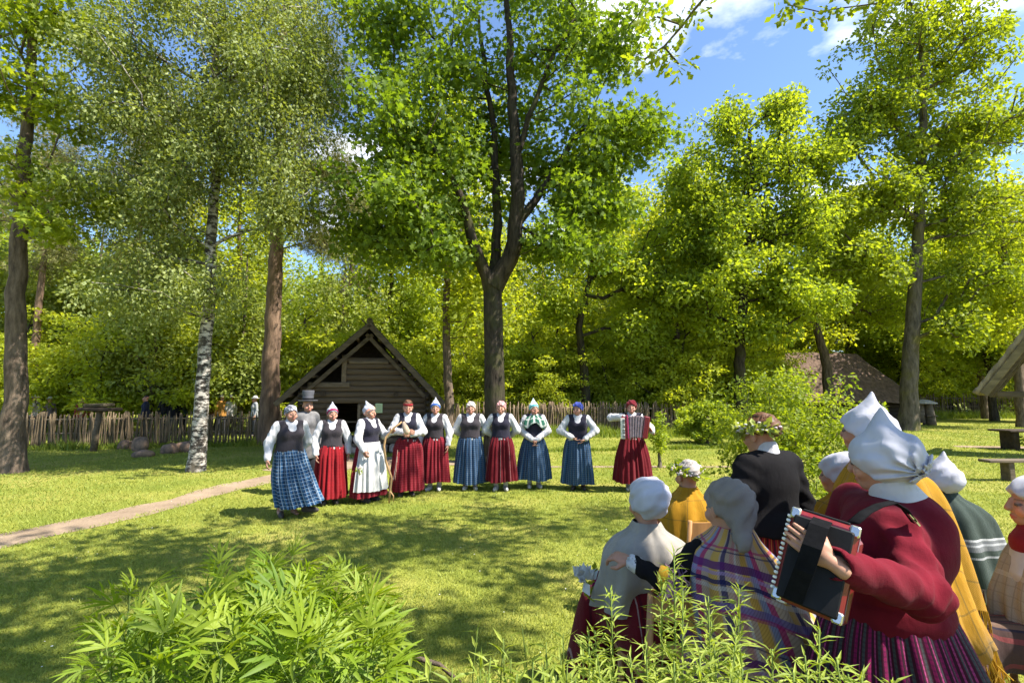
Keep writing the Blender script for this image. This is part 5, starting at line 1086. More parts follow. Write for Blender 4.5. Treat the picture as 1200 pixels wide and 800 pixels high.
vis = [(45, 20.5, 'brim', (.7, .62, .62), (.75, .72, .66), 'visitor in pale pink top and cream sun hat behind the left fence'), (62, 20.8, 'brim', (.45, .35, .42), (.72, .7, .7), 'visitor in mauve top and white hat behind the left fence'), (101, 20, 'hair', (.5, .10, .08), (.08, .05, .03), 'visitor in red shirt left of the roofed post behind the fence'), (174, 19.2, 'hair', (.035, .04, .09), (.03, .02, .02), 'broad visitor in dark blue behind the left fence'), (196, 21, 'hair', (.06, .06, .07), (.05, .03, .02), 'visitor in charcoal jacket behind the left fence'), (208, 20.6, 'hair', (.02, .02, .03), (.03, .02, .02), 'visitor in black jacket behind the left fence'), (219, 22, 'hair', (.25, .35, .45), (.2, .15, .1), 'visitor in light blue shirt near the birch behind the fence'), (249, 21, 'hair', (.4, .12, .06), (.06, .04, .03), 'visitor in rust top right of the birch behind the fence'), (263, 20.4, 'brim', (.75, .36, .08), (.7, .6, .4), 'visitor in orange shirt behind the left fence'), (273, 20.6, 'brim', (.75, .72, .68), (.75, .7, .6), 'visitor in white shirt next to the orange one behind the fence'), (301, 20, 'brim', (.55, .58, .6), (.75, .73, .7), 'visitor in pale grey with white hat beside the pine trunk')]
rnd = random.Random(12)
for i, (px, D, ht, c, hcol, lab) in enumerate(vis):
    simple_man(lab, ((px-600)/600*(D+1.5), D+1.5, 0), rnd.uniform(-2.6, 2.6), rnd.uniform(1.6, 1.74), cloth('visitor_top', tuple(x*.45 for x in c)), M['dark_trousers'], ht, plain('visitor_hat', tuple(x*.6 for x in hcol), .8, 20, .15, 0), 'visitors walking behind the left fence', 'shirt', .80)

# ------------------------------------------------------------------ chairs
M['chair_wood'] = plain('chair_wood', (.36, .19, .07), .5, 10, .3, .15, .004, stretch=(1, 1, .3), spec=.4)
def chair(label, loc, rz, back=True):
    """the sitter faces -Y; backrest at +Y"""
    t = empty('wooden_chair', loc, rz); tag(t, label, 'chair', 'wooden chairs of the listeners')
    m = MB(); m.box((0, 0, .445), (.42, .40, .035), None, .012); m.build('seat', M['chair_wood'], t)
    for s in (-1, 1):
        m = MB(); m.tube([(s*.19, .19, 0), (s*.19, .185, .45)]+([(s*.195, .25, .87)] if back else []), [.017, .02, .016][:3 if back else 2], 8); m.build('back_post' if back else 'leg', M['chair_wood'], t, True)
        m = MB(); m.tube([(s*.18, -.17, 0), (s*.18, -.17, .43)], [.016, .02], 8); m.build('leg', M['chair_wood'], t, True)
        m = MB(); m.tube([(s*.185, -.17, .2), (s*.19, .19, .2)], .011, 6); m.build('side_rung', M['chair_wood'], t, True)
    for z, hgt in ((.80, .11), (.60, .055)) if back else ():
        y = .19+.06*(z-.45)/.42; V, Q = [], []
        for i in range(9):
            x = -.185+.37*i/8; yy = y+.035*(1-(x/.185)**2)
            for dy in (-.008, .008):
                for dz in (-hgt/2, hgt/2): V.append((x, yy+dy, z+dz))
        for i in range(8):
            a = i*4; b = a+4; Q += [[a, a+1, b+1, b], [a+2, b+2, b+3, a+3], [a+1, a+3, b+3, b+1], [a, b, b+2, a+2]]
        Q += [[0, 2, 3, 1], [32, 33, 35, 34]]; obj('backrest_slat', make_mesh('backrest_slat', V, np.array(Q), smooth=False), M['chair_wood'], t)
    for y, z in ((-.17, .25), (.187, .25)): m = MB(); m.tube([(-.18, y, z), (.18, y, z)], .011, 6); m.build('rung', M['chair_wood'], t, True)
    return t

# ------------------------------------------------------------------ the listeners and the accordion player close by
def seated_body(acc, hip, fwd, head_c, Rh, h=.0065, arms=(), torso_w=.16):
    """hips on the seat, thighs along fwd, shins down; built as one smooth body in world coordinates"""
    hip = np.asarray(hip, float); f = np.array([fwd[0], fwd[1], 0]); f = f/np.linalg.norm(f); s = np.array([-f[1], f[0], 0]); nk = np.asarray(head_c)-[0, 0, .17]
    def fn(P):
        d = smins([cone(P, hip+[0, 0, .02], nk-[0, 0, .18], .14, .11), cone(P, nk-[0, 0, .12]-s*.10, nk-[0, 0, .12]+s*.10, .05, .05), cone(P, nk-[0, 0, .08], np.asarray(head_c)-[0, 0, .06], .055, .05)], .05)
        for q in (-1, 1):
            kn = hip+f*.43+s*q*.10+[0, 0, .02]; an = np.array([kn[0]-f[0]*.02, kn[1]-f[1]*.02, .08]); d = smin(d, np.minimum(cone(P, hip+s*q*.09, kn, .095, .065), cone(P, kn, an, .06, .04)), .03); d = smin(d, cone(P, an-[0, 0, .04], an+f*.13-[0, 0, .045], .035, .03), .02)
        for a_ in arms: d = smin(d, arm_fn(P, a_, (.05, .045, .03)), .02)
        return d
    pts = np.array([hip, hip+f*.62, nk]+[p for a_ in arms for p in a_]); lo = pts.min(0)-.26; hi = pts.max(0)+.22; lo[2] = -.02; V, Q = nets(fn, lo, hi, .028); acc.add(V, Q, SKIN)
    Vh, Qh, Ch = head_piece(h); acc.add(Vh@Rh.T+head_c, Qh, Ch)
def lap_skirt(t, o0, hip, fwd, mat, spread=.2):
    f = nrm([fwd[0], fwd[1], 0]); s = np.array([-f[1], f[0], 0]); hip = np.asarray(hip)
    def fn(P):
        kn = hip+f*.45; d = smins([cone(P, hip+[0, 0, -.0]-s*.06, kn-s*.10, .14, .11), cone(P, hip+s*.06, kn+s*.10, .14, .11), cone(P, hip+[0, 0, .02], hip+[0, 0, .12], .20, .17)], .06)
        for q in (-1, 0, 1): d = smin(d, cone(P, kn+s*q*.13, np.array([kn[0], kn[1], .14])+s*q*(.13+spread*.4)+f*.03, .12, .15), .05)
        q_ = (P-hip)@s; d = smin(d, cone(P, hip-[0, 0, .05]-f*.02, np.array([hip[0], hip[1], .25])-f*.0, .15, .15), .05)+.010*np.sin(q_*58+P[:, 2]*4)
        return np.maximum(d, .1-P[:, 2])
    lo = np.minimum(hip, hip+f*.7)-.42; hi = np.maximum(hip, hip+f*.7)+.42; lo[2] = .06; hi[2] = hip[2]+.32; V, Q = nets(fn, lo, hi, .02)
    uv = np.c_[(V-hip)@s, V[:, 2]]; obj('skirt', make_mesh('skirt', V-o0, Q, uv=uv), mat, t)
def put_hat(t, o0, kind, mats, head_c, Rh, scale=1.0):
    r = []
    for i, (nm, V, Q) in enumerate(hat_piece(kind)):
        V2 = (V*scale)@Rh.T+head_c-o0; uvv = np.c_[np.arctan2(V[:, 0], V[:, 1])*.1, V[:, 2]]; r.append(obj(nm, make_mesh(nm, V2, Q, uv=uvv), M[mats[i]], t))
    return r
def facing(dx, dy, dz=0): return math.atan2(dx, -dy)        # rotation about Z that turns -Y to (dx, dy)
def drape(t, o0, rings, mat, seg=110, folds=((11, .010, 0, .5), (6, .012, 1, -.3), (4, .014, 2, .4)), seed=0, drop=None, th0=0, th1=2*math.pi, fr=None, frL=.12, name='shawl', per=2, skip=None):
    V, Q, U = lathe_cloth(rings, seg, folds, seed, th0, th1, drop, refine=6); o = obj(name, make_mesh(name, V-o0, Q, uv=U), mat, t)
    if fr is not None:
        f = fringe_part(V-o0, seg, o, fr, frL, per, seed, skip=skip)
    return o
M['grey_shawl'] = cloth('grey_beige_shawl', (.30, .275, .24)); M['yellow_shawl'] = plaid('yellow_shawl', (.40, .205, .012), [(0, .16, .0, .05, (.14, .09, .02), .6), (1, .16, .3, .05, (.14, .09, .02), .6), (0, .16, .12, .02, (.2, .12, .02), .5)], weave=.008)
M['yellow_thread'] = cloth('yellow_thread', (.52, .29, .02)); M['grey_scarf'] = cloth('grey_scarf', (.20, .172, .15)); M['black_wool'] = cloth('black_wool', (.007, .0062, .0072), sheen=.0); M['cream_shawl'] = plaid('cream_shawl', (.36, .335, .285), [(0, .05, 0, .12, (.25, .22, .18), .7), (1, .05, 0, .12, (.27, .24, .2), .6), (1, .3, .2, .08, (.5, .48, .44), .7)], weave=.007)
M['green_grey'] = plaid('green_grey_shawl', (.035, .05, .042), [(1, 1.2, .70, .07, (.22, .22, .24), .7), (1, .022, 0, .35, (.30, .30, .33), .0), (1, 1.2, .70, .012, (.6, .6, .6), .7), (1, 1.2, .67, .012, (.5, .5, .52), .7), (1, 1.2, .60, .012, (.5, .5, .52), .6), (0, .01, 0, .3, (.06, .08, .07), .4)])
M['grey_thread'] = cloth('grey_thread', (.16, .16, .15)); M['mixed_thread'] = plain('mixed_thread', (.42, .25, .30), .9, 26, .4, 0, c2=(.06, .03, .10), detail=1)
tan, yel, mag, nav, pur, whi = (.42, .30, .21), (.55, .31, .025), (.34, .015, .11), (.014, .015, .08), (.10, .018, .12), (.50, .46, .42)
M['big_plaid'] = plaid('big_plaid_blanket', tan, [(0, .40, .00, .17, yel, .75), (0, .40, .25, .10, mag, .85), (0, .40, .33, .10, (.18, .22, .36), .8), (0, .40, .48, .12, yel, .8), (0, .40, .60, .05, whi, .8), (0, .40, .66, .08, (.42, .16, .16), .6), (0, .40, .80, .07, nav, .85),
    (1, .36, .56, .09, pur, .9), (1, .36, .45, .04, (.30, .20, .38), .7), (1, .36, .36, .05, nav, .9), (1, .36, .29, .05, whi, .55), (1, .36, .12, .10, (.14, .10, .26), .85), (1, .36, .04, .05, mag, .6), (1, .36, .76, .03, mag, .7), (1, .36, .70, .02, nav, .7)], weave=.014)
M['stripe_red'] = plaid('red_striped_skirt', (.19, .008, .010), [(0, .06, 0, .22, (.02, .01, .015), .9), (0, .06, .35, .10, (.55, .25, .05), .7), (0, .06, .62, .12, (.45, .04, .05), .8)])
M['stripe_magenta'] = plaid('magenta_striped_skirt', (.05, .006, .018), [(0, .075, 0, .28, (.20, .008, .07), .9), (0, .075, .36, .20, (.05, .055, .055), .95), (0, .075, .62, .10, (.40, .05, .18), .7), (0, .075, .80, .09, (.012, .01, .014), .9), (1, .016, 0, .4, (.03, .01, .02), .35)])
M['stripe_brown'] = plaid('brown_striped_skirt', (.07, .04, .035), [(0, .07, 0, .3, (.16, .10, .07), .8), (0, .07, .4, .12, (.22, .05, .05), .8), (0, .07, .7, .1, (.02, .02, .04), .8)])

def listener(label, px, py, D, look, hat, hat_mats, skirt, group='listeners seated at the right', seat_off=(0, 0), head_tilt=0.0, hscale=1.0, body=True):
    hc = W(px, py, D); Rh = rotz(facing(*look))@rotx(head_tilt); hip = np.array([hc[0]-look[0]*.06+seat_off[0], hc[1]-look[1]*.06+seat_off[1], .53]); o0 = np.array([hip[0], hip[1], 0])
    t = empty('person', o0); tag(t, label, 'person', group); return t, o0, hc, Rh, hip
# A: white bonnet and grey shawl
lk = nrm([-.18, .97, 0]); t, o0, hc, Rh, hip = listener('seated woman in white bonnet and plain grey-beige shawl, seen from behind', 757, 588, 2.93, lk, 'bonnet', ['white_cap'], 'wine_plaid')
ac = Acc(); sh = hc-[0, 0, .19]; sd = np.array([-lk[1], lk[0], 0]); hd = sh+lk*.25-[.25, 0, .3]
seated_body(ac, hip, lk, hc, Rh, arms=[(sh+sd*.10-[0, 0, .08], sh+sd*.14-[0, 0, .25]+lk*.04, sh+sd*.13-[0, 0, .36]+lk*.2), (sh-sd*.10-[0, 0, .08], sh-sd*.14-[0, 0, .25]+lk*.04, sh-sd*.1-[0, 0, .36]+lk*.22)])
hand_at(ac, sh+sd*.14-[0, 0, .36]+lk*.2, lk+[-.6, 0, 0], (0, 0, -1), True, .7); hand_at(ac, sh-sd*.1-[0, 0, .36]+lk*.22, lk+[-.3, 0, 0], (0, 0, -1), False, .7)
ac.V = [v-o0 for v in ac.V]; obj('body', ac.mesh('body'), M['skin'], t); lap_skirt(t, o0, hip, lk, M['wine_plaid'])
put_hat(t, o0, 'bonnet', ['white_cap'], hc, Rh, 1.02)
cx, cy_, z = hc[0], hc[1], hc[2]
drape(t, o0, [(z-.10, .075, .08, cx, cy_+.0, .1), (z-.15, .10, .10, cx, cy_, .3), (z-.20, .19, .14, cx, cy_, .5), (z-.27, .245, .18, cx, cy_, .7), (z-.40, .265, .185, cx, cy_+.01, 1), (z-.48, .27, .18, cx-.02, cy_+.03, 1.2), (z-.56, .275, .18, cx-.03, cy_+.04, 1.4)], M['grey_shawl'], seed=2, folds=((13, .009, 0, .9), (7, .013, 1, -.7), (4, .014, 2, .4)))
chA = chair('light wooden chair of the woman in white bonnet, a hand resting on its back', (hip[0]+.035, hip[1]-.10, 0), facing(*lk))
posy('peony_bunch', 'white and magenta peonies held by the woman in the white bonnet', W(697, 682, 3.0), .06, 14, [((-.05, 0, .01), .085, M['petal_white']), ((.025, -.01, .005), .06, plain('magenta_petal', (.42, .02, .18), .7, 20, .2, 0)), ((.07, .0, -.03), .05, M['petal_pale'])], 4)
# B: wreath and yellow checked shawl
lk = nrm([-.25, .97, 0]); t, o0, hc, Rh, hip = listener('seated woman with leafy wreath and mustard checked shawl beyond the white bonnet', 806, 556, 4.2, lk, None, None, None)
ac = Acc(); seated_body(ac, hip, lk, hc, Rh); ac.V = [v-o0 for v in ac.V]; obj('body', ac.mesh('body'), M['skin'], t); lap_skirt(t, o0, hip, lk, M['wine_plaid'])
put_hat(t, o0, 'bun', ['hair_grey'], hc, Rh); rngw = np.random.default_rng(5); wreath('wreath', rngw, hc-o0+[0, 0, .035], .105, .12, .02, t, M['wood_leaf'], n=130, size=.06)
cx, cy_, z = hc[0], hc[1], hc[2]
drape(t, o0, [(z-.09, .07, .07, cx, cy_, .1), (z-.14, .10, .10, cx, cy_, .3), (z-.19, .18, .14, cx, cy_, .5), (z-.27, .235, .18, cx, cy_, .7), (z-.45, .265, .22, cx, cy_, 1), (z-.66, .28, .23, cx, cy_, 1.2)], M['yellow_shawl'], fr=M['yellow_thread'])
chair('wooden chair under the woman with the leafy wreath and mustard shawl', (hip[0], hip[1], 0), facing(*lk))
# C: big plaid blanket, arm laid on the next chair
lk = nrm([-.30, .95, 0]); t, o0, hc, Rh, hip = listener('seated woman wrapped in large plaid blanket, grey headscarf, arm along the next chair', 850, 592, 2.55, lk, None, None, None, seat_off=(.03, .0), head_tilt=.15)
cx, cy_, z = hc[0]+.03, hc[1]-.01, hc[2]
shl = np.array([cx-.17, cy_+.02, z-.22]); el = W(783, 683, 2.5); wr = W(740, 658, 2.62); ac = Acc(); sd = np.array([-lk[1], lk[0], 0])
seated_body(ac, hip, lk, hc, Rh, arms=[(shl, el, wr)]); hand_at(ac, wr, nrm(wr-el)+[-.3, .2, -.1], (0, .4, -1), False, .75, .005, .95); ac.V = [v-o0 for v in ac.V]; obj('body', ac.mesh('body'), M['skin'], t); lap_skirt(t, o0, hip, lk, M['stripe_brown'])
V, Q = nets(lambda P: arm_fn(P, (shl, el, wr-(wr-el)*.12), (.058, .052, .040))+.004*np.sin(P[:, 0]*110), np.minimum(np.minimum(shl, el), wr)-.09, np.maximum(np.maximum(shl, el), wr)+.09, .009); obj('sleeve', make_mesh('sleeve', V-o0, Q), M['black_wool'], t)
V, Q = nets(lambda P: np.maximum(cone(P, wr-(wr-el)*.16, wr-(wr-el)*.02, .041, .038), -cone(P, wr-(wr-el)*.2, wr+(wr-el)*.1, .03, .03)), wr-.12, wr+.12, .007); obj('cuff', make_mesh('cuff', V-o0, Q), M['white_linen'], t)
def scarf(P):
    q = (P-hc)@Rh; n = nrm([0, .13, .165]); cutp = -((q-np.array([0, -.085, .05]))@n)
    d = smins([ell(q, (0, .015, .03), (.088, .11, .098)), ell(q, (0, .08, .02), (.08, .09, .09)), cone(P, hc+[.03, -.06, -.02], W(872, 640, 2.33), .075, .025)], .05)+.005*np.sin(q[:, 0]*60+q[:, 2]*70+q[:, 1]*30)+.004*np.sin(q[:, 1]*95-q[:, 2]*40)
    return np.maximum(d, np.minimum(cutp, .06-np.abs(P[:, 2]-hc[2]+.16)) if False else np.where(P[:, 2] > hc[2]-.1, cutp, -1))
V, Q = nets(scarf, hc-[.2, .32, .32], hc+[.28, .2, .2], .0075); obj('headscarf', make_mesh('headscarf', V-o0, Q), M['grey_scarf'], t)
V, Q = nets(lambda P: (lambda q: np.maximum(np.maximum(ell(q, (0, .012, .03), (.086, .108, .097)), -ell(q, (0, .012, .03), (.078, .098, .088))), np.abs(((q-np.array([0, -.088, .05]))@nrm([0, .13, .165]))+.002)-.012))((P-hc)@Rh), hc-.15, hc+.17, .007); obj('scarf_lining', make_mesh('scarf_lining', V-o0, Q), M['white_cap'], t)
drape(t, o0, [(z-.09, .08, .085, cx, cy_, .1), (z-.14, .12, .12, cx, cy_, .3), (z-.19, .20, .16, cx, cy_-.01, .5), (z-.27, .25, .20, cx+.01, cy_-.02, .7), (z-.42, .315, .245, cx+.06, cy_-.03, 1), (z-.58, .35, .265, cx+.10, cy_-.03, 1.2), (z-.66, .36, .27, cx+.12, cy_-.03, 1.3)], M['big_plaid'], 150, seed=3, folds=((12, .010, 0, .7), (7, .014, 1, -.6), (4, .016, 2, .4)), fr=M['mixed_thread'], frL=.15, per=3, drop=lambda th: -.22*np.clip(np.cos(th+.6), 0, 1)+.03*np.sin(th*3))
m = MB(); rr = np.random.default_rng(3)
for i in range(60):
    p = np.array(W(788+rr.uniform(-9, 12), 672+rr.uniform(-14, 14), 2.44)); m.tube([p-o0, p-o0+[rr.normal()*.02, -.01, -.03], p-o0+[rr.normal()*.03, -.015, -.075]], .0035, 3, False)
obj('wrist_fringe', m.mesh('wrist_fringe', True), M['mixed_thread'], t)
m = MB(); m.tube(np.array([W(779, 664, 2.44), W(776, 676, 2.42), W(775, 690, 2.42)])-o0, [.02, .026, .012], 8); m.build('yellow_tassel', M['yellow_thread'], t, True)
chair('wooden chair under the woman in the plaid blanket, half hidden by feathery plants', (hip[0], hip[1]+.05, 0), facing(*lk), False)
# G: bonnet and yellow shawl between the shrub and the accordion player; F: taller one behind her
lk = nrm([-.5, .86, 0]); t, o0, hc, Rh, hip = listener('seated woman in white bonnet and yellow shawl glimpsed left of the red-jacketed player', 982, 556, 3.5, lk, None, None, None)
ac = Acc(); seated_body(ac, hip, lk, hc, Rh); ac.V = [v-o0 for v in ac.V]; obj('body', ac.mesh('body'), M['skin'], t); lap_skirt(t, o0, hip, lk, M['stripe_red']); put_hat(t, o0, 'bonnet', ['white_cap'], hc, Rh, 1.1); cx, cy_, z = hc[0]+.03, hc[1]-.02, hc[2]
drape(t, o0, [(z-.09, .07, .07, cx, cy_, .1), (z-.14, .10, .10, cx, cy_, .3), (z-.19, .18, .14, cx, cy_, .5), (z-.27, .235, .18, cx, cy_, .7), (z-.45, .265, .22, cx, cy_, 1), (z-.62, .27, .22, cx, cy_, 1.2)], M['yellow_shawl'])
chair('wooden chair under the woman in the yellow shawl', (hip[0], hip[1], 0), facing(*lk))
# H: green-grey shawl
lk = nrm([-.35, .93, 0]); t, o0, hc, Rh, hip = listener('seated woman in white bonnet and dark green-grey fringed shawl, seen from behind', 1099, 560, 4.05, lk, None, None, None)
ac = Acc(); seated_body(ac, hip, lk, hc, Rh); ac.V = [v-o0 for v in ac.V]; obj('body', ac.mesh('body'), M['skin'], t); lap_skirt(t, o0, hip, lk, M['red_cloth'], .5); put_hat(t, o0, 'peaked_bonnet', ['white_cap'], hc, Rh, 1.1); cx, cy_, z = hc[0]+.07, hc[1]-.02, hc[2]
drape(t, o0, [(z-.09, .075, .075, cx-.05, cy_, .1), (z-.14, .10, .10, cx-.04, cy_, .3), (z-.19, .18, .15, cx-.02, cy_, .5), (z-.27, .245, .19, cx, cy_, .7), (z-.5, .29, .23, cx+.02, cy_, .9), (z-.72, .31, .25, cx+.05, cy_, 1.0)], M['green_grey'], fr=M['grey_thread'], frL=.17, per=3)
def listeners_bench():
    b = np.array([hip[0]+.25, hip[1]-.02, 0]); tb = empty('wooden_bench', b); tag(tb, 'brown wooden bench under the woman in the green-grey shawl', 'bench'); m = MB(); m.box((0, 0, .43), (1.3, .34, .05), None, .012); m.build('seat', M['chair_wood'], tb)
    for s in (-1, 1): m = MB(); m.box((s*.5, 0, .2), (.07, .30, .40), None, .012); m.build('leg', M['chair_wood'], tb)
listeners_bench()
# I: the figure cut by the right edge
lk = nrm([-.93, .36, 0]); t, o0, hc, Rh, hip = listener('seated woman in profile at the right edge, white cap, red collar and cream shawl', 1212, 588, 2.75, lk, None, None, None)
ac = Acc(); seated_body(ac, hip, lk, hc, Rh); ac.V = [v-o0 for v in ac.V]; obj('body', ac.mesh('body'), M['skin'], t); lap_skirt(t, o0, hip, lk, M['stripe_brown'], .4); put_hat(t, o0, 'bonnet', ['white_cap'], hc, Rh, 1.05); cx, cy_, z = hc[0]+.05, hc[1], hc[2]
V, Q = nets(lambda P: np.maximum(cone(P, hc-[0, 0, .19], hc-[0, 0, .36], .09, .15), -cone(P, hc-[0, 0, .1], hc-[0, 0, .2], .06, .05)), hc-[.35, .3, .6], hc+[.3, .3, 0], .011); obj('blouse', make_mesh('blouse', V-o0, Q), M['white_linen'], t)
V, Q = nets(lambda P: np.maximum(cone(P, hc-[0, 0, .16], hc-[.02, 0, .21], .082, .10), -cone(P, hc-[0, 0, .1], hc-[0, 0, .3], .06, .08)), hc-[.2, .2, .34], hc+[.2, .2, -.1], .009); obj('red_collar', make_mesh('red_collar', V-o0, Q), M['red_cloth'], t)
drape(t, o0, [(z-.16, .10, .10, cx+.05, cy_, .1), (z-.21, .18, .15, cx+.05, cy_, .3), (z-.31, .225, .19, cx+.04, cy_, .6), (z-.48, .265, .23, cx+.02, cy_, .9), (z-.62, .27, .23, cx+.02, cy_, 1.1), (z-.68, .24, .21, cx+.03, cy_, 1.1)], M['cream_shawl'], seed=7, folds=((17, .008, 0, 1.2), (9, .010, 1, -1.1), (4, .014, 2, .4)))
chair('wooden chair under the woman at the right edge', (hip[0]+.04, hip[1], 0), facing(*lk))

def standing_near(label, head_c, look, base=None):
    o0 = np.array([head_c[0], head_c[1], 0]) if base is None else np.asarray(base); t = empty('person', o0); tag(t, label, 'person'); return t, o0
def standing_body(acc, o0, hc, Rh, rz, arms, H=1.65):
    V, Q = base_body(); k = (hc[2]+.11)/1.65; acc.add((V*k)@rotz(rz).T+o0, Q, SKIN); Vh, Qh, Ch = head_piece(.006); acc.add(Vh@Rh.T+hc, Qh, Ch)
    for a_ in arms:
        pts = np.array(a_); V, Q = nets(lambda P: arm_fn(P, a_, (.05, .045, .03)), pts.min(0)-.08, pts.max(0)+.08, .012); acc.add(V, Q, SKIN)
# D: black jacket, wreath, red striped skirt
hc = W(891, 508, 3.3); lk = nrm([-.38, .92, 0]); rz = facing(*lk); Rh = rotz(rz)@rotx(.05); t, o0 = standing_near('standing woman in black jacket with flower wreath and red striped skirt, seen from behind', hc, lk, (hc[0]+.02, hc[1]-.02, 0))
Lc = lambda x, y, z: o0+rotz(rz)@np.array([x, y, 0])+[0, 0, z]
arms = [(Lc(-.18, .01, 1.34), Lc(-.27, .02, 1.10), Lc(-.14, -.22, 1.05)), (Lc(.18, .01, 1.34), Lc(.27, .02, 1.10), Lc(.14, -.22, 1.05))]
ac = Acc(); standing_body(ac, o0, hc, Rh, rz, arms)
for i, a_ in enumerate(arms): hand_at(ac, a_[2], a_[2]-a_[1], (0, 0, -1), i == 1, .6)
ac.V = [v-o0 for v in ac.V]; obj('body', ac.mesh('body'), M['skin'], t)
def jacket_fn(P):
    q = (P-o0)@rotz(rz); d = torso(q/np.array([1.14, 1.22, 1.0]))-.012
    q2 = q.copy(); d = smin(d, np.maximum(ell(q, (0, .02, .98), (.235, .20, .14)), .955-q[:, 2]), .03)
    d = np.maximum(d, .955-q[:, 2]+.006*np.sin(np.arctan2(q[:, 0], q[:, 1])*8))
    for a_ in arms: d = smin(d, arm_fn(P, a_, (.078, .07, .045))+.005*np.sin(P[:, 2]*70+P[:, 0]*40), .03)
    return d+.004*np.sin(P[:, 2]*45+P[:, 0]*25)*np.clip((1.15-P[:, 2])*6, 0, 1)
V, Q = nets(jacket_fn, o0+[-.42, -.42, .92], o0+[.42, .42, 1.47], .011); obj('jacket', make_mesh('jacket', V-o0, Q), M['black_wool'], t)
V, Q = nets(lambda P: np.maximum(cone(P, Lc(0, .015, 1.395), Lc(0, .01, 1.455), .078, .064), -cone(P, Lc(0, .0, 1.3), Lc(0, -.01, 1.5), .054, .054)), o0+[-.12, -.12, 1.37], o0+[.12, .12, 1.5], .007); obj('collar', make_mesh('collar', V-o0, Q), M['white_linen'], t)
V, Q, U = lathe_cloth([(1.0, .19, .17, o0[0], o0[1], .2), (.85, .25, .22, o0[0], o0[1], .7), (.5, .34, .31, o0[0], o0[1], 1), (.1, .38, .36, o0[0], o0[1], 1.2)], 150, [(26, .010, 0, .1), (7, .014, 2, .2)]); obj('skirt', make_mesh('skirt', V-o0, Q, uv=U), M['stripe_red'], t)
put_hat(t, o0, 'bun', ['hair_brown'], hc, Rh, 1.08); wreath('wreath', np.random.default_rng(8), hc-o0+[-.01, .0, .025], .112, .13, -.02, t, M['wood_leaf_pale'], n=270, size=.055)
for s in (-1, 1): obj('shoe', shoe_mesh(), M['shoe_dark'], t, Lc(s*.09, -.02, 0)-o0, (0, 0, rz))
# F: tall woman in pointed bonnet and long yellow shawl behind the player
hc = W(1012, 503, 2.9); lk = nrm([-.5, .87, 0]); rz = facing(*lk); Rh = rotz(rz); t, o0 = standing_near('standing woman in pointed white bonnet and long yellow fringed shawl behind the red-jacketed player', hc, lk, (hc[0]+.10, hc[1]-.02, 0))
ac = Acc(); standing_body(ac, o0, hc, Rh, rz, []); ac.V = [v-o0 for v in ac.V]; obj('body', ac.mesh('body'), M['skin'], t); put_hat(t, o0, 'peaked_bonnet', ['white_cap'], hc+[0, 0, .0], Rh, 1.1); cx, cy_ = o0[0], o0[1]
drape(t, o0, [(1.46, .08, .08, hc[0], hc[1], .1), (1.42, .12, .11, cx-.05, cy_, .3), (1.37, .21, .16, cx, cy_, .5), (1.27, .265, .20, cx, cy_, .7), (1.0, .30, .24, cx+.02, cy_, 1), (.80, .31, .25, cx+.05, cy_, 1.2)], M['yellow_shawl'], fr=M['yellow_thread'], frL=.14, drop=lambda th: -.12*np.clip(np.cos(th), 0, 1))
V, Q, U = lathe_cloth([(1.0, .19, .17, cx, cy_, .2), (.85, .25, .22, cx, cy_, .7), (.5, .33, .30, cx, cy_, 1), (.1, .37, .35, cx, cy_, 1.2)], 120, [(26, .010, 0, .1), (7, .014, 2, .2)]); obj('skirt', make_mesh('skirt', V-o0, Q, uv=U), M['stripe_brown'], t)
# the long corner of the shawl falling behind the player
aP, bP = [W(1094, 640, 2.55), W(1106, 690, 2.52), W(1122, 740, 2.5), W(1140, 785, 2.5)], [W(1116, 632, 2.65), W(1132, 680, 2.63), W(1150, 722, 2.6), W(1170, 760, 2.58)]
nn_, V, U = 9, [], []
for i in range(4):
    for j in range(nn_): q = j/(nn_-1); p = aP[i]*(1-q)+bP[i]*q+np.array([0, -.02*math.sin(q*9+i), .012*math.sin(q*12)]); V.append(p); U.append((q*.3, i*.16))
Q = [[i*nn_+j, i*nn_+j+1, (i+1)*nn_+j+1, (i+1)*nn_+j] for i in range(3) for j in range(nn_-1)]; V = np.array(V)
o = obj('shawl_corner', make_mesh('shawl_corner', V-o0, np.array(Q), uv=U), M['yellow_shawl'], t); md = o.modifiers.new('thick', 'SOLIDIFY'); md.thickness = .008
m = MB(); rr = np.random.default_rng(6); last = V[-nn_:]
for i in range(90):
    q = rr.random()*(nn_-1.01); p = last[int(q)]+(last[int(q)+1]-last[int(q)])*(q % 1)-o0; m.tube([p, p+[.012+rr.normal()*.01, 0, -.06], p+[.02+rr.normal()*.025, 0, -.12-rr.random()*.04]], .0035, 3, False)
for e in (aP,):
    for i in range(60): q = rr.random()*2.99; p = e[int(q)]*(1-q % 1)+e[int(q)+1]*(q % 1)-o0; m.tube([p, p+[-.015, -.01, -.05], p+[-.02+rr.normal()*.015, -.01, -.10]], .0032, 3, False)
obj('corner_fringe', m.mesh('corner_fringe', True), M['yellow_thread'], t)

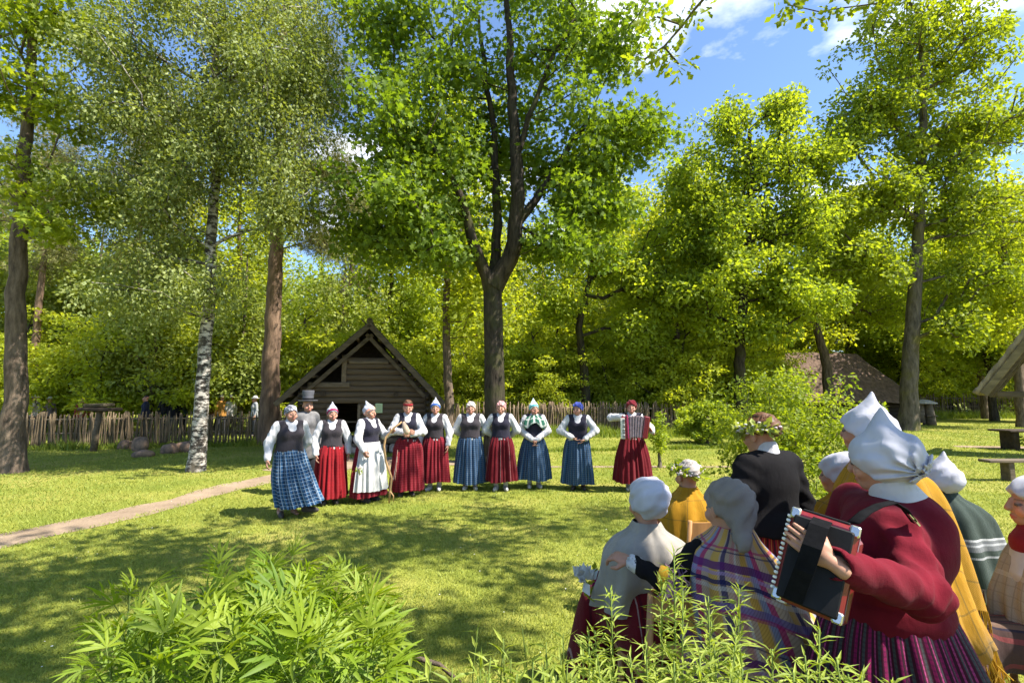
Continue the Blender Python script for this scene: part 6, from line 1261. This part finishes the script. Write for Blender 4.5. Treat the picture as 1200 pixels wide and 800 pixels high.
# E: the accordion player in the red jacket
M['red_wool'] = cloth('red_wool', (.115, .005, .013), .95, .2, 380, sheen=.02)
hc = W(1031, 537, 2.10); lk = nrm([-.86, .5, 0]); rz = facing(*lk); Rh = rotz(facing(-.58, .81))@rotx(.15); t, o0 = standing_near('accordion player in thick red jacket, white bonnet and magenta striped skirt, closest to the viewer', hc, lk, (1.55, 2.10, 0))
nk = hc+np.array([.045, -.01, -.15]); shn = W(1050, 622, 1.95); shf = nk+np.array([-.0, .26, -.08]); eln, wrn = W(1082, 695, 1.76), W(980, 661, 1.59); elf, wrf = shf+[-.12, .02, -.26], W(975, 640, 2.02)
arms = [(shn, eln, wrn), (shf, elf, wrf)]; ac = Acc(); Vh, Qh, Ch = head_piece(.005); ac.add(Vh@Rh.T+hc, Qh, Ch); V, Q = base_body(); ac.add((V*[.95, .95, .92])@rotz(rz).T+o0, Q, SKIN)
for a_ in arms: pts = np.array(a_); V, Q = nets(lambda P: arm_fn(P, a_, (.05, .045, .028)), pts.min(0)-.08, pts.max(0)+.08, .012); ac.add(V, Q, SKIN)
hand_at(ac, wrn+nrm(wrn-eln)*.02, W(938, 630, 1.635)-wrn, np.array([.35, 1, -.1]), True, .25, .0045, .86); hand_at(ac, wrf, (-1, -.2, -.3), (0, -1, 0), False, .5, .005)
ac.V = [v-o0 for v in ac.V]; obj('body', ac.mesh('body'), M['skin'], t)
def jk(P):
    q = P-o0; ang = np.arctan2(q[:, 1], q[:, 0]); w = W(1042, 735, 2.05)
    body = smins([ell(P, nk+[.005, .0, -.16], (.165, .20, .17)), ell(P, (w[0]-.005, w[1], 1.14), (.192, .20, .20)), cone(P, shn+[-.01, .03, -.0], shf, .08, .08), ell(P, nk+[.05, .0, -.10], (.10, .15, .12))], .06)
    pep = np.maximum(smin(ell(P, (w[0]-.005, w[1], .985), (.208, .21, .13)), body, .05), 0.935-P[:, 2]+.01*np.sin(ang*3)); body = np.maximum(np.minimum(body, pep), .935-P[:, 2]+.01*np.sin(ang*3))
    seam = .006*np.exp(-((P[:, 2]-1.045)/.008)**2); body = body+seam
    al = nrm(wrn-eln); s_ = (P-eln)@al
    fo = .007*np.sin(s_*85+P[:, 2]*35)*np.exp(-((s_-.02)/.11)**2)+.004*np.sin(s_*60-P[:, 2]*60)
    d = smin(body, smin(cone(P, shn, eln, .085, .074), cone(P, eln, wrn-al*.0, .072, .050), .03)+fo, .025)
    d = smin(d, smin(cone(P, shf, elf, .085, .075), cone(P, elf, wrf, .07, .05), .03), .03)
    d = np.maximum(d, -cone(P, nk+[0, 0, -.02], nk+[-.02, 0, .2], .062, .075))
    return np.maximum(d, -cone(P, wrn+al*.002, wrn+al*.08, .040, .040))+.003*np.sin(P[:, 2]*38+P[:, 0]*22)*np.sin(P[:, 1]*30)
V, Q = nets(jk, np.array([o0[0]-.68, 1.42, .90]), np.array([o0[0]+.34, 2.58, nk[2]+.10]), .0095); obj('jacket', make_mesh('jacket', V-o0, Q), M['red_wool'], t)
V, Q = nets(lambda P: np.maximum(cone(P, nk+[.015, 0, -.045], nk+[-.012, 0, .035], .116, .080), -cone(P, nk+[.02, 0, -.08], nk+[-.02, 0, .09], .060, .058)), nk-.16, nk+.14, .006); obj('collar', make_mesh('collar', V-o0, Q), M['white_linen'], t)
def bonE(P):
    q = (P-hc)@Rh; n = nrm([0, .15, .16]); p0 = np.array([0, -.098, .012])
    d = smins([ell(q, (0, .015, .028), (.092, .112, .084)), ell(q, (0, .075, .0), (.086, .092, .086)), cone(q, (0, .012, 0), (.0, .045, .195), .112, .012)], .05)+.004
    rad = np.linalg.norm(q-np.array([0, .14, -.06]), axis=1); an = np.arctan2(q[:, 2]+.06, q[:, 1]-.14); an2 = np.arctan2(q[:, 0], q[:, 2]+.06)
    d = d+.0085*np.sin(an*11+np.sin(an2*4)*1.2)*np.exp(-rad*5)*1.6+.0022*np.sin(an2*15+an*3)
    return np.maximum(d, np.maximum(-((q-p0)@n), -ell(q, (0, .015, .02), (.066, .088, .07))))
V, Q = nets(bonE, hc-[.2, .2, .16], hc+[.26, .24, .28], .0055); bo = obj('bonnet', make_mesh('bonnet', V-o0, Q), M['white_cap'], t)
n_ = nrm([0, .15, .16]); p0_ = np.array([0, -.098, .012]); m = MB()                         # scalloped lace along the bonnet's edge
for i in range(34):
    th = -math.pi+2*math.pi*i/34; e1 = np.array([1.0, 0, 0]); e2 = np.cross(n_, e1); c = np.array([0, .02, .035]); c = c-n_*np.dot(c-p0_, n_); lo_, hi_ = 0, .2
    for _ in range(18):
        mid = (lo_+hi_)/2; pt = c+(e1*math.cos(th)+e2*math.sin(th))*mid; dd = smins([ell(pt[None], (0, .015, .035), (.092, .112, .100)), ell(pt[None], (0, .075, .03), (.088, .095, .09))], .04)[0]; lo_, hi_ = (mid, hi_) if dd < 0 else (lo_, mid)
    pt = c+(e1*math.cos(th)+e2*math.sin(th))*(lo_+.001); m.lathe([(.001, .004), (.009, .002), (.009, -.002), (.001, -.004)], (0, 0, 0), 7); m.V[-1] = (m.V[-1]+pt-n_*.003)@Rh.T+hc-o0
obj('lace', m.mesh('lace', True), M['white_cap'], bo)
hr = hat_piece('bun')[0]; obj('hair', make_mesh('hair', (hr[1]*[.97, .9, .97]+[0, -.005, -.022])@Rh.T+hc-o0, hr[2]), M['hair_brown'], t)
w = W(1042, 735, 2.05); V, Q, U = lathe_cloth([(1.0, .20, .19, w[0], w[1], .2), (.9, .24, .23, w[0], w[1], .7), (.6, .34, .33, w[0]+.02, w[1], 1), (.1, .42, .40, w[0]+.04, w[1], 1.2)], 190, [(30, .011, 0, .1), (8, .012, 2, .2)]); obj('skirt', make_mesh('skirt', V-o0, Q, uv=U), M['stripe_magenta'], t)
for s in (-1, 1): obj('shoe', shoe_mesh(), M['shoe_dark'], t, rotz(rz)@np.array([s*.09, -.02, 0])+[.02, 0, 0], (0, 0, rz))
# straps of the instrument over her shoulder are parts of the accordion
def near_accordion():
    """local x: along the case from top (0) to bottom; y: from the bellows edge towards the player; z: bass panel's outward normal"""
    P0, P1, P2 = W(928, 598, 1.70), W(905, 693, 1.66), W(990, 636, 1.60)
    ex = nrm(P1-P0); ey = P2-P0; ey = nrm(ey-ex*np.dot(ey, ex)); ez = np.cross(ex, ey); ez = ez if ez[1] < 0 else -ez
    Rm = np.stack([ex, ey, ez], 1); L, Wd, T = np.linalg.norm(P1-P0)*1.10, .185, .10; c0 = (P0+P1)/2+ey*Wd/2
    t = empty('accordion', c0*[1, 1, 0]+[0, 0, c0[2]-L/2]); o1 = np.array(t.location); tag(t, 'large red and black accordion in the hands of the red-jacketed player', 'accordion')
    def bx(name, c, size, mat, bev=.006): m = MB(); m.box(c0-o1+Rm@np.array(c), size, Rm, bev); return m.build(name, mat, t)
    bx('bass_case', (0, 0, -T/2), (L, Wd, T), M['acc_red'], .014); bx('bass_panel', (.006, 0, .003), (L*.90, Wd*.88, .012), M['acc_black'], .004)
    for i in range(9): bx('bellows_fold', (0, 0, -T-.010-i*.0165), (L*(.97 if i % 2 else .93), Wd*(.97 if i % 2 else .92), .0155), M['bellows'] if i % 2 else M['acc_black'], .003)
    bx('treble_case', (0, 0, -T-.012*13-.05), (L*1.02, Wd*1.05, .09), M['acc_red'], .014)
    for i in range(15): bx('white_key', (-L*.5+.02+i*L/15, -Wd*.55, -T-.012*13-.075), (L/15*.88, .03, .05), M['ivory'], .002)
    for i in range(16): bx('bass_button', (-L*.40+i*L*.80/15, -Wd/2-.004, -.022), (.0085, .012, .034), M['ivory'], .002)
    for sx in (-1, 1):
        for sy in (-1, 1): bx('corner_trim', (sx*(L/2-.015), sy*(Wd/2-.012), -.012), (.034, .028, .030), M['chrome'], .004)
    bx('top_trim', (-L/2-.003, .0, -.035), (.008, Wd*.7, .045), M['acc_black'], .002); bx('badge_plate', (-L/2-.004, Wd*.24, -.088), (.008, .055, .03), M['ivory'], .002); bx('badge_plate', (-L/2-.004, -Wd*.2, -.14), (.006, .05, .02), M['ivory'], .002)
    m = MB(); ps = [(-L*.46, -.005, .004), (-L*.36, -.006, .060), (-L*.12, -.01, .078), (L*.14, -.018, .062), (L*.36, -.03, .022), (L*.46, -.035, .006)]
    pts = np.array([c0-o1+Rm@np.array(p) for p in ps]); V, Q = [], []
    for p in pts:
        for sy in (-1, 1):
            for sz in (0, 1): V.append(p+ey*sy*.026+ez*sz*.006)
    for i in range(len(pts)-1): a = i*4; b = a+4; Q += [[a, b, b+1, a+1], [a+2, a+3, b+3, b+2], [a+1, b+1, b+3, a+3], [a, a+2, b+2, b]]
    obj('hand_strap', make_mesh('hand_strap', V, np.array(Q), smooth=False), M['strap'], t)
    pp = np.array([W(1000, 612, 1.72), W(1014, 600, 1.80), W(1030, 592, 1.84), W(1047, 588, 1.845), W(1060, 596, 1.845), W(1072, 612, 1.855)])-o1; m = MB(); m.tube(pp, .019, 8, flat=.25); m.build('shoulder_strap', M['strap'], t, True)
    m = MB(); b_ = W(1069, 606, 1.84)-o1; m.box(b_, (.035, .012, .008), roty(.9)); m.box(b_+[.012, 0, -.016], (.03, .012, .006), roty(.9)); m.build('buckle', M['chrome'], t)
near_accordion()
# ------------------------------------------------------------------ foreground garden plants
def leaflet(L, Wd, droop, fold=.25, n=5):
    V, Q = [], []
    for i in range(n+1):
        q = i/n; w = Wd*math.sin(math.pi*min(.98, q*.92+.05))**.8*(1-.15*q); y = L*q; z = -droop*q*q
        V += [(-w, y, z+fold*w), (0, y, z), (w, y, z+fold*w)]
    for i in range(n):
        for j in range(2): a = i*3+j; Q.append([a, a+1, a+4, a+3])
    return np.array(V), np.array(Q)
def palm_leaf(seed):
    """divided leaf: narrow pointed lobes fanning from one stalk"""
    rng = np.random.default_rng(seed); Vs, Qs, off = [], [], 0
    for k, a in enumerate((-78, -48, -22, 4, 28, 54, 80)):
        L = .135*(1-.30*abs(a)/80)*rng.uniform(.85, 1.1); V, Q = leaflet(L, .0075*rng.uniform(.8, 1.25), .02+rng.random()*.05, .35)
        V = V@rotx(rng.uniform(-.15, .25)).T@rotz(R(-a+rng.uniform(-6, 6))).T; V[:, 1] += .02; Vs.append(V); Qs.append(Q+off); off += len(V)
        if abs(a) < 60:
            V, Q = leaflet(L*.5, .0055, .01, .3, 3); V = V@rotz(R(-a+28)).T+np.array([math.sin(R(a))*L*.45, math.cos(R(a))*L*.45+.02, 0]); Vs.append(V); Qs.append(Q+off); off += len(V)
    V, Q = leaflet(.02, .003, 0, .1, 1); Vs.append(V); Qs.append(Q+off); off += len(V)
    me = make_mesh('leaf', np.concatenate(Vs), np.concatenate(Qs), attrs={'rnd': rng.random(off)*.35+rng.random()*.6}); return me
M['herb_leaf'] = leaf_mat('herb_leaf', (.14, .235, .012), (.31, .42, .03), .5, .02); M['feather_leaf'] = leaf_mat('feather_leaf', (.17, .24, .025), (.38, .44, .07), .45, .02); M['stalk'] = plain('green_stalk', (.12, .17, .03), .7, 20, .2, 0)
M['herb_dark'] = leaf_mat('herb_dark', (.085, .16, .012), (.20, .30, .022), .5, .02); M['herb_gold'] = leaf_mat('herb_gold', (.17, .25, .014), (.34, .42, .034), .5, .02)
PL = [palm_leaf(i) for i in range(7)]
for p in PL: p.materials.append(M['herb_leaf'])
def herb(px, py, Y, lab, seed, nl=22, spread=1.0):
    """stalk whose top shows at the pixel, leaves all along its upper part"""
    rng = np.random.default_rng(seed); top = W(px, py, Y); b = np.array([top[0]-rng.normal()*.05, top[1]+rng.uniform(-.06, .06), 0]); t = empty('leafy_herb', b); tag(t, lab, 'plant', 'leafy herbs in the front bed')
    top = top-b; mid = top*[.4, .4, .55]+rng.normal(size=3)*[.02, .02, 0]; m = MB(); qs = np.linspace(0, 1, 9); pts = np.array([(1-q)**2*np.zeros(3)+2*q*(1-q)*mid+q*q*top for q in qs]); m.tube(pts, np.linspace(.007, .0035, 9), 6); m.build('stem', M['stalk'], t, True)
    for i in range(nl):
        q = 1-.62*(i/nl)**1.15; p = (2*q*(1-q))*mid+q*q*top; az = i*2.4+rng.normal()*.3-0.0; el = .9-1.1*(1-q)*1.6+rng.normal()*.2
        d = nrm(np.array([math.cos(az), math.sin(az), 0])*math.cos(el)+[.25, -.05, 0]+np.array([0, 0, math.sin(el)])); L = .05+.13*(1-q)+rng.random()*.03; e = p+d*L*spread
        y = d; x = nrm(np.cross(y, [0, 0, 1])); z = np.cross(x, y); tilt = rng.normal()*.5; x, z = x*math.cos(tilt)+z*math.sin(tilt), z*math.cos(tilt)-x*math.sin(tilt)
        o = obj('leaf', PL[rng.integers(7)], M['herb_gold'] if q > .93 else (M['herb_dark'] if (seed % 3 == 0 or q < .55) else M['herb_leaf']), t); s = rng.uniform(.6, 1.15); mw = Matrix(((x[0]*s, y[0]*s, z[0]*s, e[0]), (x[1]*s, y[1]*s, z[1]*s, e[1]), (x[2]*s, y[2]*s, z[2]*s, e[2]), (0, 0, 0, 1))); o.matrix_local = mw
        ms = MB(); ms.tube([p, p*.5+e*.5+[0, 0, -.008], e+d*.02], [.0022, .002, .0018], 4, False); obj('leaf_stalk', ms.mesh('leaf_stalk', True), M['stalk'], t)
spots_h = [(338, 676, 2.15), (372, 684, 2.1), (300, 690, 2.1), (265, 676, 2.35), (400, 690, 2.2), (420, 710, 2.05), (345, 705, 1.9), (240, 715, 2.0), (152, 708, 2.2), (210, 745, 1.8), (300, 745, 1.75), (380, 745, 1.75), (175, 762, 1.8), (260, 770, 1.65), (430, 770, 1.8), (345, 775, 1.6), (180, 780, 1.65), (130, 785, 1.75), (150, 745, 1.95), (290, 715, 2.25)]
WHERE = ['tallest of the leafy herbs, its tip rising above the rest', 'lobed green herb right of the tallest tip', 'lobed green herb in the middle of the front bed', 'dark lobed herb leaning left behind the clump', 'lobed herb at the back right of the clump', 'lobed herb on the right flank of the clump', 'bright lobed herb at the clump centre', 'lobed herb on the upper left of the clump', 'single lobed herb standing apart on the left', 'lobed herb low at the left of the clump', 'bright lobed herb low in the clump middle', 'bright lobed herb low right of the clump middle', 'low lobed herb near the bottom left', 'lobed herb cut by the bottom edge, left of middle', 'lobed herb low at the right end of the clump', 'lobed herb cut by the bottom edge, middle of clump', 'lobed herb cut by the bottom edge, left part', 'leftmost lobed herb at the bottom edge', 'lobed herb between the lone one and the clump', 'lobed herb hidden in the back of the clump']
for i, (px, py, Y) in enumerate(spots_h): herb(px, py, Y, WHERE[i], 300+i, 26)
def feather(px, py, Y, lab, seed, group, name='feathery_plant', n=230, L=.085, w=.5, kind='lance', droop=.5, stems=3, low=.2):
    rng = np.random.default_rng(seed); top = W(px, py, Y); b = np.array([top[0], top[1], 0]); t = empty(name, b); tag(t, lab, 'plant', group); P, Nn, T, S = [], [], [], []; m = MB()
    for k in range(stems):
        h = top[2]*(1-.13*k*rng.random()); off = rng.normal(size=2)*(.05 if k else .0); tp = np.array([off[0]*1.3, off[1]*1.3, h]); bs = np.array([off[0]*.4, off[1]*.4, 0]); md_ = (bs+tp)/2+rng.normal(size=3)*[.03, .03, 0]
        qs = np.linspace(0, 1, 8); m.tube(np.array([(1-q)**2*bs+2*q*(1-q)*md_+q*q*tp for q in qs]), np.linspace(.005, .002, 8), 5)
        for i in range(n//stems):
            q = low+(1-low)*(i/(n//stems))**.8; p = (1-q)**2*bs+2*q*(1-q)*md_+q*q*tp; az = i*2.4+rng.normal()*.4; el = .15+1.1*max(0, (q-.75))*3+rng.normal()*.25; d = np.array([math.cos(az)*math.cos(el), math.sin(az)*math.cos(el), math.sin(el)])
            P.append(p); T.append(d); Nn.append(np.array([0, 0, 1])+d*-.4+rng.normal(size=3)*.3); S.append(L*(.55+.6*math.sin(math.pi*min(1, q*.85+.12)))*rng.uniform(.8, 1.2))
    m.build('stem', M['stalk'], t, True); V, F, k = leaves_np(kind, np.array(P), np.array(Nn), np.array(T), np.array(S)); o = obj('leaves', make_mesh('leaves', V, F, smooth=False, attrs={'rnd': np.repeat(rng.random(len(P)), k)}), M['feather_leaf'], t); o['kind'] = 'stuff'
LEAF['lance'] = (LEAF['lance'][0]*[.5, 1, 1], LEAF['lance'][1])
sp = [(716, 692, 1.5, 'feathery plant in front of the chair post'), (790, 647, 1.5, 'tall feathery plant in front of the chair seat'), (800, 692, 1.4, 'feathery plant left of the blanket fringe'), (830, 698, 1.45, 'tall feathery plant in front of the plaid blanket'), (862, 743, 1.35, 'feathery plant under the plaid blanket fringe'), (960, 736, 1.3, 'bright feathery plant under the accordion'), (905, 760, 1.3, 'feathery plant between fringe and accordion'), (980, 770, 1.25, 'feathery plant at the foot of the striped skirt'), (757, 752, 1.35, 'low feathery plant left of the chair leg'), (820, 768, 1.25, 'feathery plant at the bottom edge under the blanket'), (930, 788, 1.2, 'feathery plant at the bottom edge under the accordion'), (690, 744, 1.5, 'leftmost of the feathery plants'), (700, 767, 1.4, 'small feathery plant at the bottom edge'), (870, 783, 1.2, 'feathery plant cut by the bottom edge'), (790, 774, 1.2, 'feathery plant low by the chair'), (1010, 793, 1.25, 'rightmost of the feathery plants')]
for i, (px, py, Y, lab) in enumerate(sp): feather(px, py, Y, lab, 500+i, 'feathery plants in front of the listeners', n=560, L=.078)
LEAF['blade'] = (np.array([[0, 0, 0], [-.085, .35, .04], [0, .4, 0], [.085, .35, .04], [0, 1, -.14]], float), LEAF['lance'][1])
ph = [(480, 760, 1.9), (505, 775, 1.8), (560, 735, 2.0), (590, 748, 1.95), (612, 735, 2.0), (640, 752, 1.9), (660, 742, 2.0), (690, 750, 1.9), (575, 770, 1.75), (625, 775, 1.75), (665, 778, 1.7), (530, 782, 1.75), (605, 790, 1.65), (455, 745, 1.9), (465, 785, 1.7), (700, 782, 1.7), (645, 792, 1.6), (560, 792, 1.65)]
PW = ['leftmost young phlox', 'young phlox left of the bent twig', 'tall young phlox', 'young phlox with spread tip', 'young phlox behind the low row', 'young phlox right of the middle', 'upright young phlox', 'rightmost tall young phlox', 'low young phlox left of middle', 'low young phlox right of middle', 'low bushy young phlox on the right', 'small young phlox by the twig', 'young phlox cut by the bottom edge', 'dark slim phlox beside the leafy herbs', 'low phlox beside the leafy herbs', 'low phlox next to the feathery plants', 'bright phlox at the bottom edge', 'small phlox at the bottom edge']
for i, (px, py, Y) in enumerate(ph): feather(px, py, Y, PW[i]+' between herbs and feathery plants', 700+i, 'young phlox plants in the front bed', 'phlox_plant', 70, .11, kind='blade', stems=3, low=.45)
m = MB(); tw = [G(466, 790)+[0, 0, .12], W(470, 775, 2.3), W(490, 771, 2.35), W(515, 778, 2.4), W(540, 800, 2.4)]; bt = G(466, 800); bt = np.array([tw[0][0], tw[0][1], 0])
m.tube(np.array([bt]+tw[1:])-bt, [.012, .012, .011, .01, .008], 7); o = m.build('bent_twig', M['bark_brown'], None, True, loc=bt); tag(o, 'bare brown twig bent in an arch in the front bed', 'twig')
def bed():
    V = [G(-80, 812)*[1, 1, 0]]; xs = np.linspace(-3.2, 3.0, 40); rng = np.random.default_rng(4); top = np.interp(xs, [-3.2, -1.5, -.5, .5, 1.2, 3], [1.6, 2.45, 2.3, 2.2, 1.75, 1.5])+rng.normal(size=40)*.06
    V = np.concatenate([np.c_[xs, np.full(40, .3), np.full(40, .010)], np.c_[xs, top, np.full(40, .010)]]); Q = [[i, i+1, 41+i, 40+i] for i in range(39)]
    o = obj('flower_bed', make_mesh('flower_bed', V, np.array(Q)), plain('bed_soil', (.06, .045, .03), .95, 12, .4, .6)); o['kind'] = 'structure'
bed()
